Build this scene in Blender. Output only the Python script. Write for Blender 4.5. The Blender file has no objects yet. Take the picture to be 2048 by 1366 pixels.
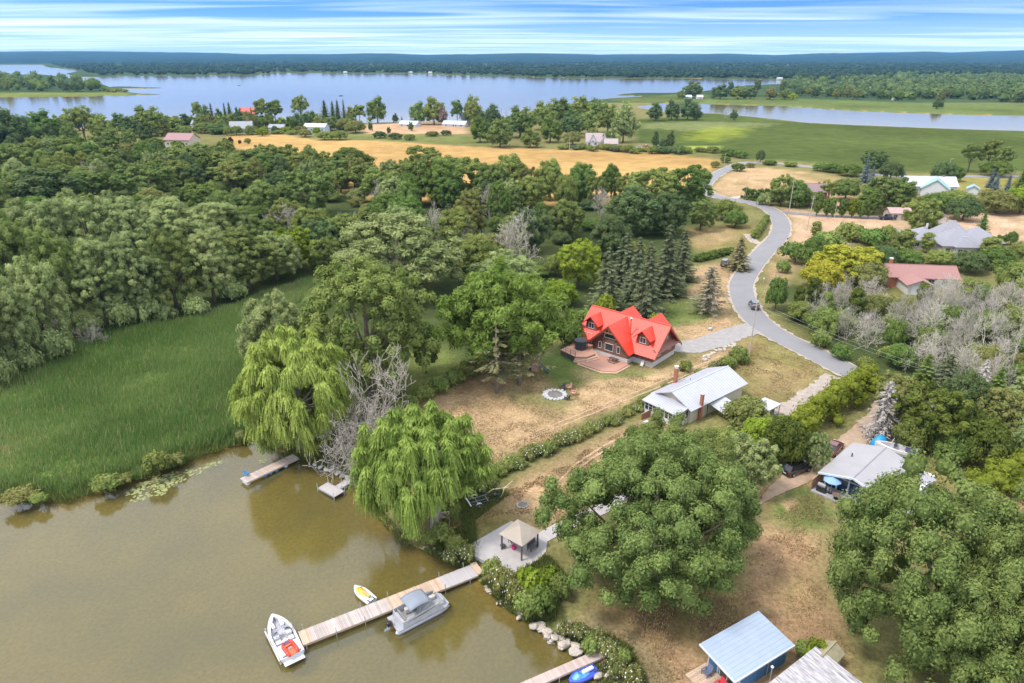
import bpy, math, random
import numpy as np

random.seed(11)
rng = np.random.default_rng(11)
R = math.radians
SC = bpy.context.scene
COL = SC.collection

# ---------------------------------------------------------------- camera
CAM_H = 55.0
FPX = 2048 * 24 / 36.0                       # focal length in photo pixels (24 mm on 36 mm)
PITCH = math.atan((683 - 112) / FPX)
cd = bpy.data.cameras.new('camera'); cd.lens = 24; cd.sensor_width = 36; cd.sensor_fit = 'HORIZONTAL'
cd.clip_start = 1; cd.clip_end = 60000
cam = bpy.data.objects.new('camera', cd); COL.objects.link(cam)
cam.location = (0, 0, CAM_H); cam.rotation_euler = (math.pi / 2 - PITCH, 0, 0)
SC.camera = cam

# ---------------------------------------------------------------- sky, sun, exposure
SUN_EL, SUN_AZ = R(60), R(-112)              # azimuth clockwise from +Y
EXPOSURE = 0.84
wd = bpy.data.worlds.new('World'); SC.world = wd; wd.use_nodes = True
nt = wd.node_tree; nt.nodes.clear()
def wn(t, **k):
    n = nt.nodes.new(t)
    for a, b in k.items(): setattr(n, a, b)
    return n
def wl(a, b): nt.links.new(a, b)
tc = wn('ShaderNodeTexCoord')
sep = wn('ShaderNodeSeparateXYZ'); wl(tc.outputs['Generated'], sep.inputs[0])
# the sky texture is looked up a little higher than the view ray: a clean, deep blue summer sky
zmax = wn('ShaderNodeMath', operation='MAXIMUM'); wl(sep.outputs[2], zmax.inputs[0]); zmax.inputs[1].default_value = 0.0
zpow = wn('ShaderNodeMath', operation='POWER'); wl(zmax.outputs[0], zpow.inputs[0]); zpow.inputs[1].default_value = 0.5
zmul = wn('ShaderNodeMath', operation='MULTIPLY_ADD'); wl(zpow.outputs[0], zmul.inputs[0]); zmul.inputs[1].default_value = 1.55; zmul.inputs[2].default_value = 0.12
cmb = wn('ShaderNodeCombineXYZ'); wl(sep.outputs[0], cmb.inputs[0]); wl(sep.outputs[1], cmb.inputs[1]); wl(zmul.outputs[0], cmb.inputs[2])
nrm = wn('ShaderNodeVectorMath', operation='NORMALIZE'); wl(cmb.outputs[0], nrm.inputs[0])
sky = wn('ShaderNodeTexSky', sky_type='NISHITA', sun_disc=False)
sky.sun_elevation = SUN_EL; sky.sun_rotation = SUN_AZ; sky.ozone_density = 2.5; sky.dust_density = 0.4
wl(nrm.outputs[0], sky.inputs[0])
hsv = wn('ShaderNodeHueSaturation'); hsv.inputs['Hue'].default_value = 0.508; hsv.inputs['Saturation'].default_value = 1.28; hsv.inputs['Value'].default_value = 1.50
wl(sky.outputs[0], hsv.inputs['Color'])
# streaks of high cloud: noise on a flat layer far overhead
zden = wn('ShaderNodeMath', operation='ADD'); wl(zmax.outputs[0], zden.inputs[0]); zden.inputs[1].default_value = 0.018
ux = wn('ShaderNodeMath', operation='DIVIDE'); wl(sep.outputs[0], ux.inputs[0]); wl(zden.outputs[0], ux.inputs[1])
uy = wn('ShaderNodeMath', operation='DIVIDE'); wl(sep.outputs[1], uy.inputs[0]); wl(zden.outputs[0], uy.inputs[1])
uv = wn('ShaderNodeCombineXYZ'); wl(ux.outputs[0], uv.inputs[0]); wl(uy.outputs[0], uv.inputs[1])
mp = wn('ShaderNodeMapping'); mp.inputs['Scale'].default_value = (0.16, 0.46, 1); mp.inputs['Rotation'].default_value = (0, 0, R(7)); mp.inputs['Location'].default_value = (3.1, 1.2, 0)
wl(uv.outputs[0], mp.inputs[0])
n1 = wn('ShaderNodeTexNoise'); n1.inputs['Scale'].default_value = 1.0; n1.inputs['Detail'].default_value = 4; n1.inputs['Roughness'].default_value = 0.47; n1.inputs['Distortion'].default_value = 0.9
wl(mp.outputs[0], n1.inputs['Vector'])
cr = wn('ShaderNodeValToRGB'); cr.color_ramp.elements[0].position = 0.455; cr.color_ramp.elements[1].position = 0.76
cr.color_ramp.elements[0].color = (0, 0, 0, 1); cr.color_ramp.elements[1].color = (0.62, 0.62, 0.62, 1)
mp2 = wn('ShaderNodeMapping'); mp2.inputs['Scale'].default_value = (0.055, 0.16, 1); mp2.inputs['Rotation'].default_value = (0, 0, R(-6)); mp2.inputs['Location'].default_value = (1.7, 0.4, 0)
wl(uv.outputs[0], mp2.inputs[0])
n2 = wn('ShaderNodeTexNoise'); n2.inputs['Scale'].default_value = 1.0; n2.inputs['Detail'].default_value = 3; wl(mp2.outputs[0], n2.inputs['Vector'])
nm = wn('ShaderNodeMath', operation='MULTIPLY_ADD'); nm.inputs[1].default_value = 0.55; wl(n1.outputs['Fac'], nm.inputs[0])
nh = wn('ShaderNodeMath', operation='MULTIPLY'); nh.inputs[1].default_value = 0.5; wl(n2.outputs['Fac'], nh.inputs[0]); wl(nh.outputs[0], nm.inputs[2])
wl(nm.outputs[0], cr.inputs[0])
# thin white veil that thickens overhead (the soft light of the photograph comes through it)
veil = wn('ShaderNodeMapRange'); veil.inputs['From Min'].default_value = 0.064; veil.inputs['From Max'].default_value = 0.105
veil.inputs['To Min'].default_value = 0.0; veil.inputs['To Max'].default_value = 0.84
wl(zmax.outputs[0], veil.inputs['Value'])
# and the pale air low on the horizon
low = wn('ShaderNodeMapRange'); low.inputs['From Min'].default_value = 0.0; low.inputs['From Max'].default_value = 0.05
low.inputs['To Min'].default_value = 0.8; low.inputs['To Max'].default_value = 0.0
wl(zmax.outputs[0], low.inputs['Value'])
mlow = wn('ShaderNodeMixRGB'); mlow.inputs['Color2'].default_value = (3.7, 4.7, 5.8, 1)
wl(low.outputs[0], mlow.inputs['Fac']); wl(hsv.outputs[0], mlow.inputs['Color1'])
mx = wn('ShaderNodeMath', operation='MAXIMUM'); wl(cr.outputs[0], mx.inputs[0]); wl(veil.outputs[0], mx.inputs[1])
mixc = wn('ShaderNodeMixRGB'); mixc.inputs['Color2'].default_value = (8.6, 9.1, 9.7, 1)
wl(mx.outputs[0], mixc.inputs['Fac']); wl(mlow.outputs[0], mixc.inputs['Color1'])
bg = wn('ShaderNodeBackground'); bg.inputs['Strength'].default_value = 0.125
wl(mixc.outputs[0], bg.inputs['Color'])
wo = wn('ShaderNodeOutputWorld'); wl(bg.outputs[0], wo.inputs['Surface'])

sl = bpy.data.lights.new('sun', 'SUN'); sl.energy = 2.0; sl.angle = R(11); sl.color = (1.0, 0.95, 0.88)
so = bpy.data.objects.new('sun', sl); COL.objects.link(so); so.location = (0, 0, 300)
so.rotation_euler = (math.pi / 2 - SUN_EL, 0, -SUN_AZ + math.pi)

SC.view_settings.view_transform = 'Standard'; SC.view_settings.look = 'None'
SC.view_settings.gamma = 1; SC.view_settings.use_curve_mapping = False
SC.view_settings.exposure = EXPOSURE
SC.render.engine = 'CYCLES'
cy = SC.cycles
cy.max_bounces = 5; cy.diffuse_bounces = 3; cy.glossy_bounces = 2; cy.transmission_bounces = 2
cy.transparent_max_bounces = 6; cy.volume_bounces = 0; cy.caustics_reflective = False; cy.caustics_refractive = False
cy.use_denoising = True; cy.sample_clamp_indirect = 4
try: cy.denoiser = 'OPENIMAGEDENOISE'
except Exception: pass

# ================================================================ helpers
GZ = 1.0                                     # level of the dry land above the lake
CP, SP = math.cos(PITCH), math.sin(PITCH)
def G(px, py, z=GZ):
    """point of the ground plane z that shows at photo pixel (px, py)"""
    a = (px - 1024) / FPX; b = (683 - py) / FPX
    dy = CP + b * SP; dz = -SP + b * CP
    t = (z - CAM_H) / dz
    return (a * t, dy * t, z)
def GA(px, py, z=GZ):
    px = np.asarray(px, float); py = np.asarray(py, float)
    a = (px - 1024) / FPX; b = (683 - py) / FPX
    dy = CP + b * SP; dz = -SP + b * CP
    t = (z - CAM_H) / dz
    return a * t, dy * t
def ZT(y, py):
    """height at ground distance y that shows at row py"""
    b = (683 - py) / FPX
    return CAM_H + y / (CP + b * SP) * (-SP + b * CP)
def depth(y, z): return y * CP + (CAM_H - z) * SP
def to_px(x, y, z):
    d = depth(y, z); u = y * SP + (z - CAM_H) * CP
    return 1024 + FPX * x / d, 683 - FPX * u / d
def poly(pts, z=GZ): return [G(x, y, z)[:2] for x, y in pts]

def inside(X, Y, P):
    r = np.zeros(X.shape, bool); n = len(P)
    for i in range(n):
        x1, y1 = P[i]; x2, y2 = P[(i + 1) % n]
        if y1 == y2: continue
        c = ((y1 > Y) != (y2 > Y)) & (X < (x2 - x1) * (Y - y1) / (y2 - y1) + x1)
        r ^= c
    return r
def pdist(X, Y, P, closed=True):
    d = np.full(X.shape, 1e9); n = len(P)
    for i in range(n if closed else n - 1):
        x1, y1 = P[i]; x2, y2 = P[(i + 1) % n]
        vx, vy = x2 - x1, y2 - y1; L = vx * vx + vy * vy + 1e-9
        t = np.clip(((X - x1) * vx + (Y - y1) * vy) / L, 0, 1)
        d = np.minimum(d, np.hypot(X - x1 - t * vx, Y - y1 - t * vy))
    return d
_tab = np.random.default_rng(5).random((256, 256))
def vnoise(X, Y, s, seed=0):
    x = X / s + seed * 17.3; y = Y / s + seed * 9.1
    xi = np.floor(x).astype(int); yi = np.floor(y).astype(int); fx = x - xi; fy = y - yi
    fx = fx * fx * (3 - 2 * fx); fy = fy * fy * (3 - 2 * fy)
    t = lambda a, b: _tab[a % 256, b % 256]
    return (t(xi, yi) * (1 - fx) + t(xi + 1, yi) * fx) * (1 - fy) + (t(xi, yi + 1) * (1 - fx) + t(xi + 1, yi + 1) * fx) * fy
def fnoise(X, Y, s, seed=0, o=3):
    r = 0; a = 1; tot = 0
    for k in range(o):
        r = r + a * vnoise(X, Y, s / 2 ** k, seed + k); tot += a; a *= 0.5
    return r / tot

def np_mesh(name, V, faces, tint=None, mat=None, smooth=True, colors=None):
    """faces: list of (n,k) int arrays"""
    me = bpy.data.meshes.new(name)
    V = np.asarray(V, np.float32)
    me.vertices.add(len(V)); me.vertices.foreach_set('co', V.ravel())
    idx = np.concatenate([f.ravel() for f in faces]).astype(np.int32)
    tot = np.concatenate([np.full(len(f), f.shape[1]) for f in faces]).astype(np.int32)
    st = np.concatenate([[0], np.cumsum(tot)[:-1]]).astype(np.int32)
    me.loops.add(len(idx)); me.loops.foreach_set('vertex_index', idx)
    me.polygons.add(len(tot)); me.polygons.foreach_set('loop_start', st)
    me.polygons.foreach_set('loop_total', tot)
    if not smooth: me.polygons.foreach_set('use_smooth', np.zeros(len(tot), bool))
    me.update(calc_edges=True)
    if tint is not None:
        at = me.attributes.new('tint', 'FLOAT', 'POINT'); at.data.foreach_set('value', np.asarray(tint, np.float32))
    if colors is not None:
        at = me.attributes.new('Col', 'FLOAT_COLOR', 'POINT')
        c = np.ones((len(V), 4), np.float32); c[:, :3] = colors
        at.data.foreach_set('color', c.ravel())
    if mat: me.materials.append(mat)
    return me

def link(name, me, parent=None, loc=None, rz=None):
    o = bpy.data.objects.new(name, me); COL.objects.link(o)
    if parent is not None: o.parent = parent
    if loc is not None: o.location = loc
    if rz is not None: o.rotation_euler = (0, 0, rz)
    return o
def tag(o, label=None, cat=None, group=None, kind=None):
    if label: o['label'] = label
    if cat: o['category'] = cat
    if group: o['group'] = group
    if kind: o['kind'] = kind
    return o
def thing(name, label, cat, loc=(0, 0, 0), rz=0.0, group=None):
    o = bpy.data.objects.new(name, None); COL.objects.link(o)
    o.empty_display_size = 0.5
    o.location = loc; o.rotation_euler = (0, 0, rz)
    return tag(o, label, cat, group)

class MB:
    """collects shapes, builds ONE mesh object"""
    def __init__(s): s.v = []; s.f = []
    def add(s, vs, fs):
        n = len(s.v); s.v += [tuple(v) for v in vs]; s.f += [tuple(i + n for i in f) for f in fs]; return s
    def box(s, c, d, rz=0.0, ry=0.0):
        hx, hy, hz = d[0] / 2, d[1] / 2, d[2] / 2
        ca, sa = math.cos(rz), math.sin(rz); cb, sb = math.cos(ry), math.sin(ry)
        vs = []
        for x, y, z in ((-1, -1, -1), (1, -1, -1), (1, 1, -1), (-1, 1, -1), (-1, -1, 1), (1, -1, 1), (1, 1, 1), (-1, 1, 1)):
            X, Y, Z = x * hx, y * hy, z * hz
            X, Z = X * cb + Z * sb, -X * sb + Z * cb
            vs.append((c[0] + X * ca - Y * sa, c[1] + X * sa + Y * ca, c[2] + Z))
        return s.add(vs, [(0, 3, 2, 1), (4, 5, 6, 7), (0, 1, 5, 4), (1, 2, 6, 5), (2, 3, 7, 6), (3, 0, 4, 7)])
    def box2(s, a, b): return s.box([(a[i] + b[i]) / 2 for i in range(3)], [abs(b[i] - a[i]) for i in range(3)])
    def prism(s, P, z0, z1):
        n = len(P); vs = [(x, y, z0) for x, y in P] + [(x, y, z1) for x, y in P]
        return s.add(vs, [tuple(range(n))[::-1], tuple(range(n, 2 * n))] + [(i, (i + 1) % n, n + (i + 1) % n, n + i) for i in range(n)])
    def ext_y(s, P, y0, y1):
        """polygon in xz, extruded along y"""
        n = len(P); vs = [(x, y0, z) for x, z in P] + [(x, y1, z) for x, z in P]
        return s.add(vs, [tuple(range(n)), tuple(range(n, 2 * n))[::-1]] + [(i, n + i, n + (i + 1) % n, (i + 1) % n) for i in range(n)])
    def ext_x(s, P, x0, x1):
        n = len(P); vs = [(x0, y, z) for y, z in P] + [(x1, y, z) for y, z in P]
        return s.add(vs, [tuple(range(n))[::-1], tuple(range(n, 2 * n))] + [(i, (i + 1) % n, n + (i + 1) % n, n + i) for i in range(n)])
    def slab(s, a, b, c, d, th):
        a, b, c, d = map(np.array, (a, b, c, d)); n = np.cross(b - a, d - a); n = n / np.linalg.norm(n)
        if n[2] < 0: n = -n
        vs = [a, b, c, d] + [p - n * th for p in (a, b, c, d)]
        return s.add(vs, [(0, 1, 2, 3), (7, 6, 5, 4), (0, 4, 5, 1), (1, 5, 6, 2), (2, 6, 7, 3), (3, 7, 4, 0)])
    def tri(s, a, b, c, th):
        a, b, c = map(np.array, (a, b, c)); n = np.cross(b - a, c - a); n = n / np.linalg.norm(n)
        if n[2] < 0: n = -n
        vs = [a, b, c] + [p - n * th for p in (a, b, c)]
        return s.add(vs, [(0, 1, 2), (5, 4, 3), (0, 3, 4, 1), (1, 4, 5, 2), (2, 5, 3, 0)])
    def tube(s, pts, rad, n=6, cap=True):
        pts = [np.array(p, float) for p in pts]
        if not isinstance(rad, (list, tuple)): rad = [rad] * len(pts)
        rings = []
        for i, p in enumerate(pts):
            t = pts[min(i + 1, len(pts) - 1)] - pts[max(i - 1, 0)]; t = t / (np.linalg.norm(t) + 1e-9)
            u = np.cross(t, (0, 0, 1)) if abs(t[2]) < 0.9 else np.cross(t, (1, 0, 0))
            u = u / np.linalg.norm(u); w = np.cross(t, u)
            rings.append([p + rad[i] * (math.cos(2 * math.pi * k / n) * u + math.sin(2 * math.pi * k / n) * w) for k in range(n)])
        vs = [v for r in rings for v in r]; fs = []
        for i in range(len(pts) - 1):
            for k in range(n): fs.append((i * n + k, i * n + (k + 1) % n, (i + 1) * n + (k + 1) % n, (i + 1) * n + k))
        if cap: fs += [tuple(range(n))[::-1], tuple(range((len(pts) - 1) * n, len(pts) * n))]
        return s.add(vs, fs)
    def cyl(s, c, r, h, n=12, r2=None): return s.tube([c, (c[0], c[1], c[2] + h)], [r, r if r2 is None else r2], n)
    def lathe(s, prof, c=(0, 0, 0), n=14, axis='z'):
        vs = []; m = len(prof)
        for r, h in prof:
            for k in range(n):
                a = 2 * math.pi * k / n; x, y = r * math.cos(a), r * math.sin(a)
                vs.append((c[0] + x, c[1] + y, c[2] + h) if axis == 'z' else (c[0] + h, c[1] + x, c[2] + y) if axis == 'x' else (c[0] + x, c[1] + h, c[2] + y))
        fs = [(i * n + k, i * n + (k + 1) % n, (i + 1) * n + (k + 1) % n, (i + 1) * n + k) for i in range(m - 1) for k in range(n)]
        fs += [tuple(range(n))[::-1], tuple(range((m - 1) * n, m * n))]
        return s.add(vs, fs)
    def loft(s, rings, close=True, cap=True):
        n = len(rings[0]); vs = [v for r in rings for v in r]; fs = []
        for i in range(len(rings) - 1):
            for k in range(n if close else n - 1):
                fs.append((i * n + k, i * n + (k + 1) % n, (i + 1) * n + (k + 1) % n, (i + 1) * n + k))
        if cap: fs += [tuple(range(n))[::-1], tuple(range((len(rings) - 1) * n, len(rings) * n))]
        return s.add(vs, fs)
    def mesh(s, name, mat, smooth=False):
        me = bpy.data.meshes.new(name); me.from_pydata([tuple(map(float, v)) for v in s.v], [], s.f)
        import bmesh
        bm = bmesh.new(); bm.from_mesh(me); bmesh.ops.recalc_face_normals(bm, faces=bm.faces); bm.to_mesh(me); bm.free()
        if smooth: me.polygons.foreach_set('use_smooth', [True] * len(me.polygons))
        me.materials.append(mat); return me
    def build(s, name, mat, parent=None, bevel=0, smooth=False):
        o = link(name, s.mesh(name, mat, smooth), parent)
        if bevel:
            m = o.modifiers.new('bevel', 'BEVEL'); m.width = bevel; m.segments = 2; m.limit_method = 'ANGLE'
        return o

# ---------------------------------------------------------------- materials
MATS = {}
def mat(name, col, rough=0.7, var=0.18, scale=1.5, bump=0.0, metal=0.0, coat=0.0, col2=None, stretch=None):
    """plain painted / wooden / stone surface with uneven tone"""
    if name in MATS: return MATS[name]
    m = bpy.data.materials.new(name); m.use_nodes = True; t = m.node_tree; N = t.nodes; L = t.links
    b = N['Principled BSDF']; b.inputs['Roughness'].default_value = rough; b.inputs['Metallic'].default_value = metal
    if coat: b.inputs['Coat Weight'].default_value = coat
    tc = N.new('ShaderNodeTexCoord'); vec = tc.outputs['Object']
    if stretch:
        mpn = N.new('ShaderNodeMapping'); mpn.inputs['Scale'].default_value = stretch; L.new(vec, mpn.inputs[0]); vec = mpn.outputs[0]
    n = N.new('ShaderNodeTexNoise'); n.inputs['Scale'].default_value = scale; n.inputs['Detail'].default_value = 5; n.inputs['Roughness'].default_value = 0.62
    L.new(vec, n.inputs['Vector'])
    oi = N.new('ShaderNodeObjectInfo')
    r = N.new('ShaderNodeValToRGB'); r.color_ramp.elements[0].position = 0.3; r.color_ramp.elements[1].position = 0.72
    lo = tuple(max(0, c * (1 - var)) for c in col); hi = tuple(min(0.95, c * (1 + var)) for c in (col2 or col))
    r.color_ramp.elements[0].color = lo + (1,); r.color_ramp.elements[1].color = hi + (1,)
    L.new(n.outputs['Fac'], r.inputs[0]); L.new(r.outputs[0], b.inputs['Base Color'])
    if bump:
        bp = N.new('ShaderNodeBump'); bp.inputs['Strength'].default_value = bump; bp.inputs['Distance'].default_value = 0.05
        L.new(n.outputs['Fac'], bp.inputs['Height']); L.new(bp.outputs[0], b.inputs['Normal'])
    MATS[name] = m; return m
def glass(name='window_glass', col=(0.03, 0.04, 0.05)):
    if name in MATS: return MATS[name]
    m = mat(name, col, rough=0.08, var=0.5, scale=0.6); m.node_tree.nodes['Principled BSDF'].inputs['Specular IOR Level'].default_value = 0.7
    return m
def wood_mat(name, col, var=0.3):
    """weathered boards: tone differs from plank to plank"""
    if name in MATS: return MATS[name]
    m = mat(name, col, 0.8, var * 0.6, 2.0, 0.2, stretch=(6, 0.6, 6)); t = m.node_tree; N = t.nodes; L = t.links
    b = N['Principled BSDF']; src = b.inputs['Base Color'].links[0].from_socket
    oi = next(n for n in N if n.type == 'OBJECT_INFO'); mr = N.new('ShaderNodeMapRange')
    mr.inputs['To Min'].default_value = 1 - var; mr.inputs['To Max'].default_value = 1 + var * 0.7; L.new(oi.outputs['Random'], mr.inputs['Value'])
    mul = N.new('ShaderNodeVectorMath'); mul.operation = 'SCALE'; L.new(src, mul.inputs[0]); L.new(mr.outputs[0], mul.inputs['Scale'])
    L.new(mul.outputs[0], b.inputs['Base Color']); return m
def leaf_mat(name, lo, hi, hue=0.012, transl=0.28, val=0.16):
    if name in MATS: return MATS[name]
    m = bpy.data.materials.new(name); m.use_nodes = True; t = m.node_tree; N = t.nodes; L = t.links; N.clear()
    at = N.new('ShaderNodeAttribute'); at.attribute_name = 'tint'
    r = N.new('ShaderNodeValToRGB'); r.color_ramp.elements[0].color = tuple(lo) + (1,); r.color_ramp.elements[1].color = tuple(hi) + (1,)
    L.new(at.outputs['Fac'], r.inputs[0])
    oi = N.new('ShaderNodeObjectInfo'); h = N.new('ShaderNodeHueSaturation')
    m1 = N.new('ShaderNodeMapRange'); m1.inputs['To Min'].default_value = 0.5 - hue; m1.inputs['To Max'].default_value = 0.5 + hue
    L.new(oi.outputs['Random'], m1.inputs['Value']); L.new(m1.outputs[0], h.inputs['Hue'])
    ml = N.new('ShaderNodeMath'); ml.operation = 'MULTIPLY'; ml.inputs[1].default_value = 7.13; L.new(oi.outputs['Random'], ml.inputs[0])
    fr = N.new('ShaderNodeMath'); fr.operation = 'FRACT'; L.new(ml.outputs[0], fr.inputs[0])
    m2 = N.new('ShaderNodeMapRange'); m2.inputs['To Min'].default_value = 1 - val; m2.inputs['To Max'].default_value = 1 + val
    L.new(fr.outputs[0], m2.inputs['Value']); L.new(m2.outputs[0], h.inputs['Value']); L.new(r.outputs[0], h.inputs['Color'])
    d = N.new('ShaderNodeBsdfDiffuse'); tr = N.new('ShaderNodeBsdfTranslucent'); mx = N.new('ShaderNodeMixShader'); mx.inputs[0].default_value = transl
    L.new(h.outputs[0], d.inputs[0]); L.new(h.outputs[0], tr.inputs[0]); L.new(d.outputs[0], mx.inputs[1]); L.new(tr.outputs[0], mx.inputs[2])
    o = N.new('ShaderNodeOutputMaterial'); L.new(mx.outputs[0], o.inputs[0]); MATS[name] = m; return m
# ================================================================ terrain
NEAR_SHORE = [(-700, 985), (-300, 985), (0, 988), (60, 994), (130, 1000), (165, 988), (200, 980), (240, 962), (300, 947), (340, 928), (400, 908), (450, 893),
    (472, 884), (500, 878), (522, 888), (560, 903), (600, 914), (640, 924), (680, 946), (705, 968), (725, 990), (745, 1018), (770, 1050), (805, 1084),
    (842, 1098), (872, 1104), (905, 1122), (940, 1143), (965, 1168), (1000, 1202), (1030, 1216), (1042, 1236), (1075, 1254), (1100, 1272), (1130, 1288),
    (1160, 1312), (1182, 1340), (1200, 1372), (1235, 1440), (1300, 1700)]
BAY = poly(NEAR_SHORE + [(-1500, 1700), (-1500, 985)], 0)
LAKE = poly([(-900, 128.5), (0, 129), (85, 130.5), (95, 135), (165, 141), (130, 147), (150, 154), (250, 153), (350, 152), (500, 151), (545, 148.5), (520, 146.5),
    (560, 146), (700, 147), (860, 148), (900, 151), (1000, 152.5), (1100, 156), (1200, 157.5), (1400, 158), (1550, 160), (1640, 162), (1650, 165),
    (1560, 168), (1490, 171), (1440, 178), (1380, 185), (1265, 186.5), (1225, 190), (1292, 193), (1215, 197), (1150, 206), (1080, 218), (1040, 228), (1000, 236),
    (960, 240), (900, 243), (800, 244.5), (700, 247), (600, 250), (400, 251), (200, 254), (0, 260), (-900, 268)], 0)
CREEK = poly([(1270, 214), (1330, 206), (1400, 208), (1500, 211), (1570, 212), (1660, 219), (1760, 224), (1900, 229), (2048, 232), (2600, 240), (2600, 272),
    (2048, 262), (1960, 260), (1850, 256), (1700, 250), (1620, 246), (1560, 239), (1500, 233), (1440, 228), (1400, 226), (1330, 224)], 0)
ISLAND = poly([(-900, 146), (0, 148), (100, 150), (165, 160), (210, 170), (235, 181), (285, 187.5), (325, 188.6), (250, 191), (130, 193.5), (0, 194.5), (-900, 198)], 0)
BAR1 = poly([(205, 174.2), (245, 173.2), (300, 174.6), (335, 176.2), (290, 177.4), (235, 177.2)], 0)
WATERS = [BAY, LAKE, CREEK]; ISLES = [ISLAND, BAR1]

RIDGE = ([-700, 0, 150, 260, 400, 500, 680, 750, 850, 960, 1050, 1130, 1200, 1350, 1450, 1550, 1640, 1700, 1800, 1850, 1900, 2048, 2200, 2700],
         [104, 103, 102, 103, 105, 108, 108, 106, 109.5, 108, 106, 107, 109, 108, 107, 110, 106.5, 106, 104, 103, 105, 100, 101, 103])
def land_z(X, Y):
    """height of the dry ground / lake bed"""
    water = np.zeros(X.shape, bool); d = np.full(X.shape, 1e9)
    for P in WATERS: water |= inside(X, Y, P); d = np.minimum(d, pdist(X, Y, P))
    for P in ISLES: water &= ~inside(X, Y, P); d = np.minimum(d, pdist(X, Y, P))
    k = np.clip(Y / 400, 1, 6)
    sl = np.where(Y < 300, 0.28, 0.1)
    dry = np.minimum(GZ, 0.02 + d * sl)
    wet = -np.minimum(1.6, 0.02 + d * 0.16)
    return np.where(water, wet, dry), water, d

def build_terrain():
    ys = np.concatenate([np.linspace(1700, 1400, 20), np.arange(1395, 300, -4.0), np.arange(300, 118, -1.6), [117, 116, 115.2, 114.6]])
    xs = np.arange(-520, 2570, 5.0)
    PXg, PYg = np.meshgrid(xs, ys)
    X, Y = GA(PXg, PYg, 0.5)
    Z, water, d = land_z(X, Y)
    ref = X.copy()
    # smooth unevenness of the ground
    Z = Z + np.where(~water & (d > 3), (fnoise(X, Y, 9, 3) - 0.5) * 0.16, 0)
    # ---- colour of what covers the ground, with one tree's shade painted in
    C = np.zeros(X.shape + (3,)); C[:] = (0.165, 0.150, 0.060)
    wx = (fnoise(X, Y, 6, 21) - 0.5); wy = (fnoise(X, Y, 6, 37) - 0.5)
    def paint(pts, col, feather=1.5, warp=3.0, mix=1.0, world=False):
        P = pts if world else poly(pts)
        XX, YY = X + wx * warp, Y + wy * warp
        ins = inside(XX, YY, P); dd = pdist(XX, YY, P)
        a = np.clip(0.5 + np.where(ins, dd, -dd) / (2 * feather), 0, 1) * mix
        C[:] = C * (1 - a[..., None]) + np.array(col) * a[..., None]
    TAN = (0.345, 0.235, 0.13); GOLD = (0.385, 0.240, 0.092); LAWN = (0.095, 0.135, 0.035); BROWN = (0.27, 0.165, 0.085)
    OLIVE = (0.19, 0.155, 0.06); WOODF = (0.055, 0.07, 0.025); MARSH = (0.12, 0.17, 0.045); DUST = (0.42, 0.31, 0.22)
    far = Y > 900
    C[far] = (0.05, 0.075, 0.035)
    # woods
    paint([(-600, 300), (0, 296), (340, 290), (600, 300), (760, 345), (1050, 355), (1250, 350), (1430, 345), (1420, 420), (1380, 540), (1330, 640), (1150, 660), (1000, 740), (850, 790),
           (700, 900), (560, 890), (480, 700), (420, 625), (200, 660), (0, 770), (-600, 900)], WOODF, 3, 5)
    paint([(1540, 560), (1760, 600), (2600, 560), (2600, 1000), (1930, 920), (1780, 780), (1640, 690), (1560, 630)], WOODF, 3, 4)
    # reed marsh on the left
    paint([(-600, 900), (0, 765), (100, 715), (200, 660), (300, 652), (420, 628), (540, 580), (640, 555), (620, 600), (500, 650), (490, 740), (480, 830), (500, 885), (470, 890), (340, 930), (240, 965), (130, 1005), (-600, 1000)], MARSH, 2, 4)
    # grain field, dry paddock and house lots further back
    paint([(560, 284), (640, 279), (760, 281), (900, 291), (1010, 296), (1200, 301), (1330, 308), (1440, 320), (1415, 352), (1300, 410), (1060, 410), (740, 400), (560, 330)], GOLD, 3, 5)
    paint([(455, 272), (560, 268), (640, 282), (560, 308), (450, 296)], GOLD, 3, 4)
    paint([(735, 249), (800, 246), (930, 245), (935, 268), (860, 272), (800, 276), (720, 274)], (0.40, 0.25, 0.15), 3, 5)
    paint([(780, 279), (930, 268), (930, 269.3), (790, 281)], DUST, 1.5, 1)
    paint([(640, 268), (930, 268), (1000, 294), (760, 281), (640, 279)], (0.14, 0.15, 0.05), 3, 6)
    # wide marsh on the right
    paint([(1270, 240), (1420, 226), (1520, 236), (1640, 248), (1900, 258), (2600, 275), (2600, 350), (2048, 345), (1800, 344), (1640, 326), (1500, 318), (1430, 305), (1350, 300), (1270, 280)], (0.070, 0.090, 0.026), 4, 8)
    paint([(1272, 247), (1400, 243), (1560, 247), (1500, 256), (1420, 262), (1290, 258)], (0.17, 0.18, 0.075), 6, 26, 0.6)
    paint([(1392, 262), (1450, 252), (1500, 258), (1470, 272), (1430, 284), (1370, 280)], (0.20, 0.225, 0.03), 8, 26, 0.6)
    paint([(1360, 292), (1440, 292), (1430, 306), (1370, 304)], (0.22, 0.27, 0.05), 3, 5)
    paint([(1400, 196), (1500, 194), (1800, 205), (2600, 215), (2600, 240), (2048, 231), (1760, 223), (1560, 211), (1400, 207)], (0.105, 0.130, 0.042), 6, 14)
    paint([(1195, 197), (1290, 194), (1380, 186), (1420, 190), (1400, 204), (1330, 205), (1260, 205)], (0.09, 0.11, 0.035), 5, 6)
    paint([(-600, 198), (0, 194), (130, 193), (285, 188), (240, 184), (100, 185), (-600, 188)], (0.13, 0.15, 0.04), 6, 8)
    # lots along the road
    paint([(1420, 372), (1480, 334), (1530, 336), (1640, 348), (1700, 360), (1710, 400), (1560, 392), (1430, 392)], TAN, 2, 4)
    paint([(1560, 345), (1700, 352), (1740, 372), (1640, 362)], OLIVE, 3, 6, .7)
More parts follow.
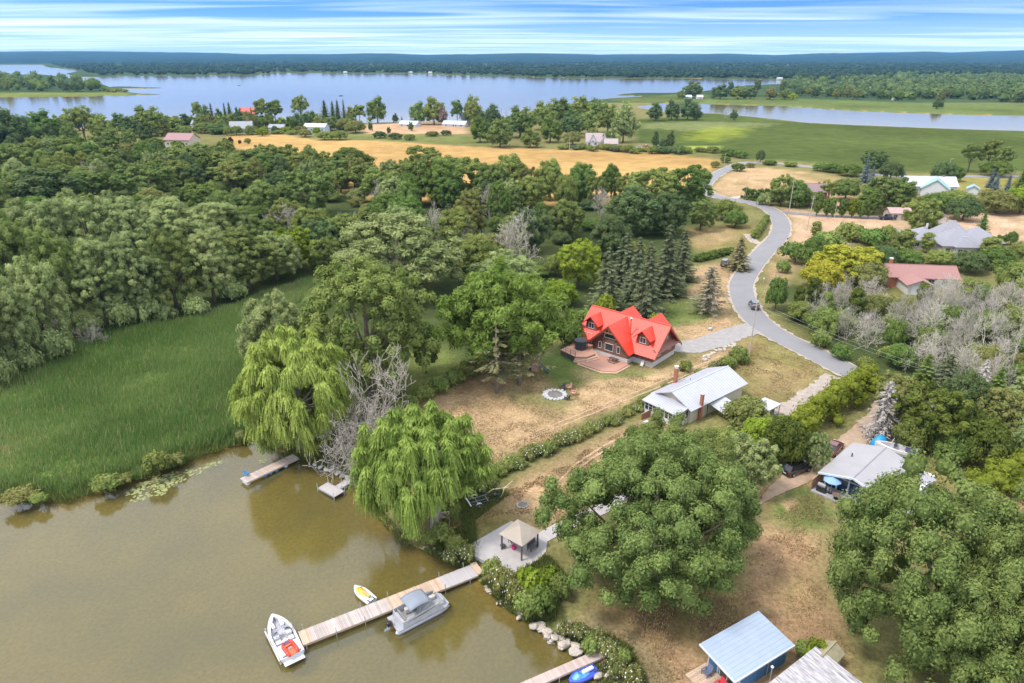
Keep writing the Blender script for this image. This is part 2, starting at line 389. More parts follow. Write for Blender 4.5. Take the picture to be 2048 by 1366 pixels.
    paint([(1565, 415), (1660, 428), (1800, 432), (1830, 448), (1800, 470), (1700, 485), (1600, 500), (1580, 480), (1588, 455)], (0.42, 0.28, 0.18), 2, 3)
    paint([(1880, 420), (2600, 430), (2600, 500), (1970, 480), (1900, 450)], (0.42, 0.28, 0.18), 2, 3)
    paint([(1820, 352), (2600, 348), (2600, 385), (1960, 380), (1830, 376)], (0.22, 0.19, 0.06), 2, 4)
    paint([(1540, 540), (1560, 500), (1590, 505), (1600, 540), (1560, 580), (1530, 600)], TAN, 1.5, 3, .8)
    paint([(1375, 455), (1490, 445), (1520, 470), (1490, 500), (1390, 500)], OLIVE, 2, 4)
    paint([(1375, 460), (1460, 455), (1480, 480), (1390, 495)], TAN, 2, 4, .6)
    paint([(1380, 540), (1450, 520), (1490, 520), (1450, 600), (1480, 650), (1440, 680), (1370, 690), (1340, 660), (1370, 600)], TAN, 2, 3)
    paint([(1300, 600), (1400, 590), (1440, 630), (1400, 648), (1310, 650)], LAWN, 2, 3, .9)
    paint([(1500, 660), (1560, 690), (1650, 740), (1640, 775), (1560, 830), (1500, 810), (1480, 760), (1350, 745), (1420, 690)], OLIVE, 2, 4)
    paint([(1520, 720), (1600, 740), (1640, 765), (1560, 800), (1500, 780)], TAN, 2, 5, .5)
    # log house lawn and the strip down to the water
    paint([(860, 805), (950, 745), (1060, 770), (1130, 745), (1260, 745), (1350, 735), (1440, 690), (1500, 690), (1400, 740), (1300, 785), (1150, 850), (1010, 930), (950, 925), (930, 880)], TAN, 2, 3)
    paint([(1060, 720), (1140, 690), (1170, 720), (1150, 740), (1180, 760), (1120, 800), (1100, 760)], LAWN, 1.5, 2, .9)
    paint([(1000, 785), (1060, 775), (1100, 790), (1160, 800), (1120, 825), (1040, 812)], LAWN, 2, 3, .6)
    paint([(1180, 735), (1320, 745), (1290, 758), (1190, 755)], LAWN, 1, 2, .7)
    paint([(820, 700), (900, 690), (930, 740), (860, 790), (800, 780)], (0.12, 0.14, 0.04), 2, 3, .9)
    paint([(1200, 600), (1330, 560), (1400, 560), (1330, 620)], WOODF, 2, 3)
    paint([(950, 970), (1040, 905), (1250, 815), (1330, 770), (1420, 730), (1450, 735), (1330, 800), (1250, 850), (1030, 950), (980, 985)], (0.11, 0.13, 0.04), 1.5, 3, .9)
    paint([(985, 985), (1060, 945), (1250, 855), (1300, 830), (1330, 850), (1260, 900), (1200, 960), (1190, 1030), (1060, 1050), (950, 1020)], (0.335, 0.222, 0.125), 2, 3)
    paint([(880, 1000), (950, 985), (1010, 1010), (1040, 1040), (930, 1090), (860, 1070)], (0.15, 0.12, 0.045), 2, 3, .85)
    paint([(840, 1090), (930, 1060), (960, 1140), (900, 1125)], LAWN, 1.5, 2)
    # right-hand yards
    paint([(1530, 985), (1600, 950), (1680, 905), (1740, 850), (1770, 860), (1700, 920), (1640, 960), (1640, 1010), (1650, 1100), (1680, 1330), (1700, 1600), (1350, 1600), (1230, 1380), (1150, 1260),
           (1260, 1190), (1420, 1240), (1480, 1180), (1500, 1080)], (0.31, 0.20, 0.112), 2, 3)
    paint([(1250, 1180), (1450, 1200), (1500, 1250), (1400, 1300), (1250, 1280), (1180, 1230)], (0.17, 0.125, 0.055), 2, 4, .85)  # shadow of the big tree put into the yard colour as darker brown
    paint([(1545, 1000), (1600, 960), (1640, 985), (1660, 1020), (1650, 1060), (1580, 1060), (1530, 1035)], LAWN, 1.2, 2, .95)
    paint([(1562, 1004), (1592, 996), (1600, 1012), (1575, 1022)], TAN, .6, 1)
    paint([(1560, 1150), (1640, 1140), (1640, 1200), (1560, 1210)], OLIVE, 2, 4, .6)
    paint([(1780, 930), (1930, 910), (1960, 960), (1860, 985)], OLIVE, 1.5, 2)
    paint([(1990, 1000), (2600, 960), (2600, 1060), (2048, 1040)], BROWN, 1.5, 2)
    paint([(1100, 1270), (1180, 1230), (1290, 1290), (1330, 1400), (1240, 1440)], (0.20, 0.18, 0.10), 1.5, 3, .8)
    paint([(960, 1150), (1090, 1190), (1120, 1240), (1050, 1240), (1000, 1200)], (0.10, 0.12, 0.035), 1.5, 2)
    # mottling between dry and green blades, verges
    g = np.clip((fnoise(X, Y, 7, 51, 4) - 0.52) * 5, 0, 1) * (Y < 330) * (~water)
    C[:] = C * (1 - 0.32 * g[..., None]) + np.array((0.13, 0.125, 0.045)) * (0.32 * g[..., None])
    g = np.clip((fnoise(X, Y, 3.2, 77, 4) - 0.55) * 6, 0, 1) * (Y < 330) * (~water)
    C[:] = C * (1 + 0.22 * g[..., None])
    g = np.clip((fnoise(X, Y, 60, 131, 4) - 0.45) * 3, -1, 1) * ((Y > 330) & (~water))
    C[:] = C * (1 + 0.22 * g[..., None])
    # lake bed: sand at the edge, olive weed further out
    bed = np.array((0.26, 0.195, 0.035)); sand = np.array((0.40, 0.24, 0.075))
    a = np.clip(1 - d / 3.5, 0, 1) * np.clip(fnoise(X, Y, 3, 61) * 2.2 - 0.5, 0, 1)
    bc = bed * (0.45 + 1.0 * fnoise(X, Y, 7, 63, 4))[..., None]
    bc = bc * (1 - a[..., None]) + sand * a[..., None]
    C = np.where(water[..., None], bc, C)
    ny, nx = X.shape
    V = np.stack([X, Y, Z], -1).reshape(-1, 3)
    i = np.arange((ny - 1) * nx).reshape(ny - 1, nx)[:, :-1].ravel()
    F = np.stack([i, i + 1, i + nx + 1, i + nx], 1)
    m = bpy.data.materials.new('ground'); m.use_nodes = True; t = m.node_tree; N = t.nodes; L = t.links; b = N['Principled BSDF']
    b.inputs['Roughness'].default_value = 0.95; b.inputs['Specular IOR Level'].default_value = 0.0
    at = N.new('ShaderNodeAttribute'); at.attribute_name = 'Col'; tc = N.new('ShaderNodeTexCoord')
    na = N.new('ShaderNodeTexNoise'); na.inputs['Scale'].default_value = 2.4; na.inputs['Detail'].default_value = 8; na.inputs['Roughness'].default_value = 0.72
    nb = N.new('ShaderNodeTexNoise'); nb.inputs['Scale'].default_value = 0.11; nb.inputs['Detail'].default_value = 5
    L.new(tc.outputs['Object'], na.inputs['Vector']); L.new(tc.outputs['Object'], nb.inputs['Vector'])
    r1 = N.new('ShaderNodeMapRange'); r1.inputs['From Min'].default_value = 0.3; r1.inputs['From Max'].default_value = 0.7; r1.inputs['To Min'].default_value = 0.55; r1.inputs['To Max'].default_value = 1.42
    r2 = N.new('ShaderNodeMapRange'); r2.inputs['From Min'].default_value = 0.3; r2.inputs['From Max'].default_value = 0.7; r2.inputs['To Min'].default_value = 0.84; r2.inputs['To Max'].default_value = 1.16
    L.new(na.outputs['Fac'], r1.inputs['Value']); L.new(nb.outputs['Fac'], r2.inputs['Value'])
    mu = N.new('ShaderNodeMath'); mu.operation = 'MULTIPLY'; L.new(r1.outputs[0], mu.inputs[0]); L.new(r2.outputs[0], mu.inputs[1])
    sc = N.new('ShaderNodeVectorMath'); sc.operation = 'SCALE'; L.new(at.outputs['Color'], sc.inputs[0]); L.new(mu.outputs[0], sc.inputs['Scale'])
    L.new(sc.outputs[0], b.inputs['Base Color'])
    bp = N.new('ShaderNodeBump'); bp.inputs['Strength'].default_value = 0.5; bp.inputs['Distance'].default_value = 0.12; L.new(na.outputs['Fac'], bp.inputs['Height']); L.new(bp.outputs[0], b.inputs['Normal'])
    o = link('ground', np_mesh('ground', V, [F], mat=m, colors=C.reshape(-1, 3))); tag(o, kind='structure')
build_terrain()

# ---------------------------------------------------------------- lake water
def water_mat():
    m = bpy.data.materials.new('lake_water'); m.use_nodes = True; t = m.node_tree; N = t.nodes; L = t.links; N.clear()
    tc = N.new('ShaderNodeTexCoord')
    mp = N.new('ShaderNodeMapping'); mp.inputs['Scale'].default_value = (1.0, 0.55, 1); mp.inputs['Rotation'].default_value = (0, 0, R(-28)); L.new(tc.outputs['Object'], mp.inputs[0])
    n1 = N.new('ShaderNodeTexNoise'); n1.inputs['Scale'].default_value = 1.7; n1.inputs['Detail'].default_value = 4; n1.inputs['Roughness'].default_value = 0.5; L.new(mp.outputs[0], n1.inputs['Vector'])
    n2 = N.new('ShaderNodeTexNoise'); n2.inputs['Scale'].default_value = 0.05; n2.inputs['Detail'].default_value = 3; L.new(tc.outputs['Object'], n2.inputs['Vector'])
    mr = N.new('ShaderNodeMapRange'); mr.inputs['From Min'].default_value = 0.35; mr.inputs['From Max'].default_value = 0.7; mr.inputs['To Min'].default_value = 0.1; mr.inputs['To Max'].default_value = 0.8; L.new(n2.outputs['Fac'], mr.inputs['Value'])
    hm = N.new('ShaderNodeMath'); hm.operation = 'MULTIPLY'; L.new(n1.outputs['Fac'], hm.inputs[0]); L.new(mr.outputs[0], hm.inputs[1])
    bp = N.new('ShaderNodeBump'); bp.inputs['Strength'].default_value = 0.10; bp.inputs['Distance'].default_value = 0.06; L.new(hm.outputs[0], bp.inputs['Height'])
    fr = N.new('ShaderNodeFresnel'); fr.inputs['IOR'].default_value = 1.72; L.new(bp.outputs[0], fr.inputs['Normal'])
    gl = N.new('ShaderNodeBsdfGlossy'); gl.inputs['Roughness'].default_value = 0.10; L.new(bp.outputs[0], gl.inputs['Normal'])
    tr = N.new('ShaderNodeBsdfTransparent'); tr.inputs[0].default_value = (0.84, 0.80, 0.46, 1)
    df = N.new('ShaderNodeBsdfDiffuse'); df.inputs[0].default_value = (0.205, 0.178, 0.070, 1)     # silt hanging in the water
    mu = N.new('ShaderNodeMixShader'); mu.inputs[0].default_value = 0.34; L.new(tr.outputs[0], mu.inputs[1]); L.new(df.outputs[0], mu.inputs[2])
    mx = N.new('ShaderNodeMixShader'); L.new(fr.outputs[0], mx.inputs[0]); L.new(mu.outputs[0], mx.inputs[1]); L.new(gl.outputs[0], mx.inputs[2])
    o = N.new('ShaderNodeOutputMaterial'); L.new(mx.outputs[0], o.inputs[0]); return m
w = MB(); w.v = [(-16000, -300, 0), (16000, -300, 0), (16000, 15000, 0), (-16000, 15000, 0)]; w.f = [(0, 1, 2, 3)]
tag(w.build('water', water_mat()), kind='structure')

# ---------------------------------------------------------------- hills on the horizon
def build_hills():
    xs = np.arange(-560, 2620, 6.0); V = []; rows = []
    ds = [5200, 5800, 6500, 7200, 8000, 8800, 9600, 10400, 11200, 12200, 13200]
    for k, D in enumerate(ds):  # rows of ridges, nearest first
        t = (xs - 1024) / FPX
        Y = np.full(xs.shape, float(D)); X = t * D * CP + t * CAM_H * SP
        top = np.interp(xs, RIDGE[0], RIDGE[1])
        ztop = ZT(10400.0, top)
        f = min(1, (D - 5200) / 5200.0)
        prof = f ** 1.6 if D <= 10400 else 1 - (D - 10400) / 4000
        z = ztop * prof * (0.72 + 0.50 * fnoise(X, Y, 1300, 5, 2)) + (fnoise(X, Y, 260, 9, 2) - 0.5) * 9 * (k > 0)
        if D == 10400: z = ztop + (fnoise(X, Y, 220, 2, 2) - 0.5) * 8
        if k == 0: z = z * 0
        V.append(np.stack([X, Y, z], 1))
    nx = len(xs); ny = len(ds); V = np.concatenate(V)
    i = np.arange((ny - 1) * nx).reshape(ny - 1, nx)[:, :-1].ravel()
    m = mat('hill_forest', (0.016, 0.036, 0.034), 0.95, 0.75, 0.0045); m.node_tree.nodes['Principled BSDF'].inputs['Specular IOR Level'].default_value = 0
    tag(link('hills', np_mesh('hills', V, [np.stack([i, i + 1, i + nx + 1, i + nx], 1)], mat=m)), kind='structure')
build_hills()

# ---------------------------------------------------------------- roads, drives, slabs
ASPHALT = mat('asphalt', (0.205, 0.196, 0.202), 0.9, 0.07, 0.25, 0.2)
GRAVEL = mat('gravel', (0.33, 0.27, 0.23), 0.95, 0.22, 1.2, 0.3)
CONC = mat('concrete', (0.42, 0.385, 0.375), 0.85, 0.10, 0.8, 0.1)
SHOULDER = mat('road_shoulder', (0.36, 0.29, 0.24), 0.95, 0.2, 1.5, 0.3)
def smooth_path(pts, n=10):
    P = np.array(pts, float); out = []
    Q = np.vstack([2 * P[0] - P[1], P, 2 * P[-1] - P[-2]])
    for i in range(1, len(Q) - 2):
        for k in range(n):
            t = k / n; a, b, c, d = Q[i - 1:i + 3]
            out.append(0.5 * (2 * b + (c - a) * t + (2 * a - 5 * b + 4 * c - d) * t * t + (3 * b - a - 3 * c + d) * t ** 3))
    out.append(P[-1]); return np.array(out)
def ribbon(name, px, width, z, m, world=False, jag=0.0, taper=0.0):
    C = smooth_path(px if world else poly(px, z)); T = np.gradient(C, axis=0); T /= np.linalg.norm(T, axis=1)[:, None]
    Nn = np.stack([-T[:, 1], T[:, 0]], 1)
    tp = np.clip((1 - np.linspace(0, 1, len(C))) / taper, 0.12, 1) if taper else np.ones(len(C))
    cols = 5; us = np.linspace(-0.5, 0.5, cols); V = []
    for u in us:
        w_ = width * tp * ((1 + (rng.random(len(C)) - 0.5) * jag) if abs(u) == 0.5 else 1)
        p = C + Nn * (u * np.asarray(w_) )[..., None] if np.ndim(w_) else C + Nn * u * w_
        V.append(np.column_stack([p, np.full(len(C), z + 0.05 * (1 - (2 * u) ** 2))]))
    V = np.stack(V, 1).reshape(-1, 3)
    i = np.arange(len(C) - 1)[:, None] * cols + np.arange(cols - 1)[None]; i = i.ravel()
    o = link(name, np_mesh(name, V, [np.stack([i, i + 1, i + cols + 1, i + cols], 1)], mat=m)); return tag(o, kind='structure')
ROAD = [(1990, 868), (1900, 832), (1810, 790), (1745, 762), (1690, 738), (1620, 702), (1562, 673), (1520, 645), (1495, 615), (1485, 590), (1484, 565), (1503, 533), (1531, 500), (1553, 478), (1563, 455), (1555, 431),
        (1530, 414), (1490, 403), (1452, 397), (1420, 388), (1408, 376), (1415, 363), (1436, 347), (1468, 332), (1490, 326), (1525, 325.5), (1570, 328), (1640, 336), (1720, 346), (1820, 353), (1930, 353), (2048, 352), (2400, 350)]
ribbon('road_shoulder', ROAD, 6.8, GZ + 0.10, SHOULDER, jag=0.22)
ribbon('road', ROAD, 5.7, GZ + 0.13, ASPHALT, jag=0.03)
ribbon('driveway', [(1512, 655), (1470, 666), (1420, 684), (1375, 694), (1345, 690)], 6.0, GZ + 0.085, mat('drive_gravel', (0.28, 0.255, 0.245), 0.95, 0.15, 1.0, 0.3), jag=0.2)
ribbon('gravel_drive', [(1668, 752), (1625, 782), (1590, 806), (1555, 832)], 2.8, GZ + 0.07, GRAVEL, jag=0.6)
ribbon('lane', [(1775, 800), (1750, 842), (1705, 880), (1655, 915), (1600, 950), (1545, 985), (1515, 1010)], 3.4, GZ + 0.08, mat('worn_lane', (0.36, 0.25, 0.17), 0.95, 0.2, 0.9, 0.3), jag=0.3, taper=0.35)
ribbon('paved_drive', [(1565, 424), (1640, 431), (1720, 434), (1790, 437)], 4.5, GZ + 0.09, mat('old_asphalt', (0.19, 0.165, 0.17), 0.9, 0.2, 0.5, 0.2), jag=0.1)
ribbon('sand_track', [(1495, 468), (1510, 484), (1530, 488)], 3.0, GZ + 0.08, SHOULDER, jag=0.2)
ribbon('cross_path', [(1465, 396), (1500, 391), (1560, 390)], 3.5, GZ + 0.09, mat('pale_path', (0.40, 0.34, 0.30), 0.95, 0.15, 0.7, 0.2), jag=0.1)
def slab_px(name, px, z0, z1, m, kind='structure'):
    o = MB().prism(poly(px, z1), z0, z1).build(name, m, None); tag(o, kind=kind); return o
slab_px('patio', [(936, 1091), (1022, 1042), (1082, 1062), (1096, 1072), (1092, 1103), (1076, 1120), (1040, 1146), (1020, 1151), (985, 1130), (950, 1112)], GZ - 0.4, GZ + 0.10, CONC)
ribbon('walkway', [(1085, 1075), (1120, 1055), (1160, 1037), (1215, 1012), (1260, 985)], 1.9, GZ + 0.09, CONC, jag=0.04)
WORN = mat('worn_earth', (0.40, 0.265, 0.165), 0.95, 0.25, 1.3, 0.3)
for k, off in enumerate((0, 9)):
    ribbon('worn_track', [(1440 + off, 712 + off * .6), (1380 + off, 738 + off * .6), (1300 + off, 772 + off * .6), (1200 + off, 812 + off * .6), (1100 + off, 852 + off * .6), (1010 + off, 892 + off * .6)], .42, GZ + 0.02, WORN, jag=0.9, taper=.3)
    ribbon('worn_track', [(1300 + off, 845 + off * .6), (1220 + off, 885 + off * .6), (1150 + off, 930 + off * .6), (1100 + off, 985 + off * .6)], .42, GZ + 0.02, WORN, jag=0.9, taper=.3)
# ================================================================ vegetation
def unit(a): return a / (np.linalg.norm(a, axis=-1, keepdims=True) + 1e-9)
ICO_V = None
def _ico():
    import bmesh
    bm = bmesh.new(); bmesh.ops.create_icosphere(bm, subdivisions=1, radius=1)
    v = np.array([x.co[:] for x in bm.verts]); f = np.array([[q.index for q in p.verts] for p in bm.faces]); bm.free(); return v, f
def _ico2():
    import bmesh
    bm = bmesh.new(); bmesh.ops.create_icosphere(bm, subdivisions=2, radius=1)
    v = np.array([x.co[:] for x in bm.verts]); f = np.array([[q.index for q in p.verts] for p in bm.faces]); bm.free(); return v, f
ICO_V, ICO_F = _ico(); ICO2_V, ICO2_F = _ico2()

class Leaves:
    def __init__(s): s.V = []; s.Q = []; s.T3 = []; s.t = []; s.n = 0
    def cards(s, C, N, size, aspect, tint, T=None, curl=0.0):
        n = len(C)
        if T is None:
            r = rng.normal(size=(n, 3)); T = unit(r - (r * N).sum(1, keepdims=True) * N)
        B = unit(np.cross(N, T)); sz = (size * (0.65 + 0.7 * rng.random(n)))[:, None]
        lift = N * sz * curl
        P = np.stack([C - T * sz, C + B * sz * aspect + lift, C + T * sz, C - B * sz * aspect + lift], 1).reshape(-1, 3)
        s.V.append(P); s.Q.append(s.n + np.arange(4 * n).reshape(n, 4)); s.t.append(np.repeat(tint, 4)); s.n += 4 * n
    def cores(s, C, rad, tint, squash=0.85):
        n = len(C); k = len(ICO_V)
        j = 1 + (rng.random((n, k, 1)) - 0.5) * 0.35
        P = C[:, None] + ICO_V[None] * j * rad[:, None, None] * np.array([1, 1, squash])
        s.V.append(P.reshape(-1, 3)); s.T3.append((s.n + np.arange(n)[:, None, None] * k + ICO_F[None]).reshape(-1, 3))
        s.t.append(np.repeat(tint, k)); s.n += n * k
    def segs(s, A, B, ra, rb, tint=0.5):
        """thin three-sided twigs"""
        n = len(A); d = unit(B - A); r = rng.normal(size=(n, 3)); u = unit(np.cross(d, r)); w = np.cross(d, u)
        P = []
        for (c, rr) in ((A, ra), (B, rb)):
            for k in range(3):
                a = 2 * math.pi * k / 3; P.append(c + (u * math.cos(a) + w * math.sin(a)) * np.reshape(rr, (-1, 1)))
        P = np.stack(P, 1).reshape(-1, 3); b = s.n + np.arange(n)[:, None] * 6
        for q in ((0, 1, 4, 3), (1, 2, 5, 4), (2, 0, 3, 5)): s.Q.append(b + np.array(q)[None])
        s.V.append(P); s.t.append(np.full(6 * n, tint) if np.ndim(tint) == 0 else np.repeat(tint, 6)); s.n += 6 * n
    def mesh(s, name, m):
        F = ([np.concatenate(s.Q)] if s.Q else []) + ([np.concatenate(s.T3)] if s.T3 else [])
        return np_mesh(name, np.concatenate(s.V), F, np.clip(np.concatenate(s.t), 0, 1), m)

def fib_dirs(n, zmin=-0.5):
    i = np.arange(n) + 0.5; z = 1 - (1 - zmin) * i / n; ph = i * 2.39996 + rng.random() * 6
    r = np.sqrt(np.maximum(0, 1 - z * z)); d = np.stack([r * np.cos(ph), r * np.sin(ph), z], 1)
    return unit(d + rng.normal(size=d.shape) * 0.16)
def trunk_mesh(h, r, tips, m, bend=0.0):
    b = MB(); pts = [(0, 0, -0.3), (r * .2, 0, h * 0.15), (bend * .4, r * .3, h * 0.32), (bend, 0, h * 0.52), (bend * 1.2, 0, h * 0.72)]
    b.tube(pts, [r * 1.35, r, r * .8, r * .55, r * .25], 7)
    for q in tips:
        q = np.array(q); a = np.array([bend * .5, 0, h * (0.2 + 0.25 * rng.random())])
        mid = a * 0.5 + q * 0.5 + np.array([0, 0, -0.06 * h])
        b.tube([a, mid, q], [r * .42, r * .26, r * .08], 5)
    return b.mesh('trunk', m, True)

BARK = mat('bark', (0.14, 0.11, 0.085), 0.95, 0.3, 2.5, 0.5)
BARKG = mat('grey_bark', (0.30, 0.27, 0.24), 0.95, 0.25, 2.5, 0.4)
LM = {
 'mid':   leaf_mat('leaf_mid', (0.105, 0.148, 0.035), (0.316, 0.360, 0.104)),
 'near':  leaf_mat('leaf_near', (0.073, 0.118, 0.032), (0.285, 0.342, 0.104)),
 'dark':  leaf_mat('leaf_dark', (0.071, 0.120, 0.028), (0.206, 0.280, 0.071)),
 'deep':  leaf_mat('leaf_deep', (0.064, 0.102, 0.039), (0.173, 0.225, 0.085)),
 'farwood': leaf_mat('leaf_farwood', (0.023, 0.048, 0.036), (0.067, 0.106, 0.066)),
 'grey':  leaf_mat('leaf_grey', (0.139, 0.188, 0.064), (0.397, 0.448, 0.181), hue=0.008),
 'weep':  leaf_mat('leaf_weep', (0.173, 0.242, 0.038), (0.501, 0.592, 0.152), hue=0.006, transl=0.35),
 'weep2': leaf_mat('leaf_weep2', (0.134, 0.200, 0.035), (0.383, 0.464, 0.113), hue=0.006, transl=0.35),
 'feather': leaf_mat('leaf_feather', (0.113, 0.180, 0.031), (0.296, 0.396, 0.090), hue=0.008),
 'lime':  leaf_mat('leaf_lime', (0.127, 0.190, 0.016), (0.333, 0.391, 0.057)),
 'yellow': leaf_mat('leaf_yellow', (0.200, 0.205, 0.016), (0.440, 0.400, 0.060)),
 'olive': leaf_mat('leaf_olive', (0.131, 0.146, 0.041), (0.307, 0.306, 0.104)),
 'spruce': leaf_mat('needle_spruce', (0.057, 0.076, 0.039), (0.194, 0.207, 0.110), transl=0.1),
 'bluespruce': leaf_mat('needle_blue', (0.069, 0.098, 0.098), (0.218, 0.270, 0.265), transl=0.1),
 'pine':  leaf_mat('needle_pine', (0.102, 0.102, 0.046), (0.288, 0.252, 0.132), transl=0.1),
 'greypine': leaf_mat('needle_grey', (0.150, 0.140, 0.090), (0.330, 0.300, 0.210), transl=0.1),
 'deadspruce': leaf_mat('needle_dead', (0.280, 0.250, 0.215), (0.560, 0.520, 0.480), transl=0.05),
 'cedar': leaf_mat('leaf_cedar', (0.052, 0.074, 0.014), (0.190, 0.215, 0.048)),
 'cedar2': leaf_mat('leaf_cedar2', (0.097, 0.132, 0.012), (0.274, 0.323, 0.050)),
 'purple': leaf_mat('leaf_purple', (0.050, 0.022, 0.028), (0.120, 0.060, 0.065)),
 'dead':  leaf_mat('dead_wood', (0.285, 0.252, 0.205), (0.545, 0.495, 0.425), hue=0.01, transl=0.0),
 'brown': leaf_mat('brown_twig', (0.160, 0.120, 0.090), (0.330, 0.260, 0.200), transl=0.0),
 'flower': leaf_mat('white_flower', (0.55, 0.55, 0.47), (0.78, 0.78, 0.70), transl=0.2),
}
PROTO = {}
def broad(key, m, Rr=6.0, h=13.0, zc=0.57, zr=0.43, nclump=70, per=110, rc=(0.20, 0.30), size=0.30, aspect=0.55, core=0.70, zmin=-0.85, rag=0.28, up=0.30, inner=0.0, trunk=0.32, lobes=0.16, bark=BARK, out=0.25, jit=0.5, sp=(.70, .44), hier=None):
    D = fib_dirs(nclump, zmin)
    ph = rng.random(4) * 6.28
    lob = 1 + lobes * np.sin(3 * np.arctan2(D[:, 1], D[:, 0]) + ph[0]) * (1 - abs(D[:, 2])) + lobes * 0.8 * np.sin(5 * np.arctan2(D[:, 1], D[:, 0]) + 4 * D[:, 2] + ph[1])
    f = lob * (1 - rag * rng.random(nclump))
    r_c = Rr * (rc[0] + (rc[1] - rc[0]) * rng.random(nclump))
    cen = D * f[:, None] * np.array([Rr - r_c.mean() * .8, Rr - r_c.mean() * .8, h * zr - r_c.mean() * .6]) + np.array([0, 0, h * zc])
    if hier:
        # big boughs, each carrying a cluster of smaller leaf clumps
        nb, rb, ns = hier; D = fib_dirs(nb, zmin); fb = 1 - rag * rng.random(nb); rbig = Rr * rb * (0.75 + 0.5 * rng.random(nb))
        cb = D * fb[:, None] * np.array([Rr * (1 - rb), Rr * (1 - rb), h * zr - Rr * rb * .55]) + np.array([0, 0, h * zc])
        S = []; SD = []; SR = []
        for i in range(nb):
            q = fib_dirs(ns, -0.75); q = q[(q @ D[i]) > -0.35]; rs = Rr * (rc[0] + (rc[1] - rc[0]) * rng.random(len(q)))
            S.append(cb[i] + q * (rbig[i] * (0.72 + .4 * rng.random(len(q))))[:, None] * np.array([1, 1, .85])); SD.append(unit(q + D[i] * .4)); SR.append(rs)
        cen = np.concatenate(S); D = np.concatenate(SD); r_c = np.concatenate(SR); nclump = len(cen)
    if inner:
        k = int(nclump * inner); D2 = fib_dirs(k, -0.9); cen2 = D2 * 0.55 * np.array([Rr, Rr, h * zr]) + np.array([0, 0, h * zc])
        cen = np.vstack([cen, cen2]); r_c = np.concatenate([r_c, np.full(k, Rr * rc[1])]); D = np.vstack([D, D2]); nclump += k
    ct = np.clip(0.5 + rng.normal(size=nclump) * 0.22, 0.03, 0.97)
    L = Leaves()
    if core: L.cores(cen, r_c * core, ct)
    n = nclump * per
    ci = np.repeat(np.arange(nclump), per)
    d = unit(rng.normal(size=(n, 3)) + D[ci] * out + np.array([0, 0, up]))
    an = 0.78 + 0.44 * rng.random((nclump, 3)); bump = 1 + 0.18 * np.sin(d[:, 0] * 5 + ci * 1.7) * np.sin(d[:, 1] * 5 + ci * .9) 
    P = cen[ci] + d * an[ci] * (bump * r_c[ci] * (sp[0] + sp[1] * rng.random(n)))[:, None] * np.array([1, 1, 0.9])
    N = unit(d + rng.normal(size=(n, 3)) * jit * 0.6 + np.array([0, 0, 0.25]))
    L.cards(P, N, np.full(n, size), aspect, ct[ci] * 0.55 + rng.random(n) * 0.45, curl=-0.15)
    tips = cen[rng.choice(nclump, min(9, nclump), replace=False)]
    PROTO[key] = dict(trunk=trunk_mesh(h, trunk * Rr / 6, tips, bark), crown=L.mesh('crown_' + key, LM[m]), w=2 * Rr, h=h, cat='tree')
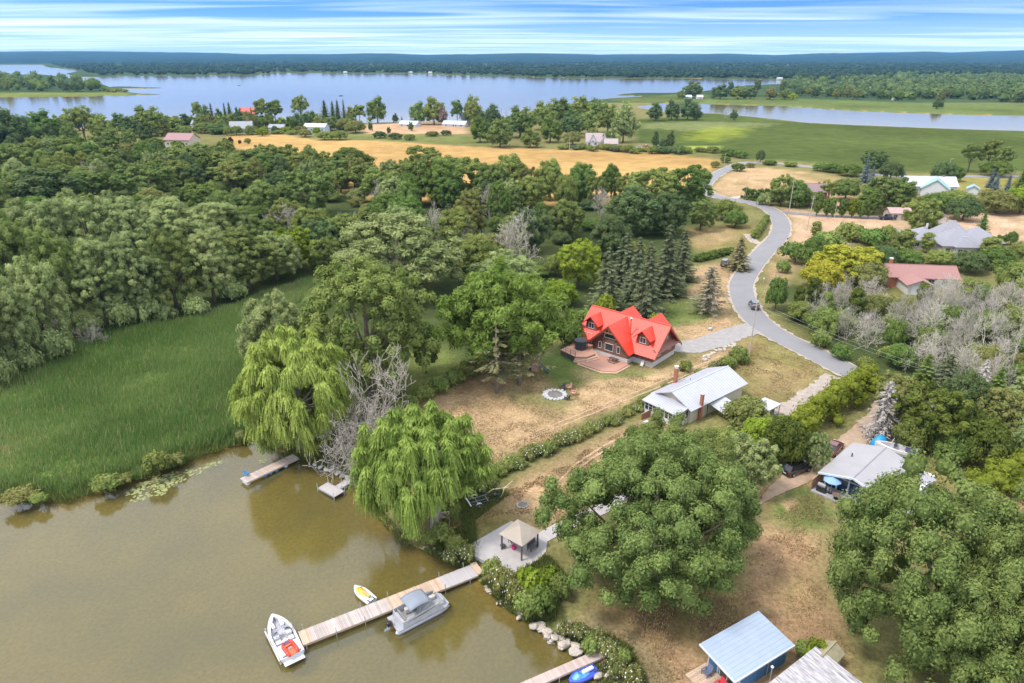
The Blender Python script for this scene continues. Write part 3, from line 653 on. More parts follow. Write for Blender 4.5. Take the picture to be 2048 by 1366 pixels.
def weeping(key, m, Rr=8.0, h=16.0, nhead=330, strands=44, seglen=0.5, zc=0.54, flat=0.46, lmin=0.8, lmax=2.1, lift=0.0, off=(0, 0), fr=(0.78, 0.28)):
    """weeping willow: mop-heads of hanging strands over a dome"""
    D = fib_dirs(nhead, -0.75)
    f = fr[0] + fr[1] * rng.random(nhead) + 0.10 * np.sin(4 * np.arctan2(D[:, 1], D[:, 0]) + 1.3)
    head = D * f[:, None] * np.array([Rr * .9, Rr * .9, h * flat]) + np.array([0, 0, h * zc])
    ht = np.clip(0.5 + rng.normal(size=nhead) * 0.24, 0.02, 0.98)
    hf = lift * np.clip(0.35 + D[:, 0] * 1.1 - D[:, 1] * .25, 0, 1); keep = head[:, 2] > hf + .8; D = D[keep]; head = head[keep]; ht = ht[keep]; hf = hf[keep]; nhead = len(D); head[:, 0] += off[0]; head[:, 1] += off[1]
    L = Leaves()
    L.cores(head - D * 0.9 - np.array([0, 0, 1.1]), np.full(nhead, Rr * 0.07), ht, 1.3)
    n = nhead * strands; hi = np.repeat(np.arange(nhead), strands)
    az = rng.random(n) * 6.283; rad = 0.15 + 1.05 * rng.random(n) ** .8
    dirx = np.stack([np.cos(az), np.sin(az), np.zeros(n)], 1) * 0.95 + np.stack([D[hi, 0], D[hi, 1], np.zeros(n)], 1) * 0.45
    Ls = lmin + (lmax - lmin) * rng.random(n) * (0.55 + 0.45 * (1 - np.abs(D[hi, 2])))
    K = 8; prev = head[hi] + rng.normal(size=(n, 3)) * 0.25
    tint = ht[hi] * 0.65 + rng.random(n) * 0.35
    for k in range(K):
        t = (k + 1) / K
        p = head[hi] + dirx * (rad * np.sqrt(t))[:, None] + np.array([0, 0, 1.0]) * (0.45 * np.sin(min(1, t * 2.2) * 3.14159) * 0.6 - Ls * t ** 1.35)[:, None]
        p[:, 2] = np.maximum(p[:, 2], 0.25 + hf[hi] + rng.random(n) * 0.9)
        seg = p - prev; T = unit(seg); c = (p + prev) / 2
        o = unit(np.stack([D[hi, 0], D[hi, 1], 0.35 * np.ones(n)], 1) + rng.normal(size=(n, 3)) * 0.45); N = unit(o - (o * T).sum(1, keepdims=True) * T)
        ln = np.linalg.norm(seg, axis=1) * 0.62 + 0.03
        L.cards(c, N, ln, 1.0, tint, T=T) if False else L_card_len(L, c, N, T, ln, 0.062 + 0.03 * (1 - t), tint)
        prev = p
    q = 70; qi = np.repeat(np.arange(nhead), q); dd = unit(rng.normal(size=(nhead * q, 3)) + np.array([0, 0, .7])); Tq = unit(np.stack([dd[:, 0], dd[:, 1], -0.7 * np.ones(nhead * q)], 1)); Nq = unit(dd - (dd * Tq).sum(1, keepdims=True) * Tq)
    L_card_len(L, head[qi] + dd * (0.75 * np.array([1, 1, .7])) * (.5 + .6 * rng.random((nhead * q, 1))), Nq, Tq, np.full(nhead * q, .30), .075, ht[qi] * .6 + .4 * rng.random(nhead * q))
    tips = head[rng.choice(nhead, 12, replace=False)] * np.array([.8, .8, .92])
    PROTO[key] = dict(trunk=trunk_mesh(h, 0.62, tips, BARKG, 0.6), crown=L.mesh('crown_' + key, LM[m]), w=2 * Rr, h=h, cat='willow')
def L_card_len(L, C, N, T, ln, wd, tint):
    B = unit(np.cross(N, T)); ln = ln[:, None]; wd = (wd * (0.7 + 0.6 * rng.random(len(C))))[:, None]
    P = np.stack([C - T * ln, C + B * wd, C + T * ln, C - B * wd], 1).reshape(-1, 3); n = len(C)
    L.V.append(P); L.Q.append(L.n + np.arange(4 * n).reshape(n, 4)); L.t.append(np.repeat(tint, 4)); L.n += 4 * n
def conifer(key, m, Rr=2.6, h=12.0, whorls=24, arms=9, per=9, droop=0.28, z0=0.06, size=0.34, core=0.42, asp=0.42, bark=BARK, sparse=0.0, flatten=1.0, pw=0.85):
    L = Leaves(); A = []; Bb = []
    if core:
        k = 10; zz = np.linspace(z0 + 0.04, 0.9, k); L.cores(np.stack([0 * zz, 0 * zz, zz * h], 1), Rr * core * (1 - zz) ** pw + 0.12, np.full(k, 0.35), 1.6)
    for w_ in range(whorls):
        f = (w_ + rng.random() * .6) / whorls; z = h * (z0 + (0.985 - z0) * f); len0 = Rr * (1 - f) ** pw * (0.85 + 0.3 * rng.random()) + 0.12
        na = max(4, int(arms * (1 - 0.45 * f)))
        for a in range(na):
            if rng.random() < sparse: continue
            az = 6.283 * (a + rng.random() * .8) / na; ll = len0 * (0.72 + 0.45 * rng.random())
            t = (np.arange(per) + rng.random(per)) / per; tt = np.concatenate([t, t]); sd = np.concatenate([np.ones(per), -np.ones(per)])
            rr = ll * tt; zz = z - droop * ll * tt ** 1.2 + 0.10 * ll * tt ** 3
            ca, sa = math.cos(az), math.sin(az); sw = sd * 0.24 * (1 - tt * 0.6) * ll * 0.5 * (0.4 + rng.random(2 * per))
            P = np.stack([rr * ca - sw * sa, rr * sa + sw * ca, zz - np.abs(sw) * 0.3 + rng.normal(size=2 * per) * 0.04], 1)
            T = unit(np.stack([ca - sd * sa * .8, sa + sd * ca * .8, -droop * 0.9 + 0 * tt], 1) + rng.normal(size=(2 * per, 3)) * 0.2)
            N = unit(np.stack([0 * tt, 0 * tt, 1 + 0 * tt], 1) * 0.9 + np.stack([ca + 0 * tt, sa + 0 * tt, 0 * tt], 1) * 0.5 + rng.normal(size=(2 * per, 3)) * 0.25)
            N = unit(N - (N * T).sum(1, keepdims=True) * T)
            ct = 0.5 + 0.25 * (rng.random() - .5)
            L_card_len(L, P, N, T, np.full(2 * per, size * (0.55 + 0.5 * (1 - f))), size * asp, ct * 0.6 + 0.4 * rng.random(2 * per))
            A.append((0, 0, z)); Bb.append((ll * .8 * ca, ll * .8 * sa, z - droop * ll * .75))
    b = MB(); b.tube([(0, 0, -.3), (0, 0, h * .5), (0, 0, h * .97)], [0.026 * h, 0.016 * h, 0.004 * h], 6)
    for a, q in list(zip(A, Bb))[::3]: b.tube([a, q], [0.035, 0.012], 3)
    PROTO[key] = dict(trunk=b.mesh('trunk', bark, True), crown=L.mesh('crown_' + key, LM[m]), w=2 * Rr, h=h, cat='conifer')
def bare(key, h=9.0, spread=0.5, stems=3, depth_=5, r0=0.13, m='dead', leaf=None, gnarl=0.35):
    """leafless tree: forked branches"""
    A = []; B = []; ra = []; rb = []; ends = []
    def grow(p, d, ln, r, lv):
        k = 3; q = np.array(p, float); dd = np.array(d, float)
        for i in range(k):
            dd = unit(dd + rng.normal(size=3) * gnarl * 0.5 + np.array([0, 0, 0.05])); e = q + dd * ln / k
            r2 = r * (1 - 0.13 * (i + 1)); A.append(q.copy()); B.append(e.copy()); ra.append(r * (1 - .13 * i)); rb.append(r2); q = e
            if lv > 1 and i < k - 1 and rng.random() < 0.55:
                s = unit(dd + rng.normal(size=3) * 0.9); grow(q, s, ln * (0.4 + .25 * rng.random()), r2 * .5, lv - 2)
        if lv <= 0: ends.append(q); return
        for _ in range(2 + (rng.random() < 0.6)):
            s = unit(dd + rng.normal(size=3) * (0.45 + spread * .45) + np.array([0, 0, 0.1])); grow(q, s, ln * (0.62 + 0.25 * rng.random()), r2 * (0.55 + .2 * rng.random()), lv - 1)
    for s_ in range(stems):
        a = 6.283 * s_ / stems + rng.random(); d = unit(np.array([math.cos(a) * spread, math.sin(a) * spread, 1.0])); grow((0.15 * math.cos(a), 0.15 * math.sin(a), -.2), d, h * 0.30, r0, depth_)
    A, B, ra, rb = map(np.array, (A, B, ra, rb))
    sc = h / B[:, 2].max(); A *= sc; B *= sc
    L = Leaves(); main = ra > 0.035
    L.segs(A[~main], B[~main], np.maximum(ra[~main], 0.028), np.maximum(rb[~main], 0.018), 0.35 + 0.6 * rng.random((~main).sum()))
    T = Leaves(); T.segs(A[main], B[main], ra[main], rb[main], 0.35 + 0.5 * rng.random(main.sum()))
    w_ = 2 * max(np.abs(B[:, 0]).max(), np.abs(B[:, 1]).max())
    PROTO[key] = dict(trunk=T.mesh('trunk', LM[m]), crown=L.mesh('twigs_' + key, LM[m]), w=w_ * 0.9, h=h, cat='dead tree', crown_name='branches')
def shrub(key, m, Rr=1.6, h=1.8, nclump=16, per=70, size=0.16, flower=0):
    broad(key, m, Rr, h, zc=0.46, zr=0.5, nclump=nclump, per=per, rc=(0.28, 0.44), size=size, zmin=-0.25, trunk=0.25)
    PROTO[key]['cat'] = 'shrub'
    if flower:
        L = Leaves(); D = fib_dirs(flower, 0.0); P = D * np.array([Rr, Rr, h * .55]) * (0.9 + .15 * rng.random((flower, 1))) + np.array([0, 0, h * .5])
        L.cards(P, unit(D + np.array([0, 0, .6])), np.full(flower, 0.085), 0.9, rng.random(flower)); PROTO[key]['flowers'] = L.mesh('flowers_' + key, LM['flower'])

# near, finely leaved kinds
broad('bigA', 'near', 10.5, 13.5, hier=(34, .25, 13), per=330, rc=(0.060, 0.115), size=0.12, rag=0.34, trunk=0.42, zc=.55, zr=.46, zmin=-.8, core=0.72, out=.25, jit=.55, sp=(.72, .42))
broad('bigB', 'near', 10.5, 13.5, hier=(31, .27, 13), per=330, rc=(0.060, 0.12), size=0.12, rag=0.38, trunk=0.42, zc=.55, zr=.46, zmin=-.8, core=0.72, out=.25, jit=.55, sp=(.72, .42))
broad('ash', 'mid', 8.0, 15, hier=(30, .26, 10), per=150, rc=(0.07, 0.13), size=0.20, aspect=0.42, rag=0.40, lobes=0.16, up=0.6, core=0.72, trunk=.36)
broad('feathery', 'feather', 8.0, 12, nclump=230, per=150, rc=(0.08, 0.16), size=0.28, aspect=0.30, rag=0.46, lobes=0.2, up=0.9, zc=0.58, zr=0.42, core=0.6, jit=1.0, trunk=.3)
broad('gwillowA', 'grey', 7.0, 17, hier=(26, .30, 10), per=120, rc=(0.085, 0.16), size=0.22, aspect=0.42, rag=0.36, lobes=0.2, zc=.52, zr=.48, core=.70)
broad('gwillowB', 'grey', 7.5, 14, hier=(26, .28, 10), per=120, rc=(0.08, 0.15), size=0.22, aspect=0.42, rag=0.34, lobes=0.15, zc=.52, zr=.48, core=.70)
weeping('weepA', 'weep', 8.0, 15)
weeping('weepB', 'weep2', 8.0, 16, zc=0.60, flat=0.40, nhead=235, strands=40, lmin=1.0, lmax=3.8, lift=6.5, off=(-1.6, 0), fr=(0.60, 0.48))
# woodland kinds
broad('mapleA', 'dark', 5.5, 13, nclump=100, per=130, rc=(0.15, 0.28), size=0.25, zc=.51, zr=.49)
broad('mapleB', 'mid', 6.0, 13, hier=(20, .29, 8), per=95, rc=(0.09, 0.17), size=0.25, rag=0.36, lobes=.2, zc=.50, zr=.48)
broad('mapleC', 'mid', 5.0, 15, hier=(20, .30, 8), per=95, rc=(0.10, 0.18), size=0.25, rag=0.4, zc=.52, zr=.47, lobes=.22)
broad('airy', 'mid', 6.0, 15, nclump=60, per=100, rc=(0.11, 0.22), size=0.28, rag=0.55, lobes=.3, core=0.6, zc=.62, zr=.38, zmin=-.5, trunk=.4)
broad('low', 'olive', 4.0, 6, nclump=55, per=110, rc=(0.18, 0.34), size=0.21, rag=0.35, zmin=-.5, zc=.48, zr=.5)
broad('column', 'dark', 1.5, 6.5, nclump=40, per=80, rc=(0.30, 0.5), size=0.17, zc=.52, zr=.47, zmin=-.95, rag=.2, lobes=.05, trunk=.5)
broad('spindle', 'dark', 1.9, 7.0, nclump=46, per=80, rc=(0.24, 0.42), size=0.18, zc=.56, zr=.44, zmin=-.95, rag=.12, lobes=.04, trunk=.5)
broad('far', 'mid', 6.0, 13, nclump=46, per=50, rc=(0.18, 0.36), size=0.45, rag=.38, lobes=.22, zc=.51, zr=.48)
broad('fartall', 'mid', 5.0, 17, nclump=42, per=50, rc=(0.17, 0.34), size=0.45, rag=.45, lobes=.3, zc=.58, zr=.42, zmin=-.7, core=.7)
conifer('spruce', 'spruce', 3.0, 14, per=10)
conifer('bluespruce', 'bluespruce', 2.6, 9, whorls=18)
conifer('deadspruce', 'deadspruce', 2.6, 11, whorls=24, arms=9, per=8, droop=0.45, size=.30, core=0.22, asp=.22, bark=BARKG)
conifer('pine', 'pine', 4.2, 13, whorls=13, arms=7, per=11, droop=0.05, z0=0.26, size=.42, core=0, asp=.3, sparse=.15, bark=BARKG, pw=.5)
conifer('greypine', 'greypine', 3.2, 10, whorls=18, arms=9, per=10, droop=0.18, z0=0.14, size=.36, core=0.18, asp=.3, sparse=.1, bark=BARKG, pw=.6)
bare('bareA', 9.5, .35, 3, 5); bare('bareB', 8.0, .6, 4, 5, .11); bare('sprawl', 7.0, 1.0, 6, 5, .24, gnarl=.5); bare('baretall', 12, .2, 1, 6, .2)
shrub('bush', 'mid'); shrub('bush_dark', 'dark', 1.7, 2.0); shrub('bush_lime', 'lime', 1.5, 1.6); shrub('bush_flower', 'olive', 1.4, 1.2, 14, 80, .11, flower=30)
shrub('cedarbush', 'cedar', 1.5, 3.2, 22, 90, .17)
TRI = sum(sum(len(p.vertices) - 2 for p in d[k].polygons) for d in PROTO.values() for k in ('trunk', 'crown', 'flowers') if k in d)

TREES = []           # (object, zone, kind word, x)
NAMES = {'bigA': 'broadleaf_tree', 'bigB': 'broadleaf_tree', 'ash': 'ash_tree', 'feathery': 'locust_tree', 'gwillowA': 'white_willow', 'gwillowB': 'white_willow', 'weepA': 'weeping_willow', 'weepB': 'weeping_willow',
         'mapleA': 'maple_tree', 'mapleB': 'maple_tree', 'mapleC': 'poplar_tree', 'airy': 'airy_tree', 'low': 'small_tree', 'column': 'columnar_tree', 'spindle': 'columnar_tree', 'far': 'distant_tree', 'fartall': 'distant_tree',
         'spruce': 'spruce_tree', 'bluespruce': 'blue_spruce', 'deadspruce': 'dead_spruce', 'pine': 'pine_tree', 'greypine': 'pine_tree', 'bareA': 'dead_tree', 'bareB': 'dead_tree', 'sprawl': 'dead_tree', 'baretall': 'dead_tree',
         'bush': 'shrub', 'bush_dark': 'shrub', 'bush_lime': 'shrub', 'bush_flower': 'flowering_shrub', 'cedarbush': 'cedar_shrub'}
LOOK = {'near': 'green', 'mid': 'mid green', 'dark': 'dark green', 'deep': 'deep green', 'grey': 'grey-green', 'weep': 'yellow-green', 'weep2': 'golden green', 'feather': 'light green', 'lime': 'lime green', 'yellow': 'yellow-green',
        'olive': 'olive green', 'spruce': 'dark', 'bluespruce': 'blue-grey', 'pine': 'brownish', 'greypine': 'grey', 'deadspruce': 'silver grey dead', 'cedar': 'olive cedar-green', 'cedar2': 'bright yellowish', 'purple': 'purple-leaved', 'dead': 'bare grey', 'brown': 'bare brown'}
DEFM = {}
def plant(kind, x, y, w_, h, zone, leaf=None, z=None, look=None, parts=True):
    p = PROTO[kind]
    if z is None: z = GZ - 0.05
    nm = NAMES[kind]; e = bpy.data.objects.new(nm, None); COL.objects.link(e); e.empty_display_size = .3
    e.location = (x, y, z); e.rotation_euler = (0, 0, rng.random() * 6.28)
    s = w_ / p['w']; e.scale = (s, s, h / p['h'])
    if parts:
        t = link('trunk', p['trunk'], e)
    c = link(p.get('crown_name', 'crown' if p['cat'] != 'shrub' else 'foliage'), p['crown'], e)
    if 'flowers' in p: tag(link('flower_heads', p['flowers'], e), kind='stuff')
    m0 = p['crown'].materials[0]
    key = leaf or next(k for k, v in LM.items() if v == m0)
    if leaf:
        c.material_slots[0].link = 'OBJECT'; c.material_slots[0].material = LM[leaf]
    e['category'] = p['cat'] if p['cat'] != 'dead tree' else 'dead tree'
    TREES.append((e, zone, kind, key, x, y, h, look)); return e
def tree(kind, bx, by, ytop, wpx, zone, leaf=None, look=None, parts=True):
    """bx,by: where the trunk meets the ground in the photo; ytop: crown top row; wpx: crown width"""
    x, y, z = G(bx, by); h = ZT(y, ytop) - z; h = max(h, 0.6)
    w_ = wpx * depth(y, z + h * .5) / FPX
    return plant(kind, x, y, w_, h, zone, leaf, look=look, parts=parts)
def scatter(pts, spacing, n, fn, world=False):
    P = pts if world else poly(pts); xs = [p[0] for p in P]; ys = [p[1] for p in P]; got = []
    for _ in range(n * 40):
        x = random.uniform(min(xs), max(xs)); y = random.uniform(min(ys), max(ys))
        if not inside(np.array([x]), np.array([y]), P)[0]: continue
        if any((x - a) ** 2 + (y - b) ** 2 < spacing ** 2 for a, b in got): continue
        got.append((x, y)); fn(x, y)
        if len(got) >= n: break
    return got
def U(a, b): return random.uniform(a, b)

# ---------------- foreground and middle trees, one by one
Z = 'beside the white-roofed bungalow and shoreline'
tree('bigA', 1298, 1165, 915, 450, 'foreground', look='huge round dark-clumped tree between gazebo patio and blue cabin').rotation_euler = (0, 0, 2.3)
tree('bigB', 1335, 1025, 866, 310, 'foreground', look='broad tree hiding the front yard of the white-roofed bungalow')
tree('bigB', 1845, 1325, 995, 525, 'foreground', look='huge spreading tree in the lower right, in front of glass-fronted cottage')
tree('bigA', 1980, 1420, 1105, 400, 'foreground', look='large tree crown cut by the lower right corner')
tree('bigA', 2035, 1235, 1045, 225, 'foreground', look='rounded tree at right edge behind the huge spreading tree')
tree('weepA', 602, 888, 672, 230, 'foreground', look='yellow-green weeping willow beside the reed marsh')
tree('weepB', 872, 1052, 818, 262, 'foreground', look='weeping willow on the bank with the wooden platform at its trunk').rotation_euler = (0, 0, 0)
tree('sprawl', 742, 905, 700, 260, 'foreground', look='sprawling bare grey tree between the two weeping willows')
tree('bareB', 700, 935, 800, 130, 'foreground', look='low bare grey tree leaning over the white shore rocks')
tree('ash', 745, 800, 520, 290, 'foreground', look='large leafy green tree left of the locust, above the willows')
tree('feathery', 1005, 745, 540, 265, 'foreground', look='light green feathery tree behind the play set')
tree('gwillowB', 560, 745, 588, 150, 'foreground', look='grey-green bushy willow behind the yellow-green weeping willow')
tree('gwillowB', 800, 590, 428, 275, 'foreground', look='dense rounded grey-green willow in mid wood left of the dead grey tree')
tree('gwillowB', 1010, 590, 505, 150, 'foreground', look='grey-green willow just behind the feathery locust')
tree('pine', 993, 785, 640, 120, 'foreground', look='thin brownish pine left of the play set')
tree('pine', 1038, 768, 618, 125, 'foreground', look='thin brownish pine beside the play set slide')
tree('baretall', 1050, 530, 410, 105, 'foreground', look='tall bare grey tree standing in the middle of the wood')
tree('bareA', 1030, 545, 425, 95, 'foreground', look='bare grey tree close left of the tallest bare tree')
tree('baretall', 968, 545, 455, 40, 'foreground', look='slim bare trunk rising left of the big bare trees')
tree('mapleB', 1155, 575, 475, 105, 'foreground', 'lime', look='yellow-green maple among the spruces left of the red-roofed house')
tree('low', 1118, 610, 560, 80, 'foreground', 'lime', look='small yellow-green tree behind the feathery locust')
for bx, by, t, w_, lk in ((1212, 622, 490, 84, 'leftmost spruce behind the red-roofed house'), (1248, 570, 462, 80, 'tall spruce in the back row behind the red-roofed house'), (1292, 632, 478, 84, 'bare-stemmed spruce right behind the red roof'),
                      (1330, 590, 445, 95, 'thick spruce at the right end of the group behind the house'), (1362, 560, 455, 70, 'spruce nearest the road behind the red-roofed house'), (1272, 600, 470, 70, 'spruce in the middle of the clump behind the red roof')):
    tree('spruce', bx, by, t, w_, 'foreground', look=lk)
tree('greypine', 1415, 628, 530, 84, 'foreground', look='grey thin-needled pine on the lawn by the road')
tree('spruce', 1476, 540, 472, 56, 'foreground', 'pine', look='brownish spruce on the road verge at the bend')
tree('deadspruce', 1758, 872, 758, 88, 'foreground', look='silver dead spruce beside the lane and cedar hedge')
tree('deadspruce', 1950, 812, 715, 62, 'foreground', look='smaller silver dead spruce in the wood on the right')
tree('bush', 1208, 640, 590, 46, 'foreground', 'lime', look='bright green shrub at the back corner of the red-roofed house')
tree('bush_dark', 1140, 690, 640, 60, 'foreground', look='dark shrub behind the white propane tank')
tree('bush_dark', 1172, 660, 618, 60, 'foreground', look='dark leafy shrub left of the red roof')
tree('bush', 1315, 655, 628, 40, 'foreground', 'lime', look='bright shrub behind the right end of the red roof')
tree('low', 1488, 862, 795, 100, 'foreground', 'olive', look='bushy tree against the side wall of the white-roofed bungalow')
tree('low', 1520, 905, 838, 95, 'foreground', 'lime', look='light green bushy tree in front of the carport')
tree('low', 1440, 930, 860, 110, 'foreground', 'mid', look='leafy tree between the bungalow and the foreground crown')
tree('mapleB', 1490, 985, 872, 120, 'foreground', 'grey', look='grey-green tree at the right edge of the big foreground crown')
tree('bareB', 1470, 960, 905, 60, 'foreground', look='bare twiggy bush in the gap left of the lane')
tree('gwillowB', 1628, 944, 866, 56, 'foreground', look='silvery green tree between the black and maroon cars')
tree('low', 1560, 930, 835, 100, 'foreground', 'cedar', look='olive cedar clump at the lower end of the long hedge')
# ---------------- white willow stand along the marsh
for bx, by, t, w_ in ((-30, 760, 545, 170), (45, 735, 555, 120), (95, 690, 520, 130), (150, 655, 455, 130), (215, 650, 470, 120), (285, 640, 480, 130), (355, 618, 470, 130), (430, 605, 455, 130), (500, 580, 450, 130), (555, 560, 465, 110),
                  (-60, 640, 430, 170), (40, 620, 425, 150), (120, 590, 405, 140), (200, 570, 400, 150), (285, 560, 398, 150), (365, 545, 398, 150), (440, 535, 402, 140), (510, 525, 415, 120), (-20, 560, 405, 150), (70, 545, 395, 140), (160, 525, 388, 130), (250, 520, 390, 130), (330, 510, 390, 130), (410, 500, 400, 120)):
    tree('gwillowA' if rng.random() < .6 else 'gwillowB', bx, by, t + U(-8, 8), w_ * U(.9, 1.12), 'stand of tall willows left above the marsh', leaf='grey' if rng.random() < .8 else 'near')
for bx, by, t, w_ in ((250, 655, 600, 60), (300, 645, 590, 60), (395, 632, 595, 55), (60, 745, 690, 60), (120, 720, 660, 70), (330, 640, 610, 50), (180, 672, 630, 60), (10, 775, 715, 60), (470, 600, 560, 60)):
    tree('bush', bx, by, t, w_, 'foot of the willow stand at the marsh edge', 'grey')
for bx, by, t, w_ in ((120, 690, 610, 50), (240, 640, 580, 50), (185, 690, 640, 60)):
    tree('bareB', bx, by, t, w_, 'willow stand edge')
tree('mapleB', 590, 540, 452, 95, 'foreground', 'lime', look='yellowish leafy tree at the right end of the willow stand')
# ---------------- the wood behind
def wood(x, y):
    r = rng.random(); k = ('mapleB', 'mapleA', 'mapleC', 'gwillowB', 'airy', 'low')[np.searchsorted([.30, .55, .72, .84, .92, 1], r)]
    leaf = random.choice(['mid', 'mid', 'dark', 'deep', 'grey', 'near', 'olive'])
    h = U(9, 14.5) if k != 'low' else U(5, 7)
    plant(k, x, y, U(8.5, 13.5) if k != 'low' else U(6, 8.5), h, 'wood behind the willow stand' if x < -20 else 'wood between the grain field and the log house', leaf)
scatter([(-260, 320), (0, 308), (250, 306), (330, 312), (430, 322), (600, 340), (760, 385), (900, 380), (1060, 400), (1180, 395), (1230, 470), (1130, 545), (1080, 575), (950, 600), (820, 560), (640, 545), (590, 500), (440, 470), (200, 470), (0, 480), (-260, 520)], 6.2, 172, wood)
def under(x, y): plant('low', x, y, U(5, 9), U(3, 5.5), 'undergrowth in the wood', random.choice(['mid', 'olive', 'dark', 'near', 'deep']))
scatter([(0, 330), (430, 340), (600, 350), (760, 395), (900, 390), (1060, 410), (1200, 405), (1300, 440), (1280, 520), (1130, 560), (950, 610), (820, 570), (640, 545), (590, 500), (300, 440), (0, 440)], 7.5, 95, under)
for bx, by, t, w_, k, lf in ((1100, 400, 318, 58, 'mapleA', 'mid'), (1160, 405, 325, 62, 'mapleA', 'dark'), (1222, 395, 328, 42, 'mapleA', 'dark'), (1300, 420, 330, 110, 'mapleB', 'mid'), (1370, 415, 325, 105, 'mapleB', 'dark'), (1270, 470, 372, 110, 'mapleA', 'deep'), (1400, 460, 395, 70, 'mapleB', 'near'),
                         (850, 370, 285, 85, 'mapleC', 'mid'), (700, 350, 295, 90, 'mapleA', 'dark'), (640, 350, 300, 60, 'mapleB', 'mid'), (920, 400, 305, 120, 'mapleB', 'mid'), (1020, 395, 308, 70, 'mapleA', 'mid'), (560, 345, 285, 90, 'mapleB', 'mid'), (480, 380, 320, 120, 'mapleB', 'mid'), (620, 430, 330, 110, 'mapleB', 'near'),
                         (90, 420, 335, 150, 'mapleA', 'deep'), (40, 360, 285, 100, 'mapleB', 'near'), (140, 330, 270, 60, 'airy', 'mid'), (300, 400, 320, 120, 'mapleB', 'near'), (390, 350, 285, 90, 'mapleB', 'near'), (1215, 520, 430, 80, 'mapleA', 'deep'), (1330, 470, 385, 90, 'mapleA', 'deep'), (1130, 480, 400, 70, 'mapleA', 'near'), (900, 490, 405, 70, 'spruce', None), (1450, 440, 398, 60, 'low', 'mid'), (1470, 455, 420, 50, 'low', 'dark')):
    tree(k, bx, by, t, w_, 'wood between the grain field and the log house' if bx > 430 else 'wood behind the willow stand', lf)
for bx, by, t, w_ in ((185, 385, 318, 40), (760, 420, 355, 50), (795, 415, 362, 36), (700, 470, 420, 60), (580, 470, 405, 70), (620, 460, 410, 50), (980, 440, 365, 50), (870, 470, 400, 46), (1200, 440, 370, 46), (550, 455, 410, 50), (930, 500, 430, 46)):
    tree('bareA' if rng.random() < .5 else 'bareB', bx, by, t, w_, 'dead trees in the wood')
# boundary hedgerow by the log-house lawn
for bx, by, t, w_ in ((850, 800, 770, 44), (880, 785, 752, 46), (910, 770, 735, 46), (935, 757, 722, 44), (955, 745, 715, 40), (820, 815, 790, 40), (795, 826, 800, 40)):
    tree('bush_dark', bx, by, t, w_, 'shrub row at the left edge of the log-house lawn', 'mid')
tree('mapleC', 852, 745, 640, 60, 'foreground', 'dark', look='dark slim tree at the back edge of the log-house lawn')
# strip of flowering weeds between the two lots
for i in range(54):
    f = i / 53; bx = 960 + f * 480 + U(-6, 6); by = np.interp(bx, [960, 1040, 1250, 1330, 1440], [975, 925, 832, 785, 733]) + U(-7, 7); s = 1 - .5 * f
    tree('bush_flower' if rng.random() < .6 else 'bush', bx, by, by - U(13, 25) * s, U(30, 46) * s, 'weedy strip between the log-house lawn and the bungalow lot', 'olive' if rng.random() < .5 else 'mid')
for bx, by, t, w_, k in ((948, 965, 925, 60, 'bush_dark'), (900, 1040, 1005, 50, 'bush'), (885, 1078, 1050, 50, 'bush'), (912, 1098, 1075, 46, 'bush'), (935, 1115, 1093, 40, 'bush_flower'), (900, 1120, 1100, 36, 'bush_flower'), (860, 1085, 1062, 40, 'bush'), (870, 965, 940, 50, 'bush'),
                      (985, 1150, 1118, 44, 'bush'), (1005, 1175, 1138, 56, 'bush_flower'), (1030, 1195, 1165, 50, 'bush_flower'), (1068, 1190, 1140, 66, 'bush_lime'), (1100, 1180, 1140, 56, 'bush_lime'), (1055, 1228, 1185, 60, 'bush'), (1085, 1225, 1175, 60, 'bush_dark'), (1050, 1165, 1140, 46, 'bush_lime'), (1120, 1195, 1150, 50, 'bush'),
                      (1160, 1270, 1250, 40, 'bush_flower'), (1195, 1285, 1262, 44, 'bush_flower'), (1130, 1265, 1245, 36, 'bush_flower'), (1220, 1310, 1285, 46, 'bush_flower'), (1230, 1345, 1318, 46, 'bush_flower'), (1265, 1360, 1335, 50, 'bush_flower'), (1180, 1300, 1278, 40, 'bush'), (1245, 1325, 1300, 36, 'bush')):
    tree(k, bx, by, t, w_, 'weeds on the rocky bank')
for bx, by, t, w_, k in ((1478, 725, 695, 44, 'bush'), (1455, 735, 712, 36, 'bush'), (1370, 742, 722, 30, 'bush'), (1630, 1322, 1282, 50, 'bush_lime'), (1605, 1310, 1285, 40, 'bush')):
    tree(k, bx, by, t, w_, 'single shrubs by houses')
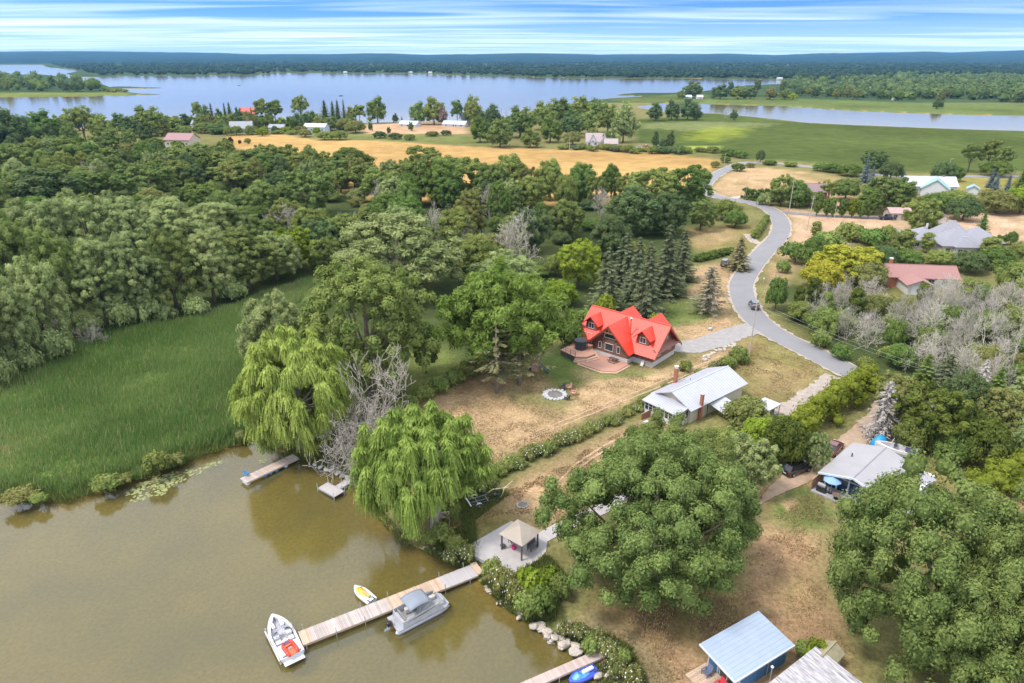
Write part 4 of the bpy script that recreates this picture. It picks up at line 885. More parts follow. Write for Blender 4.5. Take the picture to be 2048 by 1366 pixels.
# ---------------- hedges
def hedge(path, width, h, label, leaf='cedar', per=2.0):
    C = smooth_path(poly(path), 12); d = np.concatenate([[0], np.cumsum(np.linalg.norm(np.diff(C, axis=0), axis=1))]); n = int(d[-1] / (width * .33))
    t = np.linspace(0, d[-1], n); cx = np.interp(t, d, C[:, 0]); cy_ = np.interp(t, d, C[:, 1]); o = (cx[0], cy_[0])
    L = Leaves(); cen = []; 
    for i in range(n):
        for k in range(7):
            cen.append((cx[i] - o[0] + U(-.42, .42) * width, cy_[i] - o[1] + U(-.42, .42) * width, h * U(.12, .9)))
        cen.append((cx[i] - o[0], cy_[i] - o[1], h * .9 + U(-.1, .12) * h))
    cen = np.array(cen); m_ = len(cen); rc = np.full(m_, width * .27) * (0.8 + .4 * rng.random(m_)); ct = np.clip(.5 + rng.normal(size=m_) * .15, 0, 1)
    L.cores(cen, rc * .75, ct); k = 55; ci = np.repeat(np.arange(m_), k); dd = unit(rng.normal(size=(m_ * k, 3)) + np.array([0, 0, .45]))
    L.cards(cen[ci] + dd * (rc[ci] * (.75 + .45 * rng.random(m_ * k)))[:, None], unit(dd + rng.normal(size=dd.shape) * .4), np.full(m_ * k, .22), .42, ct[ci] * .55 + .45 * rng.random(m_ * k), T=None)
    ob = link('cedar_hedge', L.mesh('hedge', LM[leaf]), None, (o[0], o[1], GZ)); tag(ob, label, 'hedge'); return ob
hedge([(1735, 790), (1700, 806), (1650, 838), (1600, 876), (1560, 905)], 4.2, 5.0, 'tall loose cedar hedge between the white-roofed bungalow and the lane', 'cedar2')
hedge([(2070, 945), (2030, 965), (1985, 992), (1945, 1008)], 4.2, 4.0, 'yellow-green cedar hedge at the right edge beyond the cottage', 'cedar2')
hedge([(1487, 398), (1505, 401), (1535, 403), (1560, 406)], 2.5, 4.5, 'clipped dark hedge along the yard at the road bend', 'dark')
hedge([(1390, 524), (1430, 515), (1460, 508)], 2.2, 1.8, 'low clipped hedge by the dry lawn left of the road', 'dark')
hedge([(1532, 442), (1520, 462), (1508, 478)], 1.6, 2.2, 'green verge hedge on the inside of the road bend', 'mid')
# ---------------- lots on the right
for i, (bx, k) in enumerate(((1632, 'spindle'), (1652, 'spindle'), (1664, 'spindle'), (1683, 'spindle'), (1702, 'spindle'), (1720, 'spindle'), (1735, 'spindle'))):
    tree(k, bx, 432 + i * 1.0, (380, 395, 393, 396, 395, 400, 385)[i], 19, 'row of slim trees along the paved drive', 'cedar2' if i == 4 else 'dark')
for bx, by, t, w_, k, lf in ((1560, 412, 345, 62, 'mapleB', 'mid'), (1590, 415, 360, 50, 'mapleA', 'dark'), (1530, 410, 385, 36, 'bush', 'grey'), (1620, 412, 385, 50, 'low', 'mid'), (1655, 405, 358, 40, 'airy', 'mid'), (1690, 400, 355, 60, 'low', 'near'), (1770, 420, 348, 100, 'mapleB', 'near'), (1735, 428, 372, 46, 'column', 'dark'), (1800, 415, 365, 60, 'low', 'olive'),
                          (1835, 470, 392, 74, 'mapleB', 'mid'), (1860, 465, 415, 40, 'spruce', None), (1925, 440, 395, 70, 'low', 'deep'), (1990, 425, 380, 90, 'low', 'olive'), (2040, 425, 372, 90, 'low', 'lime'), (1905, 420, 380, 80, 'low', 'mid'), (1870, 425, 385, 70, 'low', 'dark'), (1960, 475, 420, 36, 'spruce', 'dark'),
                          (1745, 345, 297, 52, 'mapleB', 'deep'), (1780, 360, 322, 50, 'low', 'deep'), (1700, 352, 328, 50, 'low', 'dark'), (1665, 345, 326, 44, 'low', 'dark'), (1640, 342, 325, 34, 'bush_dark', 'dark'), (1885, 362, 322, 52, 'low', 'deep'), (1905, 362, 330, 40, 'low', 'dark'), (1935, 345, 283, 44, 'airy', 'near'), (1972, 345, 275, 50, 'airy', 'mid'), (2000, 350, 290, 46, 'airy', 'near'), (1990, 352, 320, 60, 'low', 'dark'), (2040, 380, 330, 40, 'spruce', 'dark'),
                          (1520, 325, 299, 18, 'low', 'deep'), (1690, 560, 485, 130, 'mapleB', 'yellow'), (1640, 575, 520, 90, 'low', 'yellow'), (1730, 575, 520, 80, 'low', 'olive'), (1625, 530, 470, 50, 'low', 'dark'), (1590, 525, 482, 60, 'bush_dark', 'dark'), (1650, 500, 460, 60, 'bush_dark', 'mid'), (1700, 480, 448, 60, 'bush', 'mid'), (1740, 490, 455, 60, 'bush_dark', 'dark'), (1770, 490, 450, 40, 'low', 'mid'),
                          (1800, 520, 455, 44, 'column', 'mid'), (1852, 505, 462, 28, 'column', 'mid'), (1765, 530, 490, 60, 'low', 'deep'), (1815, 530, 500, 60, 'low', 'dark'), (1880, 530, 500, 60, 'low', 'mid'), (1935, 545, 502, 70, 'low', 'deep'), (1990, 540, 495, 70, 'low', 'dark'), (1975, 520, 470, 40, 'column', 'mid'), (2035, 530, 485, 60, 'low', 'mid'), (2030, 590, 520, 80, 'low', 'mid'), (1550, 620, 552, 44, 'low', 'dark'), (1565, 545, 520, 30, 'bush', 'mid'),
                          (1630, 475, 440, 22, 'column', 'olive'), (1648, 474, 462, 12, 'bush_dark', 'dark'), (1722, 468, 455, 20, 'bush_dark', 'dark'), (1690, 470, 445, 40, 'bush', 'grey'), (2003, 490, 470, 14, 'column', 'dark'), (2020, 490, 462, 24, 'low', 'dark'), (1995, 485, 468, 10, 'column', 'dark')):
    tree(k, bx, by, t, w_, 'house lots on the right of the road', lf)
for bx, by, t, w_ in ((1728, 365, 308, 28), (1742, 368, 330, 22), (1803, 375, 342, 26), (1980, 375, 334, 24), (1990, 380, 345, 22), (2012, 388, 348, 24)):
    tree('bluespruce', bx, by, t, w_, 'blue spruces beside the green-roofed white house')
# thicket with bare crowns right of the road
def thicket(x, y):
    r = rng.random()
    if r < .42: plant('bareA' if rng.random() < .5 else 'bareB', x, y, U(5, 8.5), U(6, 9.5), 'thicket right of the road bend')
    elif r < .72: plant('low', x, y, U(4.5, 7), U(4, 6.5), 'thicket right of the road bend', random.choice(['mid', 'olive', 'dark', 'near']))
    elif r < .82: plant('column', x, y, U(2.5, 3.5), U(6, 8), 'thicket right of the road bend', random.choice(['cedar', 'mid']))
    else: plant('bush', x, y, U(3, 5), U(2.2, 3.6), 'thicket right of the road bend', random.choice(['mid', 'lime', 'olive', 'dark']))
scatter([(1575, 630), (1640, 600), (1760, 620), (1900, 605), (2120, 610), (2140, 800), (1990, 800), (1850, 760), (1770, 730), (1680, 690), (1610, 660)], 4.3, 100, thicket)
for bx, by, t, w_, k in ((1960, 735, 575, 110, 'baretall'), (2020, 760, 580, 110, 'baretall'), (1845, 700, 590, 90, 'bareA'), (1790, 690, 585, 80, 'bareA'), (1650, 615, 560, 80, 'bareB'), (1900, 640, 565, 90, 'bareA'), (2040, 650, 540, 80, 'bareB')):
    tree(k, bx, by, t, w_, 'thicket right of the road bend')
for bx, by, t, w_, k, lf in ((1790, 860, 745, 110, 'mapleB', 'olive'), (1850, 900, 770, 150, 'mapleB', 'cedar'), (1915, 850, 745, 100, 'mapleA', 'deep'), (1880, 800, 705, 90, 'spruce', None), (1840, 790, 705, 70, 'spruce', 'dark'), (2000, 880, 770, 110, 'mapleB', 'olive'), (1950, 930, 830, 110, 'low', 'cedar'), (1900, 925, 850, 90, 'low', 'dark'), (2040, 850, 740, 90, 'mapleC', 'grey'), (1980, 820, 730, 70, 'spruce', 'dark'), (1820, 900, 830, 80, 'low', 'mid'), (2060, 920, 830, 90, 'low', 'grey'), (1730, 742, 715, 40, 'bush', 'mid'), (1680, 718, 690, 40, 'bush', 'dark'), (1640, 695, 660, 44, 'bush', 'mid')):
    tree(k, bx, by, t, w_, 'dense trees above the glass-fronted cottage', lf)
# ---------------- far shore row and distant trees
FAR = [(30, 300, 220, 80, 'far', 'deep'), (90, 285, 222, 70, 'far', 'dark'), (-40, 310, 225, 90, 'far', 'deep'), (172, 285, 208, 62, 'airy', 'mid'), (210, 285, 230, 50, 'far', 'mid'), (245, 270, 228, 46, 'far', 'dark'), (300, 272, 214, 76, 'far', 'mid'), (268, 275, 235, 50, 'far', 'deep'), (345, 262, 232, 50, 'far', 'mid'), (325, 272, 240, 40, 'far', 'olive'), (372, 256, 228, 30, 'far', 'deep'), (397, 246, 199, 22, 'fartall', 'near'), (415, 255, 212, 26, 'far', 'deep'),
       (428, 258, 204, 24, 'spruce', None), (441, 252, 218, 20, 'far', 'dark'), (453, 247, 204, 18, 'spruce', 'dark'), (463, 250, 203, 26, 'spruce', 'dark'), (480, 250, 216, 22, 'far', 'deep'), (495, 252, 222, 22, 'far', 'olive'), (507, 258, 213, 18, 'spruce', None), (525, 247, 192, 30, 'fartall', 'mid'), (552, 248, 195, 36, 'fartall', 'dark'), (538, 258, 228, 24, 'far', 'mid'), (570, 255, 237, 30, 'far', 'lime'), (588, 256, 232, 24, 'far', 'deep'), (604, 250, 187, 40, 'airy', 'mid'), (625, 252, 222, 30, 'far', 'dark'),
       (638, 254, 228, 24, 'far', 'mid'), (651, 240, 198, 30, 'spruce', 'dark'), (667, 240, 200, 22, 'spruce', 'dark'), (677, 242, 198, 24, 'spruce', 'deep'), (689, 238, 197, 14, 'spruce', None), (703, 244, 214, 24, 'far', 'olive'), (720, 246, 205, 28, 'fartall', 'mid'), (756, 246, 195, 46, 'far', 'dark'), (690, 262, 236, 40, 'low', 'olive'), (712, 266, 240, 44, 'low', 'olive'), (791, 246, 227, 14, 'far', 'deep'), (804, 246, 232, 9, 'spruce', 'deep'), (741, 262, 245, 11, 'far', 'deep'), (778, 268, 254, 10, 'far', 'deep'), (822, 262, 244, 13, 'far', 'dark'),
       (838, 249, 205, 40, 'far', 'near'), (868, 249, 196, 50, 'far', 'mid'), (885, 250, 215, 24, 'far', 'brown'), (915, 250, 195, 26, 'fartall', 'dark'), (945, 250, 193, 44, 'far', 'mid'), (965, 252, 225, 30, 'far', 'deep'), (985, 256, 210, 40, 'far', 'deep'), (760, 276, 262, 30, 'low', 'deep'), (790, 278, 265, 30, 'low', 'deep'), (865, 272, 262, 30, 'low', 'olive'), (892, 270, 260, 24, 'low', 'deep'), (820, 280, 268, 26, 'low', 'mid'), (650, 280, 262, 36, 'low', 'mid'), (680, 280, 260, 36, 'low', 'mid'), (610, 274, 258, 30, 'low', 'olive'), (440, 268, 246, 50, 'low', 'deep'), (410, 266, 244, 40, 'low', 'mid'),
       (500, 270, 250, 20, 'low', 'mid'), (525, 272, 255, 24, 'low', 'lime'), (450, 287, 276, 10, 'bush', 'purple'), (462, 287, 274, 11, 'bush', 'purple'), (480, 288, 280, 7, 'bush', 'purple'), (496, 288, 276, 14, 'bush', 'mid'),
       (960, 285, 235, 46, 'far', 'dark'), (1000, 295, 240, 60, 'far', 'near'), (1040, 275, 215, 70, 'far', 'near'), (1085, 260, 205, 60, 'far', 'mid'), (1120, 245, 197, 60, 'far', 'near'), (1160, 240, 193, 56, 'far', 'mid'), (1190, 240, 198, 50, 'far', 'near'), (1215, 265, 208, 50, 'far', 'mid'), (1246, 285, 208, 58, 'far', 'grey'), (1140, 275, 225, 60, 'far', 'deep'), (1175, 268, 222, 50, 'far', 'mid'), (1100, 285, 235, 50, 'far', 'dark'), (1060, 295, 258, 46, 'far', 'mid'), (1145, 290, 262, 40, 'low', 'olive'), (1185, 285, 255, 30, 'low', 'olive'), (1215, 292, 262, 36, 'low', 'dark'),
       (1310, 242, 206, 34, 'far', 'deep'), (1342, 240, 201, 34, 'far', 'deep'), (1375, 240, 197, 40, 'far', 'deep'), (1393, 240, 215, 24, 'far', 'deep'), (1450, 238, 214, 14, 'bareA', None), (1467, 240, 220, 18, 'far', 'deep'), (1310, 297, 262, 16, 'far', 'deep'), (1340, 298, 262, 20, 'far', 'deep'), (1325, 298, 276, 16, 'low', 'deep'), (1360, 305, 290, 24, 'low', 'deep'),
       (1385, 196, 163, 44, 'far', 'deep'), (1362, 198, 180, 20, 'far', 'mid'), (1440, 198, 170, 40, 'far', 'deep'), (1475, 198, 172, 40, 'far', 'mid'), (1460, 190, 160, 14, 'fartall', 'deep'), (1513, 192, 156, 16, 'fartall', 'deep'), (1500, 198, 175, 30, 'far', 'deep'), (1540, 199, 175, 30, 'far', 'olive'), (1570, 199, 178, 28, 'far', 'near'), (1585, 200, 186, 20, 'low', 'lime'), (1565, 188, 162, 16, 'far', 'deep'), (1872, 218, 198, 18, 'far', 'deep'), (1882, 218, 203, 8, 'low', 'deep'),
       (1455, 312, 296, 36, 'low', 'dark'), (1480, 316, 300, 30, 'low', 'dark'), (1425, 306, 292, 30, 'low', 'olive'), (1400, 304, 294, 30, 'low', 'olive'), (1475, 342, 326, 30, 'low', 'dark'), (1500, 335, 325, 20, 'low', 'olive'), (1540, 330, 320, 30, 'low', 'dark'), (1580, 333, 322, 30, 'low', 'mid'), (1450, 325, 312, 24, 'low', 'dark'), (1430, 335, 322, 20, 'low', 'olive')]
for bx, by, t, w_, k, lf in FAR:
    tree(k, bx, by, t, w_, 'far shore' if by < 262 else 'far lots', lf, parts=True)
for i in range(22):
    bx = 1130 + i * 11.5 + U(-4, 4); tree('bush', bx, 298 + (bx - 1130) * .045 + U(-3, 3), 287 + (bx - 1130) * .04 + U(-4, 3), U(18, 30), 'far hedge line along the grain field', random.choice(['olive', 'mid', 'deep']), parts=True)
for i in range(9):
    tree('baretall', 1002 + i * 6.4 + U(-2, 2), 250, 203 + U(0, 14), 10, 'far grey bare trees on the lake shore', 'dead')
def farfill(x, y): plant('far', x, y, U(9, 15), U(10, 17), 'far lots', random.choice(['deep', 'dark', 'mid', 'near']))
scatter([(-120, 330), (-120, 268), (0, 262), (330, 258), (330, 290), (200, 302), (0, 315)], 11, 26, farfill)
for q in ((450, 347, 298, 80, 'mapleB', 'mid'), (512, 352, 292, 84, 'mapleC', 'near'), (600, 366, 302, 84, 'mapleB', 'mid'), (535, 368, 308, 90, 'mapleA', 'dark'), (682, 374, 312, 80, 'mapleB', 'near'), (420, 335, 290, 70, 'mapleB', 'near'), (800, 385, 318, 80, 'mapleB', 'mid'), (360, 330, 290, 80, 'mapleA', 'mid'), (760, 402, 332, 76, 'mapleB', 'mid'), (795, 412, 342, 76, 'mapleA', 'near'), (842, 408, 306, 84, 'mapleB', 'mid'), (985, 412, 322, 84, 'mapleB', 'near'), (1062, 418, 352, 66, 'mapleA', 'mid'), (1130, 418, 348, 54, 'low', 'mid'), (1192, 415, 346, 50, 'mapleB', 'near'), (1255, 408, 342, 66, 'mapleB', 'mid'), (890, 412, 318, 80, 'mapleA', 'dark'), (730, 385, 322, 70, 'mapleB', 'near')):
    tree(q[0 + 4], q[0], q[1], q[2], q[3], 'wood behind the log house field', q[5])
for i in range(34):
    bx = 335 + i * 11.2 + U(-6, 6); tree('far', bx, U(248, 262), U(224, 240), U(18, 34), 'far shore', random.choice(['deep', 'dark', 'mid', 'olive', 'near']))
for i in range(26):
    bx = 330 + i * 12 + U(-6, 6); tree('low', bx, U(262, 272), U(250, 260), U(14, 30), 'far lots', random.choice(['olive', 'mid', 'lime', 'deep']))
for bx, by, t, w_, k, lf in ((40, 1000, 976, 70, 'bush', 'olive'), (78, 1003, 985, 34, 'bush', 'mid'), (212, 976, 948, 60, 'bush', 'mid'), (250, 963, 945, 34, 'bush', 'olive'), (318, 942, 893, 56, 'bush_dark', 'mid'), (352, 925, 905, 40, 'bush', 'olive'), (485, 876, 858, 30, 'bush_lime', 'lime')):
    tree(k, bx, by, t + (by - t) * .2, w_, 'reed bank', 'olive' if lf == 'lime' else lf)
def islefill(x, y): plant('far', x, y, U(10, 17), U(14, 22), 'lake point', random.choice(['deep', 'dark', 'mid', 'deep']))
scatter([(-200, 172), (0, 172), (110, 174), (180, 178), (208, 182), (200, 185), (90, 186.5), (-200, 187)], 14, 26, islefill)
def wetfill(x, y): plant('far', x, y, U(10, 18), U(9, 15), 'wetland edge', random.choice(['deep', 'dark', 'deep', 'olive']))
scatter([(1590, 190), (1660, 186), (1800, 192), (2100, 195), (2100, 208), (1960, 205), (1800, 204), (1700, 199), (1600, 196)], 16, 34, wetfill)
# ---------------- far woods: one mass, too small to tell apart
def blobs(pts, n, hr, rr, name, label, leaf, edge=0.0, base=GZ, per=34):
    P = poly(pts, 0); xs = [p[0] for p in P]; ys = [p[1] for p in P]
    X = []; Y = []
    pp = np.array(pts, float); lo, hi = pp.min(0), pp.max(0); tries = 0
    while len(X) < n and tries < 60:
        px = rng.uniform(lo[0], hi[0], 4000); py = rng.uniform(lo[1], hi[1], 4000); ok = inside(px, py, pts); a, b = GA(px[ok], py[ok], 0); X += list(a); Y += list(b); tries += 1
    X = np.array(X[:n]); Y = np.array(Y[:n])
    if edge:
        k = int(n * edge); e = len(pts) // 2
    h = rng.uniform(hr[0], hr[1], n); r = rng.uniform(rr[0], rr[1], n) * (1 + np.clip((Y - 2400) / 2500, 0, 1.6))
    cen = np.stack([X, Y, base + h * .55], 1); L = Leaves(); ct = np.clip(.5 + rng.normal(size=n) * .22, 0, 1); k = len(ICO_V)
    j = 1 + (rng.random((n, k, 1)) - .5) * .5; sc_ = np.stack([r, r, h * .5], 1)
    L.V.append((cen[:, None] + ICO_V[None] * j * sc_[:, None] * .86).reshape(-1, 3)); L.T3.append((np.arange(n)[:, None, None] * k + ICO_F[None]).reshape(-1, 3)); L.t.append(np.repeat(ct, k)); L.n += n * k
    ci = np.repeat(np.arange(n), per); m_ = len(ci); dd = unit(rng.normal(size=(m_, 3)) + np.array([0, 0, .5])); P_ = cen[ci] + dd * sc_[ci] * (.8 + .35 * rng.random(m_))[:, None]
    L.cards(P_, unit(dd + rng.normal(size=dd.shape) * .5), r[ci] * .24, .6, ct[ci] * .5 + rng.random(m_) * .5)
    o = link(name, L.mesh(name, LM[leaf])); tag(o, label, 'woodland', kind='stuff'); return o
blobs([(95, 128), (300, 126.5), (700, 124), (1200, 124), (2048, 124), (2500, 124), (2500, 158), (2048, 152), (1800, 150), (1660, 160), (1560, 158.5), (1400, 157), (1200, 156.5), (1100, 155), (1000, 151.5), (900, 150), (860, 147), (700, 146), (560, 145), (540, 147), (500, 150), (350, 151), (200, 152), (160, 141)], 5200, (8, 15), (6, 12), 'far_woodland', 'dark band of woodland on the far side of the lake', 'farwood', per=14)
blobs([(1590, 163), (1680, 158), (1800, 152), (2048, 154), (2500, 156), (2500, 205), (2048, 207), (1960, 203), (1880, 197), (1800, 202), (1700, 196), (1600, 192), (1570, 172)], 900, (7, 14), (5, 10), 'wetland_woods', 'rolling woods behind the light green marsh strip on the right', 'deep', per=40)
blobs([(-500, 150), (0, 152), (60, 153), (120, 158), (170, 168), (212, 178), (206, 184), (100, 184), (0, 184), (-500, 188)], 190, (10, 20), (6, 11), 'island_woods', 'dense trees on the wooded point at left in the lake', 'dark')
blobs([(210, 181), (235, 181.5), (262, 185), (250, 187), (210, 186)], 14, (2.5, 5), (4, 6), 'point_scrub', 'low scrub at the tip of the wooded point', 'olive')
# ---------------- reeds
def reeds():
    P = poly([(-260, 850), (0, 768), (100, 718), (200, 662), (300, 654), (420, 630), (540, 582), (630, 558), (610, 600), (500, 650), (487, 740), (478, 830), (492, 872), (470, 885), (400, 905), (340, 925), (240, 960), (130, 995), (0, 985), (-260, 985)])
    xs = [p[0] for p in P]; ys = [p[1] for p in P]; n = 210000
    X = rng.uniform(min(xs), max(xs), n); Y = rng.uniform(min(ys), max(ys), n); ok = inside(X + (fnoise(X, Y, 4, 7) - .5) * 5, Y + (fnoise(X, Y, 4, 8) - .5) * 5, P); X = X[ok]; Y = Y[ok]
    d = pdist(X, Y, BAY); n = len(X)
    hn = fnoise(X, Y, 7, 91, 3); h = (0.8 + 1.6 * hn) * (0.65 + .6 * rng.random(n)) * np.clip(.5 + d / 2, .5, 1)
    zb = np.minimum(.6, 0.02 + d * .28) * 0.9
    az = rng.random(n) * 6.283; wd = .055 + .05 * rng.random(n); lean = rng.normal(size=(n, 2)) * .22 + np.array([.12, 0])
    A = np.stack([X - np.cos(az) * wd, Y - np.sin(az) * wd, zb], 1); B = np.stack([X + np.cos(az) * wd, Y + np.sin(az) * wd, zb], 1); C = np.stack([X + lean[:, 0] * h, Y + lean[:, 1] * h, zb + h], 1)
    V = np.stack([A, B, C], 1).reshape(-1, 3); F = np.arange(3 * n).reshape(n, 3)
    patch = fnoise(X, Y, 14, 95, 3); t = np.clip(.15 + .8 * (patch - .2) + (rng.random(n) - .5) * .45, 0, 1)
    t = np.where(rng.random(n) < .06 + .22 * np.clip((patch - .58) * 5, 0, 1), 1.0, t * .85)
    m = leaf_mat('reed', (0.125, 0.205, 0.046), (0.450, 0.375, 0.200), transl=.35); e = next(q for q in m.node_tree.nodes if q.type == 'VALTORGB').color_ramp.elements.new(.86); e.color = (0.325, 0.395, 0.135, 1)
    tag(link('reed_bed', np_mesh('reed_bed', V, [F], np.repeat(t, 3), m)), 'bed of tall green reeds between the willows and the bay', 'reeds', kind='stuff')
reeds()
def grass_bank():
    """rough grass and weeds on banks and verges"""
    V = []; T = []
    for pts, n, hh in (([(840, 1092), (930, 1050), (900, 1000), (990, 975), (1020, 990), (950, 1040), (960, 1130), (905, 1120)], 7000, .5), ([(960, 1150), (1020, 1155), (1095, 1110), (1140, 1160), (1110, 1235), (1050, 1232), (1000, 1200)], 8000, .55), ([(1090, 1262), (1150, 1240), (1260, 1290), (1300, 1370), (1210, 1370), (1150, 1300)], 5000, .4),
                       ([(0, 985), (130, 998), (240, 962), (340, 927), (450, 892), (440, 880), (330, 910), (230, 940), (120, 975), (0, 965)], 6000, .9), ([(560, 900), (600, 880), (700, 920), (780, 1030), (830, 1085), (800, 1080), (720, 985), (680, 945), (640, 924)], 6000, .6)):
        P = poly(pts); xs = [p[0] for p in P]; ys = [p[1] for p in P]; X = rng.uniform(min(xs), max(xs), n * 3); Y = rng.uniform(min(ys), max(ys), n * 3); ok = inside(X, Y, P); X = X[ok][:n]; Y = Y[ok][:n]; k = len(X)
        d = pdist(X, Y, BAY); zb = np.minimum(GZ, .02 + d * .28) - .03; h = hh * (.5 + rng.random(k)); az = rng.random(k) * 6.283; wd = .04 + .05 * rng.random(k); ln = rng.normal(size=(k, 2)) * .4
        A = np.stack([X - np.cos(az) * wd, Y - np.sin(az) * wd, zb], 1); B = np.stack([X + np.cos(az) * wd, Y + np.sin(az) * wd, zb], 1); C = np.stack([X + ln[:, 0] * h, Y + ln[:, 1] * h, zb + h], 1)
        V.append(np.stack([A, B, C], 1).reshape(-1, 3)); T.append(np.repeat(np.clip(.3 + .5 * rng.random(k), 0, 1), 3))
    V = np.concatenate(V); F = np.arange(len(V)).reshape(-1, 3); m = leaf_mat('rough_grass', (0.060, 0.100, 0.018), (0.230, 0.250, 0.080), transl=.3)
    tag(link('rough_grass', np_mesh('rough_grass', V, [F], np.concatenate(T), m)), 'rough grass and weeds on the banks and road verge', 'grass', kind='stuff')
grass_bank()
def lawn_tufts():
    V = []; T = []
    for pts, n in (([(880, 800), (960, 750), (1130, 750), (1180, 765), (1330, 750), (1430, 700), (1500, 690), (1300, 785), (1010, 925), (950, 920)], 30000), ([(985, 985), (1250, 858), (1320, 840), (1260, 900), (1190, 1030), (1050, 1050), (930, 1060)], 16000), ([(1500, 1080), (1540, 985), (1640, 985), (1660, 1100), (1690, 1340), (1640, 1400), (1380, 1400), (1240, 1330), (1170, 1250), (1300, 1200), (1420, 1240)], 30000),
                   ([(1510, 665), (1650, 745), (1560, 830), (1500, 800), (1480, 760), (1400, 735)], 14000), ([(1300, 650), (1330, 590), (1450, 530), (1470, 600), (1480, 650), (1430, 690)], 10000)):
        P = poly(pts); xs = [p[0] for p in P]; ys = [p[1] for p in P]; X = rng.uniform(min(xs), max(xs), n * 3); Y = rng.uniform(min(ys), max(ys), n * 3); ok = inside(X + (fnoise(X, Y, 6, 17) - .5) * 9, Y + (fnoise(X, Y, 6, 18) - .5) * 9, P) & (fnoise(X, Y, 2.5, 33, 3) > .40 + .2 * rng.random(n * 3)); X = X[ok][:n * 35 // 100]; Y = Y[ok][:n * 35 // 100]; k = len(X)
        h = .10 + .16 * rng.random(k); az = rng.random(k) * 6.283; wd = .05 + .06 * rng.random(k); ln = rng.normal(size=(k, 2)) * .6; zb = np.full(k, GZ - .02)
        A = np.stack([X - np.cos(az) * wd, Y - np.sin(az) * wd, zb], 1); B = np.stack([X + np.cos(az) * wd, Y + np.sin(az) * wd, zb], 1); C = np.stack([X + ln[:, 0] * h, Y + ln[:, 1] * h, zb + h], 1)
        V.append(np.stack([A, B, C], 1).reshape(-1, 3)); T.append(np.repeat(np.clip(fnoise(X, Y, 5, 41, 3) * 1.4 - .2 + (rng.random(k) - .5) * .5, 0, 1), 3))
    V = np.concatenate(V); F = np.arange(len(V)).reshape(-1, 3); m = leaf_mat('dry_grass', (0.280, 0.225, 0.105), (0.470, 0.330, 0.190), transl=.2)
    tag(link('dry_grass', np_mesh('dry_grass', V, [F], np.concatenate(T), m)), 'short dry grass tufts on the yards and lawns', 'grass', kind='stuff')
lawn_tufts()
def lily_pads():
    V = []; F = []; n = 0
    spots = [(268, 985, 4), (285, 975, 6), (300, 965, 7), (322, 962, 8), (345, 958, 8), (365, 950, 6), (390, 944, 4), (415, 932, 3), (435, 926, 3), (275, 998, 4), (525, 922, 2.5), (310, 985, 6), (340, 972, 5)]
    for px, py, r in spots:
        x, y, _ = G(px, py, 0)
        for _ in range(int(22 * r / 4)):
            a = U(0, 6.283); q = r * .24 * math.sqrt(random.random()); rr = U(.09, .24); cx, cy_ = x + q * math.cos(a), y + q * math.sin(a); z = .012 + U(0, .02)
            V += [(cx + rr * math.cos(k * 1.0472), cy_ + rr * math.sin(k * 1.0472), z) for k in range(6)]; F.append([n + k for k in range(6)]); n += 6
    m = mat('lily_pad', (0.25, 0.27, 0.10), .6, .3, .7)
    tag(link('lily_pads', np_mesh('lily_pads', np.array(V), [np.array(F)], mat=m)), 'floating yellow-green lily pads off the reed bank', 'lily pads', kind='stuff')
lily_pads()
# ---------------- labels: what sets each tree apart
ORD = ['leftmost', 'second from left', 'third from left', 'fourth from left', 'fifth from left', 'sixth from left', 'seventh from left', 'eighth from left', 'ninth from left', 'tenth from left', 'eleventh from left', 'twelfth from left']
ZN = {'stand of tall willows left above the marsh': 'in the stand above the reed marsh', 'foot of the willow stand at the marsh edge': 'at the foot of the willow stand by the reeds', 'willow stand edge': 'at the edge of the willow stand', 'wood behind the willow stand': 'in the wood behind the willow stand',
      'wood between the grain field and the log house': 'in the wood behind the log house', 'dead trees in the wood': 'in the wood behind the willows', 'shrub row at the left edge of the log-house lawn': 'along the left edge of the log-house lawn', 'weedy strip between the log-house lawn and the bungalow lot': 'in the weedy strip by the lawn', 'weeds on the rocky bank': 'on the bank near the gazebo patio',
      'single shrubs by houses': 'by the houses', 'row of slim trees along the paved drive': 'in the row along the paved drive', 'house lots on the right of the road': 'on the house lots right of the road', 'blue spruces beside the green-roofed white house': 'near the green-roofed white house', 'thicket right of the road bend': 'in the roadside thicket', 'dense trees above the glass-fronted cottage': 'above the glass-fronted cottage',
      'far shore': 'on the far lake shore', 'far lots': 'before the lake', 'far hedge line along the grain field': 'in the far hedge along the field', 'far grey bare trees on the lake shore': 'on the far lake shore', 'undergrowth in the wood': 'in the undergrowth of the wood', 'wood behind the log house field': 'at the near edge of the grain field', 'reed bank': 'on the bank where the reeds meet the bay', 'lake point': 'on the wooded lake point', 'wetland edge': 'by the far marsh strip'}
def distinct(L, base, group=None):
    """L: (sideways, distance, object); alike things told apart by their place"""
    n = len(L)
    if group and n > 1:
        for q in L: q[2]['group'] = group
    if n == 1: L[0][2]['label'] = base; return
    if n > 12:
        L = sorted(L, key=lambda q: q[1]); k = -(-n // 12); parts = 2 if n <= 24 else 3
        names = ('near row', 'far row') if parts == 2 else ('near row', 'middle row', 'far row')
        for i in range(parts): distinct(L[i * n // parts:(i + 1) * n // parts], base + ', ' + names[i])
        return
    L = sorted(L, key=lambda q: q[0])
    for i, q in enumerate(L): q[2]['label'] = base + (' ' if base.endswith('row') else ', ') + ('rightmost' if i == n - 1 else ORD[i])
